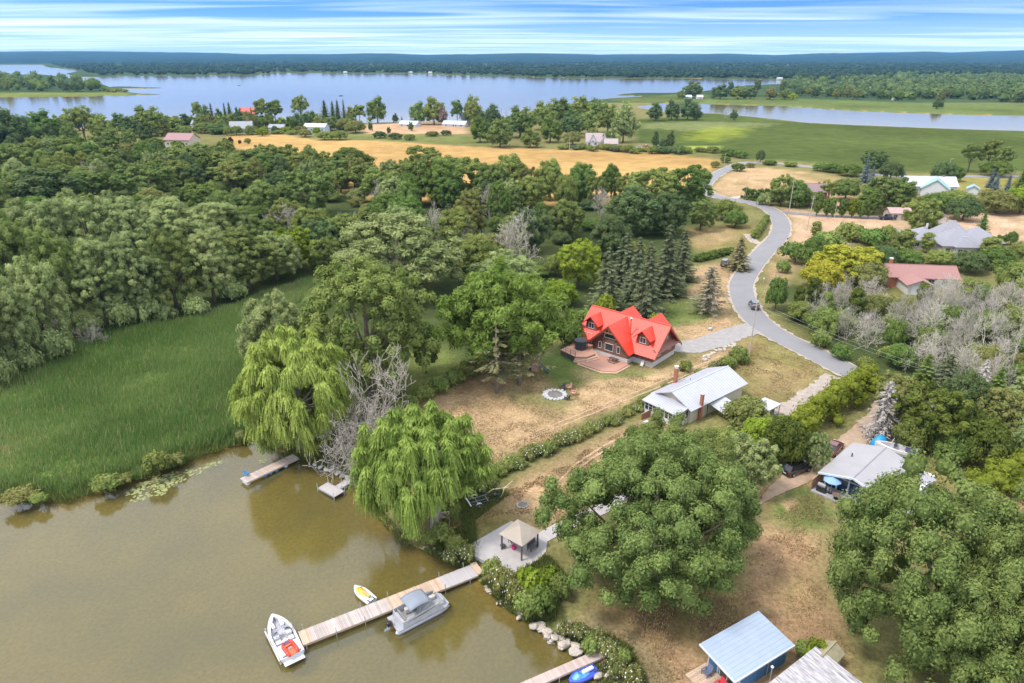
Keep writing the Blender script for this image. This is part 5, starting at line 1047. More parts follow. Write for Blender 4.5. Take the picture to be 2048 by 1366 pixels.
def label_trees():
    by = {}
    for e, zone, kind, key, x, y, h, look in TREES:
        if look: e['label'] = look; continue
        word = NAMES[kind].replace('_', ' ').replace('white willow', 'willow').replace('distant tree', 'tree').replace('blue spruce', 'spruce').replace('dead spruce', 'spruce').replace('columnar tree', 'slim tree').replace('airy tree', 'open-crowned tree')
        word = word.replace('dead tree', 'leafless tree').replace('maple tree', 'round tree').replace('cedar shrub', 'shrub').replace('flowering shrub', 'white-flowered shrub')
        by.setdefault((zone, LOOK[key], word), []).append((x / max(y, 1), y, e))
    for (zone, look, word), L in by.items(): distinct(L, '%s %s %s' % (look, word.replace('open-crowned', 'open'), ZN[zone]), look + ' ' + word + 's ' + ZN[zone])
label_trees()

# ================================================================ things
WHITE = mat('white_paint', (0.56, 0.55, 0.55), .6, .06, 1.2); TRIM = mat('white_trim', (0.60, 0.60, 0.61), .5, .04)
GLASS = glass(); DARK = mat('dark_metal', (0.03, 0.03, 0.034), .5, .2); ALU = mat('aluminium', (0.50, 0.51, 0.54), .35, .1, 1.5, metal=.6)
RUBBER = mat('rubber', (0.02, 0.02, 0.02), .9, .2); STEEL = mat('galvanised', (0.42, 0.43, 0.45), .45, .15, 2, metal=.5)
WOODG = wood_mat('grey_boards', (0.44, 0.37, 0.34), .22); WOODT = wood_mat('tan_boards', (0.50, 0.36, 0.26), .20); PLYG = wood_mat('pale_ramp_boards', (0.42, 0.38, 0.38), .06)
BRICK = mat('brick', (0.34, 0.13, 0.075), .9, .25, 6, .3); REDROOF = mat('red_metal_roof', (0.62, 0.047, 0.022), .42, .10, 1.1, stretch=(.6, 1.5, 1))
LOG = mat('log_timber', (0.235, 0.115, 0.078), .75, .28, 2, .2, stretch=(.5, 4, 4)); FOUND = mat('foundation_block', (0.50, 0.47, 0.47), .9, .12, 1)
def frame_of(pa, pb, z):
    """origin at pa, x axis towards pb"""
    a = np.array(G(pa[0], pa[1], z)); b = np.array(G(pb[0], pb[1], z)); d = b - a
    return a, math.atan2(d[1], d[0]), float(np.hypot(d[0], d[1]))
_win = {}
def window(parent, loc, w_, h, rz=0.0, mull=1, fm=None, gm=None, name='window'):
    fm = fm or TRIM; gm = gm or GLASS; key = (round(w_, 2), round(h, 2), mull, fm.name, gm.name)
    if key not in _win:
        f = MB(); t = .07
        f.box((0, 0, h / 2 - t / 2), (w_, .10, t)).box((0, 0, -h / 2 + t / 2), (w_ + .06, .14, t)); 
        for sx in (-1, 1): f.box((sx * (w_ / 2 - t / 2), 0, 0), (t, .10, h - 2 * t))
        for k in range(mull): f.box((-w_ / 2 + w_ * (k + 1) / (mull + 1), 0, 0), (t * .7, .09, h - 2 * t))
        p = MB().box((0, .02, 0), (w_ - 2 * t + .01, .02, h - 2 * t + .01)); _win[key] = (f.mesh('window', fm), p.mesh('pane', gm))
    fo = link(name, _win[key][0], parent, loc, rz); link('pane', _win[key][1], fo); return fo
def ribs(b, p0, p1, q0, q1, n, th=.04, wd=.05):
    """raised seams between eave p0-p1 and ridge q0-q1"""
    p0, p1, q0, q1 = map(np.array, (p0, p1, q0, q1)); nn = np.cross(p1 - p0, q0 - p0); nn = nn / np.linalg.norm(nn); nn = nn if nn[2] > 0 else -nn
    e = (p1 - p0) / np.linalg.norm(p1 - p0) * wd / 2
    for i in range(n):
        f = (i + .5) / n; a = p0 + (p1 - p0) * f; c = q0 + (q1 - q0) * f; b.slab(a - e + nn * th, a + e + nn * th, c + e + nn * th, c - e + nn * th, th)
def gable(root, x0, x1, y0, y1, z0, eave, ridge, wm, rm, oh=.5, nrib=0, th=.14, ohx=None):
    """walls + roof, ridge along x"""
    ohx = oh if ohx is None else ohx; ym = (y0 + y1) / 2
    MB().ext_x([(y0, z0), (y1, z0), (y1, eave), (ym, ridge), (y0, eave)], x0, x1).build('wall', wm, root)
    s = (ridge - eave) / (ym - y0); r = MB(); k = .12
    a, b = x0 - ohx, x1 + ohx
    r.slab((a, y0 - oh, eave - s * oh + k), (b, y0 - oh, eave - s * oh + k), (b, ym, ridge + k), (a, ym, ridge + k), th)
    r.slab((b, y1 + oh, eave - s * oh + k), (a, y1 + oh, eave - s * oh + k), (a, ym, ridge + k), (b, ym, ridge + k), th)
    r.box(((a + b) / 2, ym, ridge + k + .01), (b - a, .22, .07))
    if nrib:
        ribs(r, (a, y0 - oh, eave - s * oh + k), (b, y0 - oh, eave - s * oh + k), (a, ym, ridge + k), (b, ym, ridge + k), nrib)
        ribs(r, (a, y1 + oh, eave - s * oh + k), (b, y1 + oh, eave - s * oh + k), (a, ym, ridge + k), (b, ym, ridge + k), nrib)
    return r.build('roof', rm, root)
def absorb(wing, house, prefix):
    """an attached wing moves with its house: its pieces become parts of the house"""
    inv = house.matrix_basis.inverted() @ wing.matrix_basis
    for ch in list(wing.children):
        mtx = inv @ ch.matrix_basis; ch.parent = house; ch.matrix_basis = mtx; ch.name = prefix + ch.name.split('.')[0]
    bpy.data.objects.remove(wing)
# ---------------------------------------------------------------- docks
def main_dock():
    a, rz, Ln = frame_of((601, 1277), (949, 1140), .62)
    d = thing('wooden_dock', 'long plank dock reaching out from the gazebo bank, boats tied alongside', 'dock', (a[0], a[1], 0), rz)
    W = 2.0; z = .62; x = 0.0; nG = int(Ln * .50 / .165)
    pl = MB().box((0, 0, 0), (.15, W, .045)).mesh('plank', WOODG); pt = MB().box((0, 0, 0), (.15, W, .045)).mesh('plank', WOODT); ramp = MB().box((0, 0, 0), (.15, W * 1.02, .045)).mesh('plank', PLYG)
    while x < Ln:
        m = pl if .95 < x < Ln * .47 else pt if x < Ln * .79 else ramp
        o = link('plank', m, d, (x + .08, U(-.02, .02), z - .02 + U(-.004, .004)), U(-.006, .006)); x += .165
    for s in (-1, 1): MB().box((Ln / 2, s * (W / 2 - .06), z - .16), (Ln, .09, .2)).build('stringer', WOODT, d)
    post = MB().cyl((0, 0, -1.4), .04, 2.7, 8).mesh('post', STEEL); short = MB().cyl((0, 0, -1.4), .05, 2.0, 8).mesh('post', STEEL)
    for k, x in enumerate(np.linspace(.4, Ln - 1.0, 7)):
        for s in (-1, 1): link('post', post if (k * 2 + (s > 0)) % 3 else short, d, (x + .1 * s, s * (W / 2 + .06), 0))
    st = MB().box((Ln + .3, 0, z + .1), (.75, W * 1.02, .14)).build('step', WOODT, d)
main_dock()
def left_dock():
    a, rz, Ln = frame_of((487, 961), (592, 912), .6)
    d = thing('floating_dock', 'narrow floating dock on barrels left of the willows, blue chair on it', 'dock', (a[0], a[1], 0), rz); W = 1.7
    pl = MB().box((0, 0, 0), (.14, W, .045)).mesh('plank', WOODG); pt = MB().box((0, 0, 0), (.14, W, .045)).mesh('plank', WOODT); x = 0
    while x < Ln: link('plank', pl if rng.random() < .75 else pt, d, (x, 0, .58)); x += .155
    for s in (-1, 1): MB().box((Ln / 2, s * (W / 2 - .05), .46), (Ln, .08, .18)).build('stringer', WOODG, d)
    fl = MB().lathe([(.05, -.5), (.27, -.46), (.29, 0), (.27, .46), (.05, .5)], n=12, axis='y')
    wm = mat('white_barrel', (.6, .64, .66), .5); bm_ = mat('blue_barrel', (.05, .22, .42), .45)
    for x, m in ((.35, wm), (Ln * .35, bm_), (Ln * .46, bm_), (Ln * .57, bm_), (Ln * .75, wm)):
        o = fl.build('float', m, d, smooth=True); o.location = (x, 0, .12); o.scale = (1, 1.5, 1)
    a = np.array(G(493, 951, .6))
    c = thing('deck_chair', 'small blue chair at the outer end of the floating dock', 'chair', tuple(a), rz + 2.2); bl = mat('blue_plastic', (.05, .28, .62), .4)
    MB().box((0, 0, .35), (.5, .5, .05)).build('seat', bl, c, .01); MB().box((0, .27, .68), (.5, .05, .62)).build('backrest', bl, c, .01)
    leg = MB().box((0, 0, .17), (.05, .05, .34)).mesh('leg', bl)
    for sx in (-1, 1):
        for sy in (-1, 1): link('leg', leg, c, (sx * .21, sy * .21, 0))
        MB().box((sx * .27, 0, .55), (.05, .5, .04)).build('armrest', bl, c)
left_dock()
def tee_dock():
    a = np.array(G(662, 979, .5)); b = np.array(G(635, 974, .5)); c = np.array(G(668, 992, .5)); rz = math.atan2(*(c - b)[1::-1])
    d = thing('swim_platform', 'pale T-shaped swim dock by the white shore rocks', 'dock', (a[0], a[1], 0), rz)
    pl = MB().box((0, 0, 0), (.145, 1.75, .04)).mesh('plank', PLYG); Lp = float(np.linalg.norm(c - b)); x = -Lp / 2
    while x < Lp / 2: link('plank', pl, d, (x + .07, 0, .5)); x += .152
    MB().box((0, -.88, .43), (Lp, .06, .18)).box((0, .88, .43), (Lp, .06, .18)).build('frame', ALU, d)
    pg = MB().box((0, 0, 0), (1.1, .145, .04)).mesh('plank', PLYG)
    for k in range(15): link('plank', pg, d, (.35, .98 + k * .152, .5))
    MB().box((-.2, 2.1, .42), (.06, 2.3, .16)).box((.9, 2.1, .42), (.06, 2.3, .16)).build('frame', ALU, d)
    p = MB().cyl((0, 0, -1.2), .035, 2.5, 8).mesh('post', WHITE)
    for sx in (-1, 1):
        for sy in (-1, 1): link('post', p, d, (sx * Lp / 2, sy * .92, 0))
tee_dock()
def low_dock():
    a, rz, Ln = frame_of((1038, 1378), (1246, 1291), .6)
    d = thing('narrow_dock', 'narrow plank dock at the bottom edge beside the blue jet ski', 'dock', (a[0], a[1], 0), rz)
    pl = MB().box((0, 0, 0), (.145, 1.05, .045)).mesh('plank', wood_mat('pinkish_boards', (.46, .36, .32), .15)); x = 0
    while x < Ln: link('plank', pl, d, (x, 0, .6 + .25 * x / Ln)); x += .155
    for s in (-1, 1): MB().slab((0, s * .5 - .04, .55), (Ln, s * .5 - .04, .8), (Ln, s * .5 + .04, .8), (0, s * .5 + .04, .55), .16).build('stringer', WOODG, d)
    p = MB().cyl((0, 0, -1.2), .05, 1.8, 8).mesh('post', STEEL)
    for x in (1, 4, 7):
        for s in (-1, 1): link('post', p, d, (x, s * .58, 0))
low_dock()
# ---------------------------------------------------------------- boats
def hull_rings(Ln, B, sheer, draft, n=13, bowp=2.4, floor=.28, inset=.22, stern=.92):
    """outer hull rings (stern to bow) and inner cockpit rings; x forward"""
    outer = []; inner = []
    for i in range(n):
        t = i / (n - 1); x = Ln * t; b = B / 2 * (stern + (1 - stern) * min(1, t * 2)) * max(.04, (1 - max(0, (t - .42) / .58) ** bowp)) ** .8
        s = sheer * (1 + .28 * t * t); kz = -draft + (draft + sheer * .75) * max(0, (t - .72) / .28) ** 2.2; cz = kz * .25 + s * .25
        outer.append([(x, -b, s), (x, -b * 1.01, s * .62), (x, -b * .86, cz), (x, 0, kz), (x, b * .86, cz), (x, b * 1.01, s * .62), (x, b, s)])
        bi = max(.02, b - inset); xi = .1 + (Ln - .55) * t
        inner.append([(xi, -bi, s + .015), (xi, -bi * .92, floor), (xi, bi * .92, floor), (xi, bi, s + .015)])
    return outer, inner
def runabout():
    a, rz, _ = frame_of((587, 1318), (549, 1244), .3)
    ang = rz; d = thing('ski_boat', 'white bow-rider boat with dark blue stripe at the end of the long dock', 'boat', (a[0], a[1], .25), ang)
    GEL = mat('white_gelcoat', (.58, .58, .59), .25, .04, coat=.5); STR = mat('navy_stripe', (.045, .05, .16), .3); VIN = mat('pale_vinyl', (.62, .61, .62), .5); FLO = mat('boat_carpet', (.40, .38, .42), .8)
    Ln, B = 6.3, 2.5; o, i = hull_rings(Ln, B, .62, .35)
    h = MB().loft(o, close=False, cap=False); h.add(o[0], [tuple(range(7))]); h.build('hull', GEL, d, smooth=False)
    s = MB()
    for sd in (1, -1):
        for k in range(9):
            y = lambda r, q: [(p[0], p[1] * 1.006 + sd * .012, p[2]) for p in (r[q],)][0]
            q0, q1 = (5, 4) if sd == 1 else (1, 2); A, Bq = o[k], o[k + 1]; lo = lambda r: tuple(np.array(y(r, q0)) * .45 + np.array(y(r, q1)) * .55)
            s.add([y(A, q0), y(Bq, q0), lo(Bq), lo(A)], [(0, 1, 2, 3)])
    s.build('stripe', STR, d)
    g = MB()
    for k in range(len(o) - 1):
        for sd, qo, qi in ((-1, 0, 0), (1, 6, 3)):
            g.add([o[k][qo], o[k + 1][qo], i[k + 1][qi], i[k][qi]], [(0, 1, 2, 3)])
    g.add([o[0][0], o[0][6], i[0][3], i[0][0]], [(0, 1, 2, 3)]); g.add([o[-1][0], o[-1][6], i[-1][3], i[-1][0]], [(0, 1, 2, 3)]); g.build('gunwale', GEL, d)
    c = MB().loft(i, close=False, cap=False); c.add(i[0], [(0, 1, 2, 3)]); c.build('cockpit', FLO, d)
    MB().box((1.0, 0, .62), (1.5, 1.9, .22)).build('sun_pad', VIN, d, .05); MB().box((-.28, 0, .16), (.62, 2.0, .07)).build('swim_step', GEL, d, .02)
    for sy in (-1, 1):
        MB().box((3.15, sy * .62, .58), (.8, .55, .6)).build('console', GEL, d, .05); MB().box((2.35, sy * .62, .46), (.55, .55, .35)).build('seat', VIN, d, .05)
        MB().box((4.9, sy * .45, .52), (1.0, .34, .3)).build('bow_seat', VIN, d, .05)
    w_ = MB()
    for sy in (-1, 1): w_.slab((3.65, sy * .18, .88), (3.45, sy * 1.08, .84), (3.05, sy * 1.0, 1.22), (3.3, sy * .2, 1.26), .02)
    w_.build('windscreen', glass('tinted_glass', (.05, .055, .07)), d)
    MB().tube([(2.5, -1.05, .8), (2.75, -.98, 1.9), (2.75, .98, 1.9), (2.5, 1.05, .8)], .04, 8).build('tow_bar', ALU, d)
    MB().tube([(2.82, .25, .95), (2.86, .5, 1.08), (2.82, .74, .95), (2.78, .5, .84), (2.82, .25, .95)], .02, 6).build('steering_wheel', DARK, d)
    # inflatable tube lying on the stern
    p = np.array(d.location) + np.array([math.cos(ang) * .85 , math.sin(ang) * .85, .80])
    t = thing('towable_tube', 'red inflatable tow tube lying across the stern of the white boat', 'inflatable', tuple(p), ang + .12); RED = mat('red_vinyl', (.62, .05, .03), .35, .12); ORG = mat('orange_vinyl', (.70, .12, .04), .35, .1)
    for sy in (-1, 1): MB().tube([(-1.0, sy * .42, 0), (-.5, sy * .48, .02), (.4, sy * .48, .04), (.9, sy * .3, .08)], [.14, .19, .19, .14], 10).build('side_tube', RED, t, smooth=True)
    MB().tube([(.95, -.34, .08), (1.1, 0, .1), (.95, .34, .08)], [.14, .17, .14], 10).build('front_tube', mat('white_vinyl', (.7, .66, .66), .4), t, smooth=True)
    MB().box((-.05, 0, -.02), (1.9, .9, .1)).build('floor', ORG, t, .04); MB().tube([(.25, -.4, .12), (.2, 0, .2), (.25, .4, .12)], .13, 8).build('backrest', ORG, t, smooth=True)
    MB().box((.6, 0, .14), (.35, .5, .12)).build('cushion', mat('purple_vinyl', (.10, .06, .16), .5), t, .03); MB().box((-.1, 0, .07), (.3, .35, .08)).build('cushion', mat('grey_vinyl', (.28, .24, .24), .5), t, .02)
    # boat lift rails alongside
    q = np.array(G(545, 1296, .3)); l = thing('boat_lift', 'white rail boat lift on the outer side of the white boat', 'boat lift', (q[0], q[1], 0), ang)
    for k, (y, z) in enumerate(((0, .55), (-.12, .15))): MB().box((0, y, z), (4.6, .13, .13)).build('rail', WHITE, l)
    for x in (-2.2, 2.2): MB().cyl((x, -.05, -1.2), .05, 2.2, 8).build('post', WHITE, l)
runabout()
def pontoon():
    a, rz, _ = frame_of((783, 1256), (878, 1207), .3)
    d = thing('pontoon_boat', 'silver pontoon boat with grey canopy moored along the long dock', 'boat', (a[0], a[1], .12), rz)
    SIL = mat('silver_panel', (.55, .56, .60), .35, .08, metal=.3); Ln, B = 6.6, 2.5; GREYV = mat('grey_upholstery', (.20, .19, .20), .6); BEI = mat('beige_vinyl', (.50, .46, .42), .55)
    for s in (-1, 1):
        MB().lathe([(.04, 0), (.3, .25), (.34, .6), (.34, Ln - 1.3), (.24, Ln - .6), (.05, Ln - .05)], n=12, axis='x').build('pontoon', SIL, d, smooth=True).location = (0, s * .85, .1)
    MB().prism([(.15, -B / 2), (Ln - .7, -B / 2), (Ln - .1, -B / 2 + .4), (Ln - .1, B / 2 - .4), (Ln - .7, B / 2), (.15, B / 2)], .42, .54).build('deck', mat('pontoon_carpet', (.30, .30, .32), .9), d)
    f = .95; y = B / 2 - .12
    for s in (-1, 1): MB().ext_y([(.75, .54), (Ln - 1.2, .54), (Ln - .85, .54 + f * .75), (Ln - 2.2, .54 + f), (.9, .54 + f * .86)], s * y - .03, s * y + .03).build('side_panel', SIL, d)
    MB().box((Ln - .75, 0, .9), (.06, 1.6, .7)).build('bow_gate', SIL, d); MB().box((.85, 0, .9), (.06, 2.1, .7)).build('stern_panel', SIL, d)
    for s in (-1, 1): MB().ext_y([(1.3, 1.05), (3.2, 1.25), (5.2, 1.42), (3.2, 1.12)], s * (y + .035) - .005, s * (y + .035) + .005).build('stripe', DARK, d)
    for cx, cy_, lx, ly in ((1.25, -.0, .6, 1.9), (2.1, -.78, 1.3, .55), (4.7, .78, 1.3, .55), (4.7, -.78, 1.3, .55), (5.4, .78, .4, .6)):
        MB().box((cx, cy_, .78), (lx, ly, .42)).build('bench', BEI, d, .06)
        MB().box((cx, cy_ + (.22 if cy_ > 0 else -.22 if cy_ < 0 else 0) , 1.14), (lx if cy_ else .16, .16 if cy_ else ly, .4)).build('bench_back', GREYV, d, .05)
    MB().box((2.9, .6, .95), (.6, .7, .85)).build('console', GREYV, d, .06); MB().box((2.15, .55, .9), (.5, .5, .6)).build('captain_seat', BEI, d, .06)
    can = MB(); nx = 9; rows = []
    for i in range(nx):
        t = i / (nx - 1); rows.append([(1.7 + 2.5 * t, -1.15 + 2.3 * k / 6, 2.42 + .22 * (1 - (2 * t - 1) ** 2) - .12 * abs(2 * k / 6 - 1) ** 3 - (.05 if k in (0, 6) else 0)) for k in range(7)])
    can.loft(rows, close=False, cap=False); o = can.build('canopy', mat('canopy_cloth', (.215, .235, .275), .85, .12, .8), d, smooth=True); sm = o.modifiers.new('solid', 'SOLIDIFY'); sm.thickness = .03
    for s in (-1, 1):
        for x0, x1 in ((2.6, 1.75), (3.0, 4.15), (2.8, 2.9)): MB().tube([(x0, s * 1.12, 1.4), (x1, s * 1.12, 2.36)], .022, 6).build('canopy_pole', ALU, d)
    m = MB(); m.box((-.25, 0, .9), (.5, .42, .55)); m.build('motor_cowl', mat('outboard_black', (.02, .02, .03), .3), d, .1)
    MB().box((-.32, 0, .45), (.28, .2, .5)).box((-.55, 0, .25), (.5, .06, .3)).build('motor_leg', mat('outboard_grey', (.4, .45, .5), .4), d, .02); MB().box((.02, .0, .8), (.2, .35, .5)).build('motor_bracket', mat('maroon_trim', (.2, .03, .05), .4), d, .02)
pontoon()
def jet_ski(pa, pb, label, c1, c2, c3):
    a, rz, _ = frame_of(pa, pb, .2); d = thing('jet_ski', label, 'jet ski', (a[0], a[1], .12), rz); Ln, B = 3.2, 1.36; o, _ = hull_rings(Ln, B, .42, .2, bowp=2.6)
    h = MB().loft(o, close=False, cap=False); h.add(o[0], [tuple(range(7))]); top = [(r[0], (r[0][0], 0, r[0][2] + .10), r[-1]) for r in o]
    for k in range(len(o) - 1): h.add([top[k][0], top[k + 1][0], top[k + 1][1], top[k][1], top[k + 1][2], top[k][2]], [(0, 1, 2, 3), (3, 2, 4, 5)])
    h.build('hull', mat('jet_' + c1[0], c1[1], .3, .06, coat=.5), d)
    P = [(.75, .14), (1.0, .32), (1.6, .36), (2.2, .34), (2.7, .22), (2.98, .06)]; rings = []
    for x, b in P:
        zt = np.interp(x, [.75, 1.6, 1.9, 2.3, 2.95], [.55, .72, .95, .85, .55]); rings.append([(x, -b - .1, .44), (x, -b * .8, zt - .1), (x, 0, zt), (x, b * .8, zt - .1), (x, b + .1, .44)])
    MB().loft(rings, close=True).build('deck_hood', mat('jet_' + c2[0], c2[1], .35, .08, coat=.4), d)
    MB().box((1.0, 0, .74), (1.25, .36, .28)).build('seat', mat('jet_' + c3[0], c3[1], .6), d, .08); MB().tube([(1.95, -.4, 1.02), (2.05, 0, 1.0), (1.95, .4, 1.02)], .03, 6).build('handlebar', DARK, d)
    MB().box((.2, 0, .45), (.5, .8, .06)).build('rear_mat', DARK, d, .01)
jet_ski((745, 1206), (712, 1179), 'white jet ski with yellow hood moored beside the long dock', ('white', (.66, .70, .74)), ('yellow', (.74, .42, .02)), ('yellowgrey', (.45, .33, .12)))
jet_ski((1192, 1341), (1146, 1364), 'blue and white jet ski pulled up beside the narrow bottom dock', ('blue', (.06, .10, .50)), ('skyblue', (.10, .34, .62)), ('white', (.62, .64, .70)))
# ---------------------------------------------------------------- rocks
def rock_mesh(seed, m):
    r = np.random.default_rng(seed); V = ICO2_V.copy()
    for _ in range(7):
        n = unit(r.normal(size=3)); dd = V @ n; cut = .45 + .35 * r.random(); V -= np.maximum(0, dd - cut)[:, None] * n
    V *= np.array([1, .75 + .2 * r.random(), .62 + .15 * r.random()]); return np_mesh('rock', V, [ICO2_F], mat=m, smooth=False)
RK = [rock_mesh(i, mat('shore_rock', (.43, .37, .31), .95, .3, 2.2, .5)) for i in range(4)]; RW = [rock_mesh(9 + i, mat('white_rock', (.43, .43, .435), .9, .12, 1.5, .3)) for i in range(3)]
ROCKS = {}
def rock(px, py, s, white=False, label=None, group=None, z=None):
    zz = z if z is not None else .25; x, y, _ = G(px, py, zz); M = random.choice(RW if white else RK); o = link('boulder', M, None, (x, y, zz), U(0, 6.28)); o.scale = (s * U(.8, 1.2), s * U(.8, 1.2), s * U(.75, 1.05))
    o.rotation_euler = (U(-.2, .2), U(-.2, .2), U(0, 6.28)); tag(o, label, 'rock', group)
    if group and not white: ROCKS.setdefault((label, group), []).append((x / y, y, o))
    return o
for k, (px, py, s) in enumerate(((641, 934, .45), (653, 938, .5), (666, 940, .6), (676, 946, .62), (686, 951, .55), (694, 957, .5), (629, 929, .4))):
    rock(px, py, s, True, 'big white boulder on the shore between the two small docks, %s' % (ORD[[1, 2, 3, 4, 5, 6, 0][k]] if k not in (5,) else 'nearest the swim dock'), 'white boulders between the small docks')
edge = [(840, 1095), (872, 1102), (905, 1120), (935, 1140)]
def row(edge, n, s0, s1, label, group, spread=6, zmax=.4):
    e = np.array(edge, float)
    for i in range(n):
        t = (i + U(0, .8)) / n * (len(e) - 1); k = min(int(t), len(e) - 2); p = e[k] + (e[k + 1] - e[k]) * (t - k); rock(p[0] + U(-spread, spread), p[1] + U(-spread, spread) * .7, U(s0, s1), False, label, group, z=U(.02, zmax))
row(edge, 20, .14, .36, 'tan shore rock between the willow bank and the long dock', 'rocks left of the long dock')
row([(966, 1170), (1000, 1203), (1032, 1218), (1044, 1236)], 26, .16, .42, 'pale rock on the water edge right of the long dock', 'rocks right of the long dock')
row([(1068, 1250), (1100, 1270), (1130, 1288), (1160, 1310)], 36, .25, .68, 'rough boulder of the bank above the bottom dock', 'boulders above the bottom dock', 10, .8)
row([(1120, 1252), (1160, 1262), (1200, 1280), (1230, 1300)], 30, .25, .6, 'grey rock in the weedy bank by the bottom dock', 'rocks in the weedy bank', 9, .95)
row([(1195, 1345), (1230, 1350), (1255, 1365), (1240, 1380)], 18, .25, .55, 'boulder in the bank beside the blue jet ski', 'boulders by the blue jet ski', 12, .8)
def planter(px, py, rz, label):
    x, y, z = G(px, py, .7); t = thing('concrete_block', label, 'block', (x, y, .55), rz); c = mat('pale_concrete', (.58, .56, .50), .9, .15, 2)
    for k in range(3): MB().box(((k - 1) * .72, 0, .2), (.68, .75, .5)).build('block', c, t, .03)
planter(1062, 1203, R(-38), 'pale concrete blocks in the weeds right of the patio')
# ---------------------------------------------------------------- gazebo and patio things
def gazebo():
    p = [np.array(G(x, y, GZ + .1)) for x, y in ((1000, 1095), (1041, 1118), (1079, 1098))]; rz = math.atan2(*(p[1] - p[0])[1::-1]); c = (p[0] + p[2]) / 2
    w_ = (np.linalg.norm(p[1] - p[0]) + np.linalg.norm(p[2] - p[1])) / 2; d = thing('gazebo', 'square gazebo with taupe pyramid roof on the concrete patio', 'gazebo', tuple(c), rz); br = mat('gazebo_bronze', (.10, .075, .07), .5)
    h = ZT(p[1][1], 1086) - GZ - .1
    for sx in (-1, 1):
        for sy in (-1, 1): MB().box((sx * w_ / 2, sy * w_ / 2, h / 2), (.15, .15, h)).build('post', br, d)
    for sx in (-1, 1): MB().box((sx * w_ / 2, 0, h - .1), (.10, w_ - .16, .16)).build('beam', br, d); MB().box((0, sx * w_ / 2, h - .1), (w_ - .16, .10, .16)).build('beam', br, d)
    e = w_ / 2 + .28; cl = mat('taupe_roof', (.36, .305, .25), .8, .08, 1); ap = (0, 0, h + 1.05); cs = [(-e, -e, h), (e, -e, h), (e, e, h), (-e, e, h)]
    for k in range(4): MB().tri(cs[k], cs[(k + 1) % 4], ap, .04).build('roof_panel', cl, d)
    def at(px, py): return G(px, py, GZ + .1)
    x, y, z = at(1028, 1098); b = thing('beach_bag', 'bright pink bag on the patio under the gazebo', 'bag', (x, y, z), .3); pk = mat('pink_plastic', (.62, .02, .18), .4)
    MB().lathe([(.2, 0), (.28, .15), (.3, .4), (.22, .5)], n=12).build('body', pk, b, smooth=True); MB().tube([(-.2, 0, .45), (-.12, 0, .72), (.12, 0, .72), (.2, 0, .45)], .025, 6).build('handle', mat('navy_strap', (.05, .04, .15), .6), b)
    x, y, z = at(1006, 1096); b = thing('fire_bowl', 'small dark bowl beside the left gazebo post', 'bowl', (x, y, z)); MB().lathe([(.12, .1), (.3, .3), (.34, .42), (.3, .42), (.1, .2)], n=12).build('bowl', DARK, b, smooth=True)
    for k in range(3): MB().tube([(.2 * math.cos(k * 2.1), .2 * math.sin(k * 2.1), .25), (.3 * math.cos(k * 2.1), .3 * math.sin(k * 2.1), 0)], .025, 5).build('leg', DARK, b)
    x, y, z = at(1066, 1096); b = thing('patio_bench', 'dark lounge bench under the right side of the gazebo', 'bench', (x, y, z), rz + 1.57); gm = mat('grey_cushion', (.15, .15, .16), .8)
    MB().box((0, 0, .4), (1.6, .6, .14)).build('seat', gm, b, .03); MB().box((0, .3, .7), (1.6, .1, .5)).build('backrest', gm, b, .03)
    for sx in (-1, 1):
        for sy in (-1, 1): MB().box((sx * .72, sy * .25, .17), (.06, .06, .34)).build('leg', DARK, b)
    x, y, z = at(1022, 1085); b = thing('patio_chair', 'dark chair in the back corner of the gazebo', 'chair', (x, y, z), rz); MB().box((0, 0, .42), (.5, .5, .06)).build('seat', DARK, b); MB().box((0, .24, .75), (.5, .05, .6)).build('backrest', DARK, b)
    for sx in (-1, 1):
        for sy in (-1, 1): MB().box((sx * .22, sy * .22, .2), (.04, .04, .4)).build('leg', DARK, b)
gazebo()
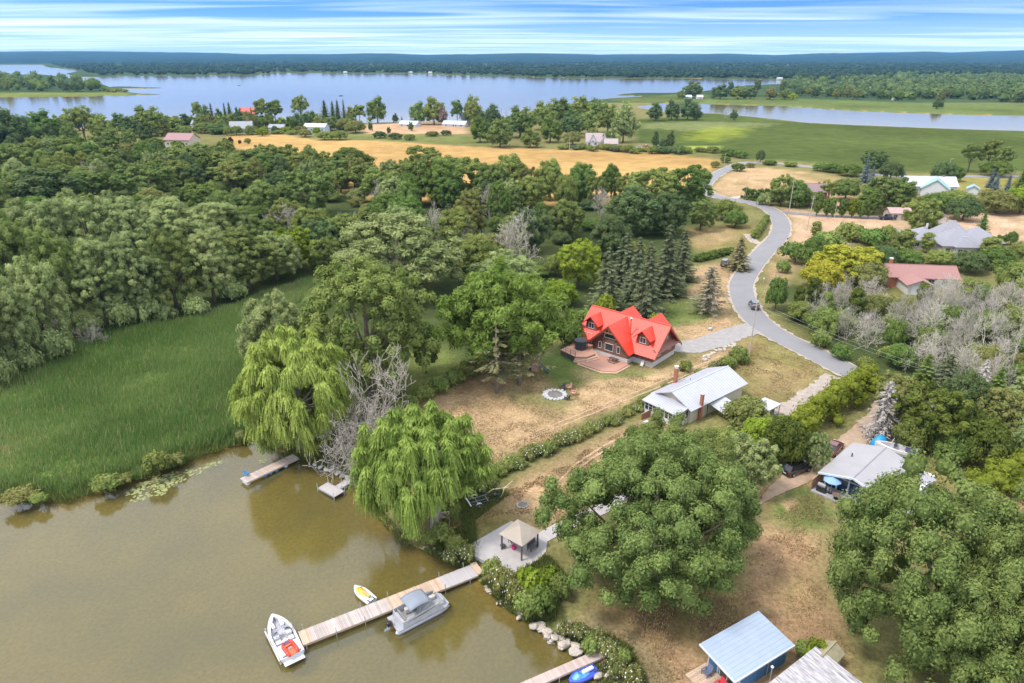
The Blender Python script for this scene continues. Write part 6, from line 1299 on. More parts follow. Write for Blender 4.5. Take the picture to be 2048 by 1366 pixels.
def trailer():
    a, rz, Ln = frame_of((936, 1012), (990, 998), GZ); d = thing('boat_trailer', 'empty black boat trailer parked on the grass beside the willow', 'trailer', tuple(a), rz)
    for s in (-1, 1):
        MB().box((1.7, s * .75, .5), (3.2, .09, .12)).build('rail', DARK, d); MB().slab((3.3, s * .75 - .04, .56), (3.3, s * .75 + .04, .56), (4.5, .04, .56), (4.5, -.04, .56), .1).build('tongue', DARK, d)
        MB().box((1.5, s * .4, .68), (2.6, .12, .1)).build('bunk', mat('bunk_carpet', (.10, .10, .11), .95), d)
        w_ = MB().lathe([(.1, -.1), (.3, -.1), (.33, -.06), (.33, .06), (.3, .1), (.1, .1)], n=14, axis='y').build('wheel', RUBBER, d, smooth=False); w_.location = (1.2, s * 1.0, .33)
        MB().lathe([(.05, -.11), (.18, -.11), (.18, .11), (.05, .11)], n=10, axis='y').build('rim', STEEL, w_)
        f = MB(); f.loft([[(1.2 + .44 * math.cos(q), s * 1.0 - .14, .33 + .42 * math.sin(q)), (1.2 + .44 * math.cos(q), s * 1.0 + .14, .33 + .42 * math.sin(q)), (1.2 + .40 * math.cos(q), s * 1.0 + .14, .33 + .38 * math.sin(q)), (1.2 + .40 * math.cos(q), s * 1.0 - .14, .33 + .38 * math.sin(q))] for q in np.linspace(.15, 2.99, 8)]); f.build('fender', STEEL, d)
    for x in (.15, 1.2, 2.6): MB().box((x, 0, .42), (.08, 1.9 if x == 1.2 else 1.5, .08)).build('crossbar', STEEL, d)
    MB().box((.1, 0, .55), (.12, 1.9, .1)).build('light_bar', mat('white_bar', (.6, .6, .6), .5), d); MB().box((4.1, 0, .9), (.12, .12, .8)).build('winch_post', DARK, d); MB().box((3.9, 0, .65), (.6, .5, .3)).build('gear_box', DARK, d, .04)
    a = np.array(G(968, 992)); b_ = np.array(G(1018, 980)); v = b_ - a; o = thing('driftwood_branch', 'pale bleached branch lying beyond the boat trailer', 'branch', tuple(a)); pm = mat('bleached_wood', (.60, .50, .37), .9, .15, 3)
    MB().tube([(0, 0, .1), v * .35 + np.array([0, .5, .35]), v * .8 + np.array([0, .3, .3]), v + np.array([0, 0, .5])], [.07, .09, .08, .03], 6).build('stem', pm, o)
    MB().tube([v * .8 + np.array([0, .3, .3]), v * .75 + np.array([0, -.9, .2]), v * .5 + np.array([0, -1.9, .05])], [.07, .05, .02], 6).build('fork', pm, o); MB().tube([v * .8 + np.array([0, .3, .3]), v * 1.05 + np.array([.3, 1.2, .6])], [.06, .02], 6).build('fork', pm, o)
trailer()
def fire_ring(px, py, rad, n, s, label, white, double=False):
    x, y, z = G(px, py); d = thing('fire_pit', label, 'fire pit', (x, y, GZ)); M = RW if white else RK
    MB().cyl((0, 0, -.03), rad * .9, .1, 20).build('ash_bed', mat('ash', (.17, .15, .135), .95, .3, 3, .3), d)
    for ring in range(2 if double else 1):
        for k in range(n + ring * 4):
            q = 6.283 * k / (n + ring * 4) + ring * .2; r_ = rad * (1 + ring * .24) + U(-.05, .05); o = link('stone', random.choice(M), d, (r_ * math.cos(q), r_ * math.sin(q), s * .4 - ring * .03)); o.scale = (s * U(.8, 1.25),) * 3; o.rotation_euler = (0, 0, U(0, 6))
fire_ring(1045, 1010, .72, 15, .17, 'small stone fire ring on the dry yard beyond the gazebo', False)
fire_ring(1110, 790, 1.55, 16, .34, 'large fire pit ringed with white stones on the log-house lawn', True, True)
def adirondack(px, py, rz, label, c):
    x, y, z = G(px, py); d = thing('lawn_chair', label, 'chair', (x, y, z), rz)
    MB().slab((-.3, -.3, .42), (.3, -.3, .42), (.3, .3, .3), (-.3, .3, .3), .05).build('seat', c, d)
    for k in range(5): MB().slab((-.28 + k * .115, .3, .3), (-.18 + k * .115, .3, .3), (-.18 + k * .115, .62, 1.05), (-.28 + k * .115, .62, 1.05), .03).build('back_slat', c, d)
    for s in (-1, 1):
        MB().box((s * .38, .02, .6), (.14, .75, .04)).build('armrest', c, d); MB().box((s * .36, -.28, .3), (.06, .1, .6)).build('leg', c, d); MB().box((s * .36, .3, .3), (.06, .1, .6)).build('leg', c, d)
pinkw = mat('salmon_paint', (.62, .30, .25), .7); dkp = mat('charcoal_paint', (.06, .06, .07), .7)
adirondack(1124, 779, R(-50), 'dark lawn chair at the back of the white-stone fire pit', dkp); adirondack(1137, 778, R(-60), 'salmon lawn chair behind the white-stone fire pit', pinkw); adirondack(1146, 789, R(-95), 'salmon lawn chair right of the white-stone fire pit', pinkw); adirondack(1134, 799, R(-135), 'dark lawn chair at the near right of the fire pit', dkp)
def tree_platform():
    x, y, z = G(884, 1046); d = thing('tree_platform', 'weathered wooden lookout platform with slatted rail by the willow trunk', 'platform', (x, y, GZ), R(8)); w1, w2, h = 1.8, 1.3, 1.25
    for k in range(9): MB().box((-w1 / 2 + .1 + k * .2, 0, h), (.18, w2, .05)).build('board', WOODG, d)
    for sx in (-1, 1):
        for sy in (-1, 1): MB().box((sx * w1 / 2, sy * w2 / 2, 1.1), (.09, .09, 2.2)).build('post', WOODG, d)
    for k in range(11): MB().box((-w1 / 2 + .08 + k * .165, -w2 / 2, h + .47), (.07, .04, .85)).build('slat', WOODG, d)
    for zz in (h + .15, h + .9): MB().box((0, -w2 / 2 - .04, zz), (w1, .04, .09)).build('rail', WOODT, d); MB().box((w1 / 2 + .04, 0, zz), (.04, w2, .09)).build('rail', WOODT, d)
tree_platform()
# ---------------------------------------------------------------- the log house
def log_wall(b, p0, p1, z0, z1, r=.15, top=None):
    """stacked round logs between p0 and p1; top(x in 0..1) gives the height limit"""
    p0, p1 = np.array(p0, float), np.array(p1, float); n = int(round((z1 - z0) / (2 * r * 1.16)))
    for k in range(n):
        z = z0 + r * 1.16 + k * 2 * r * 1.16; a, c = p0, p1
        if top:
            ts = [t for t in np.linspace(0, 1, 81) if top(t) >= z + r * .6]
            if not ts: break
            a, c = p0 + (p1 - p0) * ts[0], p0 + (p1 - p0) * ts[-1]
            if np.linalg.norm(c - a) < .25: break
        b.tube([(a[0], a[1], z), (c[0], c[1], z)], r, 7)
def log_house():
    O = np.array(G(1304, 735)); d = thing('log_house', 'large log house with bright red gabled metal roof and dormers', 'house', tuple(O), R(-41))
    X0, X1, Y0, Y1 = -16.0, 0.0, 0.0, 8.4; zf = 1.0; eave = 3.3; ridge = 7.35; ym = 4.2; s = (ridge - eave) / ym
    f = MB().box2((X0, Y0, -.3), (X1, Y1, zf)); f.box2((-12.4, -1.8, -.3), (-4.3, .05, zf - .02)); f.build('foundation', FOUND, d)
    w_ = MB(); i = .03
    w_.box2((X0 + i, Y0 + i, zf), (X1 - i, Y1 - i, eave - .25)); w_.ext_x([(Y0 + i, eave - .28), (Y1 - i, eave - .28), (ym, ridge - .32)], X0 + i, X1 - i); w_.box2((-12.2 + i, -1.7 + i, zf), (-4.5 - i, .3, eave - .25)); w_.ext_y([(-12.2 + i, eave - .28), (-4.5 - i, eave - .28), (-8.35, 6.45)], -1.7 + i, 4.0)
    w_.build('chinking', mat('chinking', (.46, .38, .32), .9, .15, 2), d)
    gt = lambda t: eave + (ridge - eave) * (1 - abs(2 * t - 1)) - .25; ft = lambda t: eave + 3.5 * (1 - abs(2 * t - 1)) - .3
    for nm, p0, p1, zt, tp in (('log_wall', (X0, Y0), (-12.2, Y0), eave, None), ('log_wall', (-4.5, Y0), (X1, Y0), eave, None), ('log_wall', (X1, Y0), (X1, Y1), ridge, lambda t: max(eave if False else 0, gt(t)) if True else 0), ('log_wall', (X0, Y0), (X0, Y1), ridge, gt), ('log_wall', (X0, Y1), (X1, Y1), eave, None), ('log_wall', (-12.2, -1.7), (-4.5, -1.7), 6.8, ft), ('log_wall', (-12.2, -1.7), (-12.2, 0), eave, None), ('log_wall', (-4.5, -1.7), (-4.5, 0), eave, None)):
        b = MB(); log_wall(b, p0, p1, zf, zt, .14, tp); b.build(nm, LOG, d, smooth=True)
    # main roof
    oh, ox = 1.1, .95; r = MB(); th = .16
    def slope(b, x0, x1, side):
        y = Y0 - oh if side < 0 else Y1 + oh; ze = eave - s * oh
        P = [(x0, y, ze), (x1, y, ze), (x1, ym, ridge), (x0, ym, ridge)]; b.slab(*P, th); ribs(b, P[0], P[1], P[3], P[2], int((x1 - x0) / .55), .03, .04)
    slope(r, X0 - ox, X1 + ox, -1); slope(r, X0 - ox, X1 + ox, 1); r.box(((X0 + X1) / 2, ym, ridge + .03), (X1 - X0 + 2 * ox, .3, .06)); r.build('main_roof', REDROOF, d)
    # cross gables (front one large, projecting)
    def cross(name, xc, half, yfront, yback, apex, base, thick=.16):
        b = MB(); sl = (apex - base) / half
        for sg in (-1, 1):
            P = [(xc + sg * half, yfront, base), (xc + sg * half, yback, base), (xc, yback, apex), (xc, yfront, apex)]; b.slab(*P, thick); ribs(b, P[0], P[1], P[3], P[2], max(3, int(abs(yback - yfront) / .55)), .03, .04)
        b.build(name, REDROOF, d)
    cross('front_gable_roof', -8.35, 5.0, -2.9, 4.1, 7.1, 2.35)
    cross('back_gable_roof', -10.6, 3.2, 9.8, 4.3, 7.2, 4.2); cross('back_gable_roof', -4.2, 3.2, 9.8, 4.3, 7.2, 4.2)
    for xc in (-10.6, -4.2):
        MB().ext_y([(xc - 2.6, eave), (xc + 2.6, eave), (xc + 2.6, 4.6), (xc, 6.9), (xc - 2.6, 4.6)], 5.0, 9.0).build('back_gable_wall', LOG, d)
    # two front dormers
    for xc in (-14.3, -2.6):
        yb = 0.55; zb = eave + s * yb; MB().ext_y([(xc - 1.25, zb - .4), (xc + 1.25, zb - .4), (xc + 1.25, 5.35), (xc, 6.45), (xc - 1.25, 5.35)], yb, 3.6).build('dormer_wall', LOG, d)
        b = MB(); log_wall(b, (xc - 1.25, yb), (xc + 1.25, yb), zb, 6.4, .13, lambda t: 5.35 + 1.1 * (1 - abs(2 * t - 1))); b.build('log_wall', LOG, d, smooth=True)
        cross('dormer_roof', xc, 1.95, yb - .75, 3.4, 6.75, 5.0, .12); window(d, (xc, yb - .15, zb + .85), 1.3, 1.2, 0, 1)
    # timber truss under the front gable, end gable boards
    t = MB()
    for sg in (-1, 1): t.slab((-8.35 + sg * 4.8, -2.75, 2.42), (-8.35 + sg * 4.8, -2.55, 2.42), (-8.35, -2.55, 6.9), (-8.35, -2.75, 6.9), .3)
    t.box((-8.35, -2.62, 5.5), (2.9, .18, .22)); t.box((-8.35, -2.62, 6.1), (.2, .16, 1.2)); t.build('gable_truss', mat('truss_timber', (.27, .12, .075), .7, .25, 2), d)
    b = MB()
    for yy, sg in ((-oh, 1), (Y1 + oh, -1)): b.slab((X1 + ox - .05, yy, eave - s * oh - .16), (X1 + ox + .05, yy, eave - s * oh - .16), (X1 + ox + .05, ym, ridge - .16), (X1 + ox - .05, ym, ridge - .16), .28)
    b.build('bargeboard', mat('truss_timber', (.27, .12, .075)), d)
    MB().slab((X1, Y0 - .2, eave + .35), (X1, Y1 + .2, eave + .35), (X1 + 1.1, Y1 + .2, eave - .35), (X1 + 1.1, Y0 - .2, eave - .35), .1).build('gable_skirt_roof', mat('brown_fascia', (.24, .10, .07), .7), d)
    # windows
    for x, z, ww, hh, mu in ((-10.6, 2.35, .7, 1.4, 0), (-8.5, 2.35, 1.9, 1.5, 0), (-6.4, 2.35, .7, 1.4, 0)): window(d, (x, -1.89, z), ww, hh, 0, mu)
    p = MB().ext_y([(-9.7, 4.2), (-7.0, 4.2), (-7.0, 4.8), (-8.35, 5.75), (-9.7, 4.8)], -1.95, -1.87); o = p.build('gable_window', TRIM, d); MB().ext_y([(-9.55, 4.32), (-7.15, 4.32), (-7.15, 4.75), (-8.35, 5.58), (-9.55, 4.75)], -1.98, -1.94).build('pane', GLASS, o)
    for x in (-2.4,): window(d, (x, -.18, 2.35), 1.2, 1.2, 0, 1)
    for y, z, ww in ((2.0, 2.4, 1.1), (6.0, 2.5, 1.1)): window(d, (.18, y, z), ww, 1.2, R(90), 1)
    window(d, (.14, 4.2, 5.2), 1.2, 1.1, R(90), 0); window(d, (-14.6, -.18, 2.35), 1.8, 1.9, 0, 1)
    # metal flue on the front slope
    MB().cyl((-5.9, 1.2, 4.0), .13, 4.0, 12).build('flue', mat('red_flue', (.55, .09, .07), .4), d); MB().lathe([(.2, 0), (.26, .08), (.05, .3)], (-5.9, 1.2, 8.0), 12).build('flue_cap', WHITE, d)
    MB().lathe([(.3, 0), (.36, .08), (.3, .2)], (-5.6, -.4, 3.6), 12).build('roof_vent', WHITE, d)
    MB().tube([(-4.35, -1.9, .9), (-4.3, -2.0, -.2)], .05, 6).build('downpipe', WHITE, d)
    # decks and steps
    DECK = wood_mat('red_deck', (.47, .25, .18), .12); RISE = mat('deck_edge', (.52, .33, .24), .8, .15, 2); SK = mat('deck_skirt', (.10, .10, .10), .9)
    dk = thing('raised_deck', 'reddish wooden deck with curved steps in front of the log house', 'deck', tuple(O), R(-41))
    U1 = [(-16.6, -.3), (-16.6, -6.6), (-12.4, -7.4), (-10.7, -6.2), (-10.3, -3.8), (-12.3, -1.9), (-12.3, -.3)]
    MB().prism(U1, .95, 1.1).build('upper_platform', DECK, dk); MB().prism([(x * .995 - .06, y * .98) for x, y in U1], 0, .94).build('skirt', SK, dk)
    for k in range(3):
        g = .45 * (k + 1); MB().prism([(-12.5, -7.3 - g * .5), (-10.6 + g * .55, -6.3 - g * .55), (-10.1 + g, -3.9), (-11.9 + g, -2.0), (-12.6, -2.2), (-12.6, -7.0)], .1, .95 - .27 * (k + 1) + .08).build('step', RISE, dk)
    L1 = [(-10.9, -7.9), (-6.0, -8.0), (-3.9, -6.6), (-3.7, -2.4), (-4.4, -1.9), (-11.6, -1.9)]
    MB().prism(L1, .12, .30).build('lower_platform', DECK, dk); MB().prism([(-11.4, -8.3), (-5.8, -8.5), (-3.5, -6.8), (-3.3, -2.2), (-11.8, -2.0)], 0, .14).build('step', RISE, dk)
    for pa, pb in (((-16.5, -6.5), (-12.5, -7.3)), ((-16.5, -6.5), (-16.5, -.5))):
        n = 3; q = MB()
        for zz in (1.55, 2.0): q.tube([(pa[0], pa[1], zz), (pb[0], pb[1], zz)], .035, 6)
        q.build('rail', DARK, dk)
        for k in range(n + 1): MB().cyl((pa[0] + (pb[0] - pa[0]) * k / n, pa[1] + (pb[1] - pa[1]) * k / n, 1.05), .04, .98, 6).build('rail_post', DARK, dk)
    def loc(x, y, z): c, s_ = math.cos(R(-41)), math.sin(R(-41)); return (O[0] + x * c - y * s_, O[1] + x * s_ + y * c, O[2] + z)
    c = thing('covered_grill_gazebo', 'black canopy shelter standing on the raised deck of the log house', 'canopy', loc(-13.9, -3.6, 1.1), R(-41)); bk = mat('black_canvas', (.035, .037, .05), .8, .3, 2)
    rings = [[(q * math.cos(a), q * math.sin(a), z) for a in np.linspace(0, 6.283, 9)[:-1]] for q, z in ((1.1, 0.0), (1.15, 1.0), (1.25, 1.75), (1.35, 1.85), (.7, 2.15), (.1, 2.3))]; MB().loft(rings).build('canopy', bk, c)
    for k in range(4): MB().cyl((1.28 * math.cos(k * 1.57 + .78), 1.28 * math.sin(k * 1.57 + .78), 0), .05, 1.8, 6).build('pole', DARK, c)
    t = thing('picnic_table', 'brown picnic table on the lower deck by the log-house wall', 'table', loc(-6.6, -3.2, .3), R(-41)); tw = mat('brown_table', (.13, .075, .06), .8, .2, 2)
    for k in range(4): MB().box((0, -.3 + k * .2, .74), (1.7, .18, .05)).build('top_board', tw, t)
    for sy in (-1, 1): MB().box((0, sy * .75, .45), (1.7, .26, .05)).build('bench', tw, t)
    for sx in (-1, 1): MB().tube([(sx * .6, -.7, 0), (sx * .6, -.2, .72)], .05, 5).tube([(sx * .6, .7, 0), (sx * .6, .2, .72)], .05, 5).box((sx * .6, 0, .4), (.06, 1.5, .1)).build('leg_frame', tw, t)
    p = thing('propane_tank', 'white propane tank on the grass left of the log house', 'tank', G(1142, 672), R(22)); wp = mat('tank_white', (.66, .67, .72), .4, .05)
    MB().lathe([(.02, -1.3), (.3, -1.25), (.48, -1.02), (.5, -.8), (.5, .8), (.48, 1.02), (.3, 1.25), (.02, 1.3)], (0, 0, .72), 16, 'x').build('tank', wp, p, smooth=True); MB().cyl((0, 0, 1.2), .16, .2, 10).build('valve_dome', wp, p)
    for sx in (-1, 1): MB().box((sx * .75, 0, .14), (.2, .7, .28)).build('foot', FOUND, p)
    a = thing('leaning_board', 'white board leaning on the log-house foundation', 'board', loc(-1.9, -.35, 0), R(-41)); MB().slab((-.3, -.35, 0), (.3, -.35, 0), (.3, .3, 1.1), (-.3, .3, 1.1), .05).build('panel', WHITE, a); MB().box((0, -.33, .02), (.62, .06, .05)).build('edge_strip', WHITE, a)
log_house()
# play set
def play_set():
    x, y, z = G(1072, 742); d = thing('play_set', 'wooden play tower with dark slide and swing beam on the lawn', 'play set', (x, y, GZ), R(-20)); wd = mat('cedar_timber', (.36, .21, .15), .8, .2, 2); sl = mat('dark_slide', (.05, .06, .085), .35); gm = mat('green_pole', (.19, .27, .15), .6)
    for sx in (-1, 1):
        for sy in (-1, 1): MB().box((sx * .65, sy * .65, 1.4), (.1, .1, 2.8)).build('post', wd, d)
    MB().box((0, 0, 1.3), (1.4, 1.4, .08)).build('platform', wd, d); MB().slab((-.8, -.8, 2.6), (.8, -.8, 2.6), (.8, 0, 3.2), (-.8, 0, 3.2), .05).slab((.8, .8, 2.6), (-.8, .8, 2.6), (-.8, 0, 3.2), (.8, 0, 3.2), .05).build('roof', mat('beige_awning', (.5, .38, .3), .8), d)
    MB().slab((.65, -.3, 1.35), (.65, .3, 1.35), (2.6, .3, .12), (2.6, -.3, .12), .05).slab((.65, -.34, 1.5), (.65, -.3, 1.5), (2.6, -.3, .3), (2.6, -.34, .3), .15).slab((.65, .3, 1.5), (.65, .34, 1.5), (2.6, .34, .3), (2.6, .3, .3), .15).build('slide', sl, d)
    MB().box((.2, 2.4, 2.5), (.1, 3.6, .12)).build('swing_beam', gm, d)
    for sx in (-1, 1): MB().tube([(.2, 4.15, 2.5), (.2 + sx * .9, 4.3, 0)], .05, 6).build('swing_leg', gm, d)
    for yy in (1.8, 3.0):
        s = MB().box((.2, yy, .5), (.2, .5, .04)).build('swing_seat', sl, d)
        for q in (-.22, .22): MB().tube([(.2, yy + q, .5), (.2, yy + q, 2.45)], .012, 4).build('chain', STEEL, s)
    MB().box((0, -.62, .7), (1.2, .06, 1.1)).build('side_panel', mat('pink_panel', (.55, .35, .30), .7), d); MB().box((-.9, .2, .3), (.7, .9, .6)).build('sand_box', sl, d, .03)
play_set()
# ---------------------------------------------------------------- bungalow with white steel roof
def bungalow():
    O = np.array(G(1394, 838)); rz = R(39.5); d = thing('bungalow', 'white bungalow with pale ribbed metal roof, brick chimneys and glazed sunroom', 'house', tuple(O), rz)
    RF = mat('white_steel_roof', (.40, .40, .435), .4, .05, .6); SID = mat('cream_siding', (.50, .45, .38), .7, .06, 1, .1)
    gable(d, -2.2, 12.2, -.1, 7.0, -.3, 2.75, 4.35, SID, RF, .6, 26, ohx=.6)
    MB().box2((-5.0, .3, -.3), (-2.25, 6.8, .85)).build('sunroom_base', mat('sunroom_white', (.60, .60, .60), .6), d)
    b = MB().slab((-5.45, .0, 2.45), (-5.45, 7.1, 2.45), (-2.3, 7.1, 3.0), (-2.3, .0, 3.0), .14); ribs(b, (-5.45, .0, 2.45), (-5.45, 7.1, 2.45), (-2.3, .0, 3.0), (-2.3, 7.1, 3.0), 16); b.build('sunroom_roof', RF, d)
    for k in range(9): MB().box((-4.95, .36 + k * .80, 1.62), (.12, .14, 1.6)).build('sunroom_post', TRIM, d)
    for k in range(8): MB().box((-4.93, .76 + k * .80, 1.62), (.05, .66, 1.5)).build('pane', GLASS, d); MB().box((-4.97, .76 + k * .80, 1.62), (.06, .66, .06)).build('mullion', TRIM, d)
    for k in range(3): window(d, (-4.5 + k * .95, .27, 1.62), .85, 1.45, 0, 0)
    MB().box((.1, -.42, 2.2), (.5, .42, 4.9)).build('chimney', BRICK, d); MB().box((.1, -.42, 4.7), (.62, .54, .1)).build('chimney_cap', FOUND, d); MB().box((3.2, 7.2, 2.6), (.55, .5, 5.8)).build('chimney', BRICK, d); MB().lathe([(.3, 0), (.32, .1), (.2, .2), (.42, .4), (.05, .55)], (3.2, 7.2, 5.5), 10).build('chimney_pot', WHITE, d)
    for x in (4.2, 6.6): window(d, (x, -.15, 1.8), 1.1, .9, 0, 1)
    MB().slab((2.6, -.2, 2.0), (6.2, -.2, 2.4), (6.2, -3.2, 1.7), (2.6, -3.2, 1.3), .1).build('side_awning', mat('awning_grey', (.42, .42, .44), .6), d)
    MB().tube([(2.3, -.15, 2.6), (1.9, -.5, .0)], .06, 6).build('downpipe', DARK, d); MB().cyl((4.6, 5.2, 3.2), .06, .7, 6).build('roof_vent', DARK, d)
    c = thing('carport', 'low open carport with flat pale roof at the back of the bungalow', 'carport', tuple(np.array(G(1530, 833))), rz)
    MB().box((0, 0, 2.25), (3.6, 3.0, .14)).build('roof', RF, c); MB().box((-.6, 0, 1.0), (2.0, 2.4, 2.1)).build('shed_wall', mat('dark_siding', (.10, .11, .13), .8), c)
    for sx in (-1, 1):
        for sy in (-1, 1): MB().box((sx * 1.6, sy * 1.35, 1.1), (.1, .1, 2.2)).build('post', WHITE, c)
    f = thing('patio_fence', 'short reddish board fence at the left corner of the bungalow sunroom', 'fence', G(1283, 840), rz)
    for k in range(12): MB().box((k * .2, 0, .55), (.18, .04, 1.1)).build('board', mat('red_fence', (.30, .14, .10), .8, .2, 2), f)
    MB().box((1.1, .04, 1.12), (2.4, .08, .07)).build('top_rail', mat('tan_rail', (.5, .38, .28), .8), f)
    t = thing('patio_table', 'white table on the small patio before the sunroom', 'table', G(1292, 852), rz); MB().box((0, 0, .72), (1.3, .8, .05)).build('top', WHITE, t)
    for sx in (-1, 1):
        for sy in (-1, 1): MB().box((sx * .55, sy * .3, .35), (.05, .05, .7)).build('leg', WHITE, t)
bungalow()
# ---------------------------------------------------------------- glass-fronted cottage
def cottage():
    O = np.array(G(1644, 939, 3.6)); d = thing('cottage', 'low cottage with broad grey roof and blue glass front', 'house', (O[0], O[1], GZ), R(-47)); RF = mat('grey_membrane_roof', (.31, .295, .305), .7, .06, .5); WB = mat('pale_blue_trim', (.60, .68, .74), .5, .04); BG = glass('blue_glass', (.02, .045, .10))
    L_, Wd = 8.2, 10.2; e = 2.55; rg = 3.75; xm = L_ / 2
    MB().ext_y([(.5, 0), (L_ + 2.6, 0), (L_ + 2.6, e - .1), (L_ - .3, e), (xm + .2, rg - .15), (.5, e - .1)], .9, Wd - .3).build('wall', mat('cottage_wall', (.58, .56, .55), .7), d)
    r = MB(); r.slab((-.1, -.9, e), (-.1, Wd, e), (xm + .2, Wd, rg), (xm + .2, -.9, rg), .16); r.slab((xm + .2, -.9, rg), (xm + .2, Wd, rg), (L_ + 3.2, Wd - 1.2, e - .15), (L_ + .2, -.9, e - .05), .16); r.build('roof', RF, d)
    MB().box((xm + .2, Wd / 2 - .4, rg + .02), (.12, Wd + .9, .06)).build('ridge_cap', mat('ridge_grey', (.22, .21, .22), .7), d)
    f = MB(); f.slab((-.12, -.95, e + .01), (xm + .2, -.95, rg + .01), (xm + .2, -.85, rg + .01), (-.12, -.85, e + .01), .26); f.slab((xm + .2, -.95, rg + .01), (L_ + .2, -.95, e - .04), (L_ + .2, -.85, e - .04), (xm + .2, -.85, rg + .01), .26); f.build('fascia', WB, d)
    for k in range(6):
        x = .5 + k * (L_ - .8) / 5; zt = e - .15 + (rg - e) * (1 - abs(x - xm) / xm); MB().box((x, .75, zt / 2), (.2, .2, zt)).build('post', WB, d)
        if k < 5:
            x2 = x + (L_ - .8) / 5; z2 = e - .15 + (rg - e) * (1 - abs(x2 - xm) / xm)
            MB().ext_y([(x + .1, .1), (x2 - .1, .1), (x2 - .1, 1.95), (x + .1, 1.95)], .78, .82).build('pane', BG, d); MB().ext_y([(x + .1, 2.1), (x2 - .1, 2.1), (x2 - .1, z2 - .15), (x + .1, zt - .15)], .78, .82).build('pane', BG, d); MB().box(((x + x2) / 2, .76, 2.02), (x2 - x - .2, .14, .13)).build('transom', WB, d)
    for x, y in ((1.6, 5.5), (7.2, 4.2), (9.2, 8.2)): MB().cyl((x, y, 2.6), .09, .95, 8).build('roof_vent', DARK if x < 2 else WHITE, d)
    c, s_ = math.cos(R(-47)), math.sin(R(-47))
    def loc(x, y, z): return (O[0] + x * c - y * s_, O[1] + x * s_ + y * c, GZ + z)
    dk = thing('cottage_deck', 'pale low deck in front of the blue glass cottage', 'deck', loc(3.6, -1.3, 0), R(-47))
    for k in range(14): MB().box((-3.6 + k * .42, .6, .1), (.40, 2.7, .2)).build('board', mat('pale_deck', (.36, .345, .36), .8, .08, 2), dk)
    u = thing('patio_umbrella', 'light blue patio umbrella in front of the cottage glass', 'umbrella', loc(1.9, -.9, .2)); MB().lathe([(1.15, 2.0), (1.12, 2.06), (.6, 2.34), (.05, 2.5)], n=8).build('canopy', mat('blue_canvas', (.22, .36, .66), .8, .06), u); MB().cyl((0, 0, 0), .03, 2.6, 6).build('pole', WHITE, u); MB().cyl((0, 0, 0), .3, .08, 10).build('base', DARK, u)
    fn = thing('privacy_screen', 'tan board privacy screen at the left end of the cottage deck', 'fence', loc(-.15, 1.4, 0), R(-47 - 92)); tb = mat('tan_screen', (.46, .27, .17), .8, .15, 2)
    for k in range(16): MB().box((k * .22, 0, .9), (.2, .05, 1.8)).build('board', tb, fn)
    MB().box((1.7, 0, 1.84), (3.6, .1, .07)).build('cap_rail', tb, fn)
    g = thing('barbecue', 'covered dark barbecue by the tan privacy screen', 'barbecue', loc(.9, -1.4, .2), R(-47)); MB().box((0, 0, .5), (1.2, .55, .9)).build('cabinet', DARK, g, .04); MB().lathe([(.05, -.55), (.3, -.5), (.34, 0), (.3, .5), (.05, .55)], (0, 0, 1.0), 10, 'x').build('lid', mat('grill_grey', (.25, .25, .26), .4), g)
    t = thing('deck_table', 'brown round table on the cottage deck edge', 'table', loc(3.0, -1.6, .2)); MB().cyl((0, 0, .68), .62, .05, 16).build('top', mat('brown_top', (.16, .11, .09), .6), t); MB().cyl((0, 0, 0), .05, .7, 8).build('stem', DARK, t); MB().cyl((0, 0, 0), .3, .05, 10).build('base', DARK, t)
cottage()
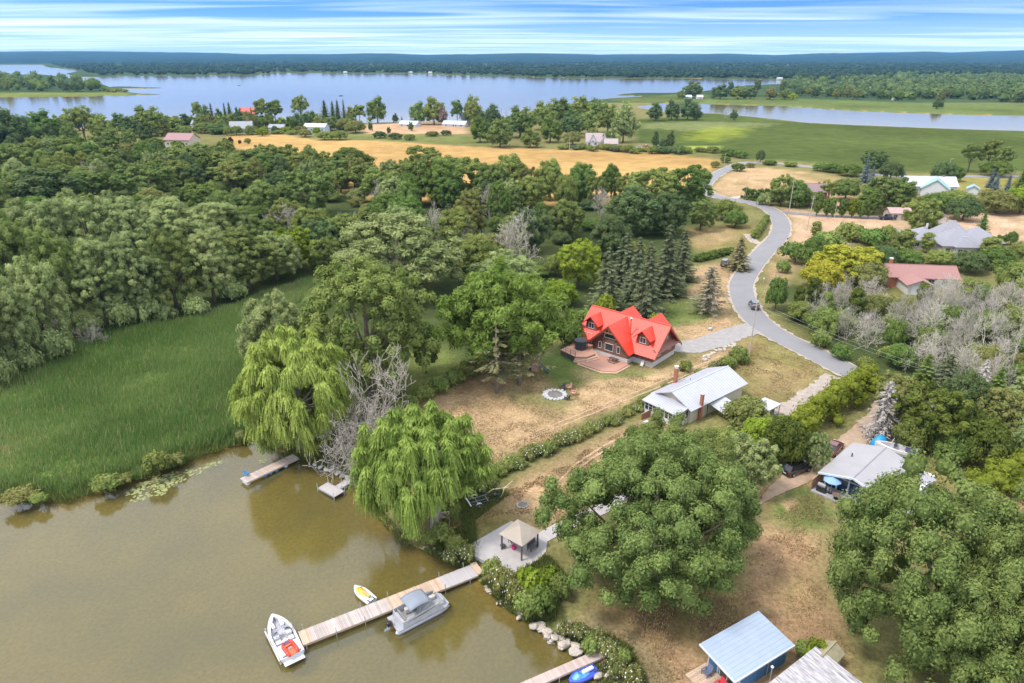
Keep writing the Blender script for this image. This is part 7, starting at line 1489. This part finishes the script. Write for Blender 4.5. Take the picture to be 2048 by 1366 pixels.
# ---------------------------------------------------------------- blue cabin and ribbed shed
def cabin():
    O = np.array(G(1481.5, 1352, 3.4)); d = thing('blue_cabin', 'small blue cabin with pale blue-grey shed roof and glass doors', 'cabin', (O[0], O[1], GZ), R(31)); RF = mat('pale_blue_roof', (.31, .37, .46), .45, .06, .8); BL = mat('blue_siding', (.055, .17, .33), .6, .06, 1); L_, Wd = 6.6, 3.9
    MB().ext_x([(.2, 0), (Wd, 0), (Wd, 2.75), (.2, 2.28)], .3, L_ + .15).build('wall', BL, d); a = [(-.9, -.15, 2.34), (L_ + .6, -.15, 2.34), (L_ + .6, Wd + .35, 2.9), (-.9, Wd + .35, 2.9)]
    b = MB().slab(*a, .13); ribs(b, a[0], a[3], a[1], a[2], 10, .02, .03); b.build('roof', RF, d)
    f = MB(); f.slab((-.95, -.15, 2.36), (-.95, Wd + .35, 2.92), (-.88, Wd + .35, 2.92), (-.88, -.15, 2.36), .2); f.slab((-.9, -.22, 2.35), (L_ + .6, -.22, 2.35), (L_ + .6, -.14, 2.35), (-.9, -.14, 2.35), .17); f.build('fascia', TRIM, d)
    for k in range(12): MB().box((.3 + (L_ - .3) * (k + .5) / 12, .19, 1.1), (.03, .03, 2.2)).build('batten', BL, d)
    window(d, (.28, 3.2, 1.75), .55, .9, R(-90), 0); door = MB().box((.27, 1.55, 1.05), (.06, 1.9, 2.1)).build('glass_door', TRIM, d)
    for k in range(2): MB().box((.23, 1.08 + k * .93, 1.05), (.04, .80, 1.9)).build('pane', GLASS, door)
    for y in (.22, 2.7, 3.88): MB().box((.27, y, 1.15), (.1, .12, 2.3)).build('corner_trim', TRIM, d)
    MB().cyl((4.0, .1, 0), .05, 2.2, 8).build('drain_pipe', STEEL, d)
    c, s_ = math.cos(R(31)), math.sin(R(31)); loc = lambda x, y, z: (O[0] + x * c - y * s_, O[1] + x * s_ + y * c, GZ + z)
    k_ = thing('cabin_deck', 'small tan deck in front of the blue cabin doors', 'deck', loc(-1.2, 2.0, 0), R(31))
    for k in range(19): MB().box((0, -2.0 + k * .22, .07), (2.7, .2, .14)).build('board', WOODT, k_)
    red = mat('red_plastic', (.50, .03, .05), .4)
    for x, y, lb, cm in ((-1.0, 1.3, 'red lawn chair on the cabin deck, left of the pair by the glass doors', red), (-.6, .3, 'red lawn chair on the cabin deck, nearest the photo edge', red), (-.9, 3.0, 'dark blue chair at the left end of the cabin deck', mat('slate_plastic', (.12, .14, .22), .5))):
        p = loc(x, y, .14); ch = thing('lawn_chair', lb, 'chair', p, R(31 - 90)); MB().slab((-.3, -.3, .42), (.3, -.3, .42), (.3, .3, .34), (-.3, .3, .34), .05).build('seat', cm, ch); MB().slab((-.3, .3, .34), (.3, .3, .34), (.3, .52, 1.0), (-.3, .52, 1.0), .04).build('backrest', cm, ch)
        for sx in (-1, 1): MB().box((sx * .34, 0, .58), (.1, .7, .04)).build('armrest', cm, ch); MB().box((sx * .34, -.28, .29), (.06, .08, .56)).build('leg', cm, ch); MB().box((sx * .34, .28, .29), (.06, .08, .56)).build('leg', cm, ch)
    p = thing('lamp_post', 'thin grey post standing between the blue cabin and the ribbed shed', 'post', loc(3.1, -.9, 0)); MB().cyl((0, 0, 0), .05, 2.5, 8).build('pole', STEEL, p); MB().lathe([(.12, 0), (.16, .1), (.05, .25)], (0, 0, 2.5), 8).build('cap', WHITE, p)
    S = np.array(G(1635, 1301, 3.2)); q = thing('ribbed_shed', 'shed with weathered corrugated white roof at the bottom edge', 'shed', (S[0], S[1], GZ), R(-55)); n = 44; rows = []
    V = []; F = []
    for k in range(n * 2 + 1):
        y = .2 - 7.4 * k / (2 * n); z = .07 * (k % 2); V += [(-.3, y, 2.35 + z), (4.4, y, 2.0 + z), (4.4, y, 1.95 + z), (-.3, y, 2.3 + z)]
        if k: F += [(4 * k - 4, 4 * k - 3, 4 * k + 1, 4 * k), (4 * k - 1, 4 * k + 3, 4 * k + 2, 4 * k - 2)]
    m = MB(); m.v = V; m.f = F; m.build('corrugated_roof', mat('rusty_white_roof', (.20, .185, .19), .6, .45, 2.2, .1, col2=(.42, .40, .42), stretch=(.35, 3, 1)), q); MB().box2((0, -7.0, 0), (4.1, 0, 1.95)).build('wall', mat('shed_boards', (.30, .26, .22), .9, .2, 2), q); MB().box((-.3, -3.5, 2.2), (.08, 7.4, .2)).build('fascia', TRIM, q)
    s2 = np.array(G(1648, 1335)); q = thing('garden_shed', 'small tan shed with moss-tinged gable roof behind the ribbed shed', 'shed', (s2[0], s2[1], GZ), R(40)); gable(q, -1.2, 1.2, -.9, .9, 0, 1.7, 2.3, mat('tan_shed', (.48, .38, .29), .8), mat('mossy_roof', (.33, .29, .18), .9, .2, 2), .2); MB().box((-1.24, 0, .8), (.06, .8, 1.6)).build('door', mat('shed_door', (.35, .27, .2), .8), q)
cabin()
# ---------------------------------------------------------------- houses on the right
def hip(b, x0, x1, y0, y1, e, rg, oh=.6):
    x0 -= oh; x1 += oh; y0 -= oh; y1 += oh; w_ = (y1 - y0) / 2
    if x1 - x0 > y1 - y0: r0, r1 = (x0 + w_, (y0 + y1) / 2, rg), (x1 - w_, (y0 + y1) / 2, rg)
    else: w_ = (x1 - x0) / 2; r0, r1 = ((x0 + x1) / 2, y0 + w_, rg), ((x0 + x1) / 2, y1 - w_, rg)
    c = [(x0, y0, e), (x1, y0, e), (x1, y1, e), (x0, y1, e)]; B_ = [(p[0], p[1], e - .18) for p in c]
    vs = c + [r0, r1] + B_
    if x1 - x0 > y1 - y0: fs = [(0, 1, 5, 4), (1, 2, 5), (2, 3, 4, 5), (3, 0, 4)]
    else: fs = [(0, 1, 4), (1, 2, 5, 4), (2, 3, 5), (3, 0, 4, 5)]
    b.add(vs, fs + [(6, 7, 1, 0), (7, 8, 2, 1), (8, 9, 3, 2), (9, 6, 0, 3), (9, 8, 7, 6)])
    return r0, r1
def grey_house():
    O = np.array(G(1882, 510)); d = thing('hip_roof_house', 'large stone house with grey multi-hipped shingle roof', 'house', tuple(O), R(-6)); W_ = mat('grey_stone', (.48, .44, .43), .9, .12, 2, .2); RF = mat('grey_shingle', (.245, .24, .27), .85, .1, 2)
    for x0, x1, y0, y1, e, rg in ((0, 11, 0, 10, 2.9, 7.0), (-6, 3, 6, 15, 2.9, 6.0), (-8, -3, 10, 15, 2.9, 4.9), (8, 19, 5, 15, 2.9, 6.3), (3, 9, -1.5, 3, 2.95, 5.4), (2, 12, 8, 16, 2.92, 7.6)):
        MB().box2((x0, y0, -.3), (x1, y1, e - .1)).build('wall', W_, d); b = MB(); r0, r1 = hip(b, x0, x1, y0, y1, e, rg); b.build('hip_roof', RF, d)
        MB().tube([r0, r1], .1, 5).build('ridge_cap', mat('pale_ridge', (.48, .47, .50), .8), d)
    for x, y in ((1.5, 0), (10, 0), (-4.5, 6), (14, 5)): window(d, (x, y - .04, 1.5), 1.4, 1.3, 0, 1)
    for x in (4.2, 7.8): window(d, (x, -1.54, 1.5), 1.3, 1.4, 0, 1)
    MB().box((5.6, -1.55, 1.1), (.0 + .9, .08, 2.1)).build('door', mat('brown_door', (.2, .12, .08), .6), d); MB().box((-1, 10, 6.4), (.5, .5, 1.4)).build('chimney', FOUND, d)
    x, y, z = G(1995, 503); t = thing('parked_boat', 'white covered boat on a trailer right of the grey hip-roofed house', 'boat', (x, y, z), R(60)); o, i = hull_rings(5, 2, .8, .3); MB().loft(o, close=False, cap=False).build('hull', WHITE, t).location = (0, 0, .5); MB().loft(i, close=False, cap=False).build('cover', mat('grey_cover', (.4, .42, .46), .8), t).location = (0, 0, .55)
    for s in (-1, 1): MB().lathe([(.1, -.1), (.32, -.1), (.32, .1), (.1, .1)], (1.8, s * .9, .32), 10, 'y').build('wheel', RUBBER, t)
grey_house()
def pink_house():
    O = np.array(G(1772, 572)); d = thing('pink_roof_house', 'white house with dusty pink shingle roof and brick chimney', 'house', tuple(O), R(-8)); RF = mat('pink_shingle', (.30, .155, .14), .85, .08, 2); W_ = mat('white_stucco', (.54, .52, .49), .8, .08, 1.2)
    gable(d, 0, 16.2, -.5, 6.4, -.3, 3.0, 5.0, W_, RF, .7, ohx=.6); MB().box2((-.06, -.58, 0), (2.1, -.2, 2.9)).build('brick_panel', BRICK, d); MB().box((1.9, 5.0, 4.0), (.7, .7, 3.6)).build('chimney', BRICK, d); MB().box((1.9, 5.0, 5.95), (.8, .8, .3)).build('chimney_cap', WHITE, d)
    a = thing('attached_garage', 'low garage wing with pink roof in front of the pink-roofed house', 'garage', tuple(O), R(-8)); MB().box2((2.4, -6.5, -.3), (8.0, -.62, 2.3)).build('wall', W_, a)
    b = MB(); b.slab((1.9, -7.1, 2.5), (5.2, -7.1, 3.9), (5.2, -.7, 3.9), (1.9, -.7, 2.5), .13); b.slab((8.5, -7.1, 2.5), (5.2, -7.1, 3.9), (5.2, -.7, 3.9), (8.5, -.7, 2.5), .13); b.build('roof', RF, a); MB().ext_y([(2.4, 2.3), (8.0, 2.3), (5.2, 3.7)], -6.5, -6.3).build('gable_wall', W_, a); MB().box((5.2, -6.55, 1.1), (3.6, .08, 2.1)).build('garage_door', TRIM, a)
    for x in (10.2, 13.4): window(d, (x, -.54, 1.7), 1.6, 1.2, 0, 1)
    absorb(a, d, 'garage_')
pink_house()
def simple_house(px, py, Lw, Wd, eave, ridge, rz, wm, rm, name, label, cat='house', nwin=3, chim=True, porch=False, cross=False):
    x, y, z = G(px, py); d = thing(name, label, cat, (x, y, GZ), rz); gable(d, -Lw / 2, Lw / 2, 0, Wd, -.3, eave, ridge, wm, rm, .5)
    for k in range(nwin): window(d, (-Lw / 2 + Lw * (k + .5) / nwin, -.04, eave * .52), min(1.4, Lw / nwin * .5), 1.2, 0, 1)
    MB().box((Lw * .1, -.05, 1.0), (.95, .08, 2.0)).build('door', mat('dull_door', (.25, .22, .2), .7), d)
    if chim: MB().box((Lw * .28, Wd * .5, ridge), (.6, .6, 1.4)).build('chimney', BRICK, d)
    if cross:
        for xc in cross:
            MB().ext_y([(xc - 2, eave - .3), (xc + 2, eave - .3), (xc + 2, eave), (xc, ridge - .4), (xc - 2, eave)], -.4, Wd * .5).build('cross_gable', wm, d); b = MB(); 
            for sg in (-1, 1): b.slab((xc + sg * 2.4, -.8, eave - .35), (xc + sg * 2.4, Wd * .5, eave - .35), (xc, Wd * .5, ridge - .2), (xc, -.8, ridge - .2), .12)
            b.build('gable_roof', rm, d); window(d, (xc, -.45, eave * .98), 1.0, 1.0, 0, 1)
    return d
WW = mat('white_siding', (.52, .52, .53), .7, .05, 1); BLU = mat('pale_blue_siding', (.45, .53, .62), .7, .05); BRN = mat('brown_shingle', (.24, .165, .17), .85, .1, 1.5); MR = mat('white_metal_roof', (.45, .47, .51), .4, .04); GRS = mat('slate_shingle', (.27, .275, .31), .85, .1, 1.5); TEAL = mat('teal_roof', (.22, .36, .36), .6, .08, 1); TANW = mat('tan_siding', (.50, .42, .32), .8, .06)
bb = simple_house(1625, 398, 11, 8, 3.0, 5.6, R(-3), BRICK, BRN, 'brick_bungalow', 'brick bungalow with brown roof behind the maple at the bend', porch=True)
x, y, z = G(1636, 391); MB_ = thing('porch_gable', 'small white gable porch on the brick bungalow front', 'porch', (x, y, GZ), R(-3)); MB().ext_y([(-2, 2.6), (2, 2.6), (0, 4.2)], -.5, 1.5).build('gable', WHITE, MB_); [MB().box((q, -.4, 1.3), (.2, .2, 2.6)).build('post', WHITE, MB_) for q in (-1.8, 1.8)]
absorb(MB_, bb, 'porch_')
fh = simple_house(1862, 388, 20, 9, 3.4, 6.6, R(-6), WW, MR, 'white_farmhouse', 'long white house with pale roof and teal-roofed wing among spruces', nwin=5)
tw = simple_house(1895, 392, 9, 10, 3.2, 6.8, R(60), WW, TEAL, 'teal_roof_wing', 'teal-roofed white wing joined to the long white house', nwin=2, chim=False)
absorb(tw, fh, 'wing_')
simple_house(1955, 388, 5, 4, 2.4, 3.6, R(60), WW, TEAL, 'teal_roof_shed', 'small teal-roofed shed right of the white house', 'shed', 1, False)
simple_house(1884, 444, 5, 5, 2.6, 4.0, R(84), mat('pinkish_shed', (.58, .48, .46), .8), mat('pale_shed_roof', (.55, .47, .44), .8), 'garden_shed', 'pale pink shed with double doors behind the grey hip roof', 'shed', 1, False)
simple_house(1800, 440, 7, 6, 2.5, 3.8, R(-5), TANW, mat('rose_shingle', (.40, .26, .24), .85), 'garage', 'low garage with rose roof beside the dark pickup', 'garage', 2, False)
simple_house(356, 296, 17, 12, 5.0, 8.5, R(-8), TANW, mat('mauve_shingle', (.30, .17, .17), .85, .08), 'country_house', 'tan house with mauve roof above the willow wood at left', nwin=4)
simple_house(482, 266, 16, 12, 3.4, 8.0, R(10), BLU, GRS, 'grey_roof_house', 'house with steep slate roof left of the far paddock', nwin=3)
simple_house(552, 263, 12, 8, 3.0, 5.0, R(-6), mat('dull_siding', (.42, .38, .36), .8), GRS, 'far_garage', 'small grey garage among far trees left of the pale blue house', 'garage', 2, False)
simple_house(629, 266, 17, 9, 4.4, 6.6, R(-10), BLU, MR, 'pale_blue_house', 'pale blue house with white roof beyond the golden field', nwin=4, chim=False)
simple_house(676, 258, 14, 9, 3.0, 5.0, R(-12), BLU, MR, 'white_roof_house', 'low house with bright white roof right of the pale blue house', nwin=3, chim=False)
simple_house(815, 253, 16, 9, 1.8, 4.2, R(-22), WW, MR, 'metal_roof_barn', 'low white metal-roofed barn at the lake end of dry paddock, left one', 'barn', 3, False)
simple_house(907, 253, 20, 9, 1.8, 4.2, R(-18), WW, MR, 'metal_roof_barn', 'low white metal-roofed barn at the lake end of dry paddock, right one', 'barn', 3, False)
simple_house(938, 249, 12, 8, 4.5, 7.5, R(20), BLU, GRS, 'blue_gable_house', 'blue gabled house by the lake right of the barns', nwin=2, chim=False)
simple_house(496, 246, 12, 10, 8.0, 12.5, R(5), mat('dark_log', (.2, .12, .09), .8), mat('bright_red_roof', (.62, .07, .06), .5), 'red_roof_house', 'far house with red roof among the lakeside trees', nwin=2, chim=False)
simple_house(396, 258, 10, 9, 4.0, 6.5, R(0), WW, GRS, 'lakeside_house', 'white lakeside house half hidden by trees at left', nwin=2)
simple_house(240, 262, 12, 8, 4, 7, R(12), WW, GRS, 'lakeside_cottage', 'white cottage glimpsed through trees at far left shore', nwin=2)
tg = simple_house(1197, 294, 16, 9, 3.6, 8.2, R(-4), mat('white_clapboard', (.62, .60, .63), .7, .05), mat('taupe_shingle', (.36, .29, .28), .85, .08), 'twin_gable_house', 'white twin-gabled house with taupe garage beside the grain field', nwin=4, cross=(-3.8, 3.8), chim=False)
t2 = simple_house(1222, 296, 8, 7, 2.8, 5.4, R(-4), mat('taupe_siding', (.42, .36, .34), .8), mat('taupe_shingle', (.36, .29, .28)), 'twin_gable_garage', 'taupe garage attached right of the twin-gable house', 'garage', 2, False)
absorb(t2, tg, 'garage_')
for k, (px, py, Lw, lb) in enumerate(((1378, 198, 9, 'tiny white building under the far marsh trees, left one'), (1400, 198, 8, 'tiny white building under the far marsh trees, right one'), (1214, 146, 13, 'tiny white barn on the far lake shore, left'), (1226, 148, 11, 'tiny white barn on the far lake shore, right'), (1380, 149, 12, 'tiny pale barn on the far shore right of centre'), (1795, 201, 9, 'tiny white house in the marsh-edge woods at right'), (1745, 180, 10, 'tiny white roof deep in the right-hand woods'), (820, 146, 14, 'tiny white boathouse on the far shore, left of centre'), (860, 146.5, 12, 'tiny white boathouse on the far shore, at centre'), (690, 146, 12, 'tiny pale cottage on the far shore, at left'), (1560, 159, 13, 'tiny pale house by the narrow end of the lake'))):
    simple_house(px, py, Lw, 7, 2.6, 5, U(-.3, .3), WW, MR, 'far_house', lb, 'house', 1, False)
# ---------------------------------------------------------------- vehicles
def car(px, py, rz, label, col, kind='suv', name='parked_car', cat='car'):
    x, y, z = G(px, py, GZ + .09); d = thing(name, label, cat, (x, y, z), rz); L_, B, Hh = (4.7, 1.88, 1.7) if kind == 'suv' else (5.6, 1.95, 1.85) if kind == 'pickup' else (4.6, 1.82, 1.45); pm = mat('car_paint_%s' % name + str(col), col, .25, .05, coat=.8)
    prof = {'suv': ([0, .12, .9, 1.5, 3.3, 3.5, 4.45, 4.7], [.75, .95, 1.0, 1.0, 1.02, 1.0, .82, .6]), 'sedan': ([0, .1, .8, 1.4, 3.1, 3.4, 4.4, 4.6], [.7, .92, .95, .93, .95, .92, .72, .5]), 'pickup': ([0, .1, 1.6, 2.0, 3.8, 4.1, 5.3, 5.6], [.95, 1.0, 1.0, 1.05, 1.08, 1.05, .95, .7])}[kind]
    rings = []
    for t, zt in zip(*prof):
        b = B / 2 * (1 - .10 * abs(2 * t / L_ - 1) ** 4); rings.append([(t, -b * .94, .28), (t, -b, .55), (t, -b * .95, zt - .08), (t, -b * .85, zt), (t, b * .85, zt), (t, b * .95, zt - .08), (t, b, .55), (t, b * .94, .28)])
    body = MB().loft(rings).build('body', pm, d, smooth=False)
    cab = {'suv': [(.05, 1.0, .86), (.55, Hh, .70), (2.7, Hh, .70), (3.5, 1.0, .84)], 'sedan': [(.6, .93, .84), (1.35, Hh, .64), (2.5, Hh, .64), (3.4, .93, .82)], 'pickup': [(2.0, 1.04, .86), (2.25, Hh, .72), (3.4, Hh, .72), (4.1, 1.04, .84)]}[kind]; rr = []
    for t, zt, b in cab: rr.append((t, b * B / 2 * 1.05, zt))
    g = MB(); P = [(rr[0][0], rr[0][2]), (rr[1][0], rr[1][2]), (rr[2][0], rr[2][2]), (rr[3][0], rr[3][2])]
    g.add([(q[0], -q[1], q[2]) for q in rr] + [(q[0], q[1], q[2]) for q in rr], [(0, 1, 2, 3), (7, 6, 5, 4), (0, 4, 5, 1), (1, 5, 6, 2), (2, 6, 7, 3)]); g.build('glasshouse', glass('car_glass', (.02, .022, .026)), d)
    MB().box(((rr[1][0] + rr[2][0]) / 2, 0, Hh + .015), (rr[2][0] - rr[1][0] + .1, rr[1][1] * 2 - .02, .05)).build('roof_panel', pm, d, .02)
    for s in (-1, 1):
        for q in (1, 2): a_ = rr[q]; b_ = rr[0 if q == 1 else 3]; MB().tube([(a_[0], s * a_[1], a_[2]), (b_[0], s * b_[1], b_[2])], .045, 5).build('pillar', pm, d)
        MB().box((L_ - .12, s * B * .33, .66), (.12, .36, .14)).build('headlight', mat('lamp_clear', (.6, .6, .6), .15), d); MB().box((.05, s * B * .36, .8), (.1, .26, .22)).build('tail_light', mat('lamp_red', (.45, .02, .02), .2), d)
        MB().box((rr[3][0] - .2, s * (B / 2 + .08), 1.03), (.14, .16, .12)).build('mirror', pm, d, .02)
        for xw in (L_ * .18, L_ * .81):
            w_ = MB().lathe([(.12, -.11), (.3, -.11), (.345, -.07), (.345, .07), (.3, .11), (.12, .11)], n=16, axis='y').build('wheel', RUBBER, d); w_.location = (xw, s * (B / 2 - .1), .345); MB().lathe([(.02, -.115), (.2, -.12), (.2, .12), (.02, .115)], n=10, axis='y').build('rim', STEEL, w_)
    MB().box((-.02, 0, .55), (.04, .5, .13)).build('number_plate', WHITE, d)
    if kind == 'pickup': MB().box((.95, 0, 1.03), (1.7, 1.6, .05)).build('bed_cover', DARK, d)
    return d
car(1568, 952, R(28), 'black hatchback parked on the lane beside the silvery tree', (.012, .012, .014), 'suv')
car(1655, 914, R(48), 'maroon car parked at the corner of the glass-fronted cottage', (.12, .012, .02), 'sedan')
car(1511, 622, R(82), 'dark car driving along the road near the utility pole', (.02, .025, .035), 'suv', 'moving_car')
car(1758, 438.5, R(-5), 'dark navy pickup truck parked on the paved drive', (.012, .014, .045), 'pickup', 'pickup_truck', 'truck')
car(1446, 534, R(60), 'dark car under the brownish spruce by the road bend', (.02, .02, .022), 'suv')
car(1272, 297, R(10), 'white car in the far yard right of the twin-gable house', (.62, .62, .62), 'sedan')
car(1288, 296, R(40), 'red car in the far yard right of the twin-gable house', (.5, .02, .03), 'suv')
car(1308, 296.5, R(5), 'pale blue car in the far yard, rightmost of the three', (.40, .48, .56), 'sedan')
def trailered_boat():
    x, y, z = G(1832, 925); d = thing('trailered_boat', 'white motor boat with dark cover on a trailer behind the cottage', 'boat', (x, y, GZ), R(-31 + 180)); GEL = MATS['white_gelcoat']; o, i = hull_rings(5.6, 2.2, .9, .35); L = MB().loft(o, close=False, cap=False); L.add(o[0], [tuple(range(7))])
    for k in range(len(o) - 1):
        for qo, qi in ((0, 0), (6, 3)): L.add([o[k][qo], o[k + 1][qo], i[k + 1][qi], i[k][qi]], [(0, 1, 2, 3)])
    L.build('hull', GEL, d).location = (0, 0, .75); MB().loft(i, close=False, cap=False).build('cockpit', FOUND, d).location = (0, 0, .75); MB().box((1.0, 0, 1.6), (1.3, 1.5, .3)).build('cover', mat('navy_cover', (.05, .045, .13), .8), d, .1); MB().slab((3.2, -.8, 1.7), (3.2, .8, 1.7), (2.8, .7, 2.2), (2.8, -.7, 2.2), .03).build('windscreen', glass('tinted_glass'), d)
    for s in (-1, 1): MB().box((2.6, s * .7, .5), (5.0, .1, .12)).build('trailer_rail', STEEL, d); MB().lathe([(.1, -.1), (.32, -.1), (.32, .1), (.1, .1)], (1.6, s * 1.0, .32), 12, 'y').build('wheel', RUBBER, d)
    x, y, z = G(1757, 893); t = thing('tarp_covered_frame', 'bright blue tarpaulin-covered heap behind the cottage roof', 'tarp', (x, y, GZ), .4); V = ICO2_V * np.array([1.6, 1.1, 1.9]) * (1 + (rng.random((len(ICO2_V), 1)) - .5) * .18); V[:, 2] = np.maximum(V[:, 2], 0)
    link('tarpaulin', np_mesh('tarp', V, [ICO2_F], mat=mat('blue_tarp', (.02, .24, .52), .45, .2, 2), smooth=True), t); MB().tube([(1.4, -.9, .9), (2.4, -.6, 1.4), (3.4, -.2, 1.0)], .06, 6).build('white_pipe', WHITE, t)
trailered_boat()
# ---------------------------------------------------------------- utility poles, wires, small signs
PW = mat('pole_wood', (.42, .36, .31), .9, .15, 2, .1, stretch=(1, 1, .15))
def pole(px, py, ytop, label, arm=True, lean=0.0, lamp=False, r=.16):
    x, y, z = G(px, py); h = ZT(y, ytop) - z; d = thing('utility_pole', label, 'utility pole', (x, y, GZ)); MB().tube([(0, 0, -.3), (lean * h, 0, h)], [r, r * .62], 8).build('shaft', PW, d)
    if arm: MB().box((lean * h * .93, 0, h * .93), (1.8, .1, .12), R(20)).build('crossarm', PW, d); [MB().cyl((lean * h * .93 + q * math.cos(R(20)), q * math.sin(R(20)), h * .93 + .05), .05, .16, 6).build('insulator', WHITE, d) for q in (-.8, 0, .8)]
    if lamp: MB().tube([(0, 0, h), (.5, 0, h + .15), (.9, 0, h + .1)], .04, 6).build('lamp_arm', STEEL, d); MB().box((1.0, 0, h + .07), (.5, .22, .12)).build('lamp_head', WHITE, d, .03)
    return np.array([x + lean * h, y, GZ + h])
T1 = pole(1498, 713, 602, 'utility pole at the mouth of the log-house driveway')
T2 = pole(1578, 424, 358, 'tall brown utility pole at the bend by the maple'); T3 = pole(1613, 462, 392, 'pale leaning utility pole on the dry lot by the bend', True, .05); T4 = pole(1490, 400, 353, 'thin lamp pole by the clipped dark hedge', False, 0, True, .09)
pole(1895, 345, 318, 'thin pole by the far marsh road at right', False, .04, True, .12); pole(1448, 332, 306, 'slim pole beside the far road bend', False, 0, False, .13); pole(1450, 345, 326, 'short pole at the field corner by the far road', False, 0, False, .13); pole(1139, 300, 271, 'pale pole left of the twin-gable house', False, 0, False, .2); pole(610, 268, 242, 'pole left of the pale blue house', False, 0, False, .16)
x, y, z = G(1905, 845); T5 = np.array([x, y, GZ + 8.0]); d = thing('utility_pole', 'utility pole where the roadside wires end among the right-hand trees', 'utility pole', (x, y, GZ)); MB().tube([(0, 0, -.3), (0, 0, 8.0)], [.17, .11], 8).build('shaft', PW, d); MB().box((0, 0, 7.5), (1.8, .1, .12), R(20)).build('crossarm', PW, d)
def wire(a, b, off, sag, label):
    a = a + np.array([off * math.cos(R(20)), off * math.sin(R(20)), -.5]); b = b + np.array([off * math.cos(R(20)), off * math.sin(R(20)), -.5]); pts = [a + (b - a) * t - np.array([0, 0, sag * 4 * t * (1 - t)]) for t in np.linspace(0, 1, 14)]
    tag(MB().tube(pts, .009, 4).build('power_line', mat('cable', (.45, .46, .46), .5)), label, 'wire')
for off, nm in ((-.8, 'upper overhead wire from the driveway pole to the right-hand trees'), (.8, 'lower overhead wire from the driveway pole to the right-hand trees')): wire(T1, T5, off, .8, nm)
wire(T1, T3, 0, 1.5, 'overhead wire running up the road from the driveway pole to the bend'); wire(T3, T2, 0, .8, 'short overhead wire between the two poles at the road bend')
def flag():
    x, y, z = G(1668, 440); h = ZT(y, 403) - z; d = thing('flagpole', 'flagpole with a red and white flag on the dry lot', 'flagpole', (x, y, GZ)); MB().cyl((0, 0, 0), .05, h, 6).build('pole', WHITE, d); V = [(0, 0, h - .1), (.45, .05, h - .2), (.9, -.05, h - .5), (.9, -.05, h - 1.7), (.45, .05, h - 1.5), (0, 0, h - 1.4)]; m = MB(); m.v = V; m.f = [(0, 1, 4, 5), (1, 2, 3, 4)]; m.build('flag', mat('flag_cloth', (.72, .35, .25), .8, .3, 1.0), d)
flag()
for px, py, lb in ((1505, 486, 'mailbox on the inside verge below the road bend'), (1574, 485, 'dark mailbox on the outer verge of the bend'), (1527, 566, 'white mailbox on the right verge of the road')):
    x, y, z = G(px, py); d = thing('mailbox', lb, 'mailbox', (x, y, GZ)); MB().box((0, 0, .5), (.1, .1, 1.1)).build('post', PW, d); MB().ext_y([(-.14, 1.05), (.14, 1.05), (.14, 1.25), (.08, 1.34), (-.08, 1.34), (-.14, 1.25)], -.28, .28).build('box', DARK if 'dark' in lb else WHITE, d)
def rock_border():
    e = np.array([(1405, 720), (1425, 706), (1448, 695), (1472, 690)], float)
    for i in range(22):
        t = (i + U(0, .8)) / 22 * 3; k = min(int(t), 2); p = e[k] + (e[k + 1] - e[k]) * (t - k); rock(p[0] + U(-3, 3), p[1] + U(-2.5, 2.5), U(.3, .6), False, 'rough stone in the border below the log-house driveway', 'stones bordering the driveway', z=GZ + .12)
rock_border()
for (lb, gr), L in ROCKS.items(): distinct(L, lb, gr)
x, y, z = G(1420, 661); o = link('boulder', RW[1], None, (x, y, GZ + .25), .4); o.scale = (.6, .5, .8); tag(o, 'single white boulder on the lawn right of the log house', 'rock')
# ---------------------------------------------------------------- far details on the lake
def speed_boat():
    x, y, z = G(475, 171, 0); d = thing('speed_boat', 'tiny white speed boat crossing the lake', 'boat', (x, y, .1), R(20)); o, i = hull_rings(7, 2.4, .8, .3); MB().loft(o, close=False, cap=False).build('hull', WHITE, d); MB().loft(i, close=False, cap=False).build('cockpit', FOUND, d); MB().slab((3.6, -.9, .9), (3.6, .9, .9), (3.1, .8, 1.5), (3.1, -.8, 1.5), .03).build('windscreen', GLASS, d)
speed_boat()
def bird():
    y = 140.0; z = ZT(y, 192); x = (682 - 1024) / FPX * depth(y, z); d = thing('bird', 'dark bird gliding over the lake left of centre', 'bird', (x, y, z), R(35)); k = mat('bird_dark', (.03, .028, .026), .8)
    rings = [[(xx, r_ * math.cos(a), r_ * .8 * math.sin(a)) for a in np.linspace(0, 6.283, 9)[:-1]] for xx, r_ in ((-.5, .02), (-.3, .06), (0, .10), (.25, .08), (.36, .05), (.46, .04), (.54, .01))]; b = MB().loft(rings)
    for s in (-1, 1): b.add([(.15, s * .06, .04), (-.14, s * .06, .03), (-.16, s * .5, .12), (.16, s * .45, .14), (-.14, s * .92, .05), (.0, s * .95, .06)], [(0, 1, 2, 3), (3, 2, 4, 5)])
    b.add([(-.4, -.03, 0), (-.4, .03, 0), (-.72, .12, 0), (-.72, -.12, 0)], [(0, 1, 2, 3)]); b.build('body', k, d)
bird()
# ---------------------------------------------------------------- the air: far things fade to blue
def haze():
    b = MB().box2((-16500, -400, -3), (16500, 15500, 165)); m = bpy.data.materials.new('haze'); m.use_nodes = True; t = m.node_tree; t.nodes.clear()
    v = t.nodes.new('ShaderNodeVolumePrincipled'); v.inputs['Color'].default_value = (0.24, 0.54, 0.92, 1); v.inputs['Density'].default_value = 0.000044; v.inputs['Anisotropy'].default_value = 0.0
    o = t.nodes.new('ShaderNodeOutputMaterial'); t.links.new(v.outputs[0], o.inputs['Volume'])
    tag(b.build('haze', m), 'thin blue haze of distant air', 'haze', kind='stuff')
haze()
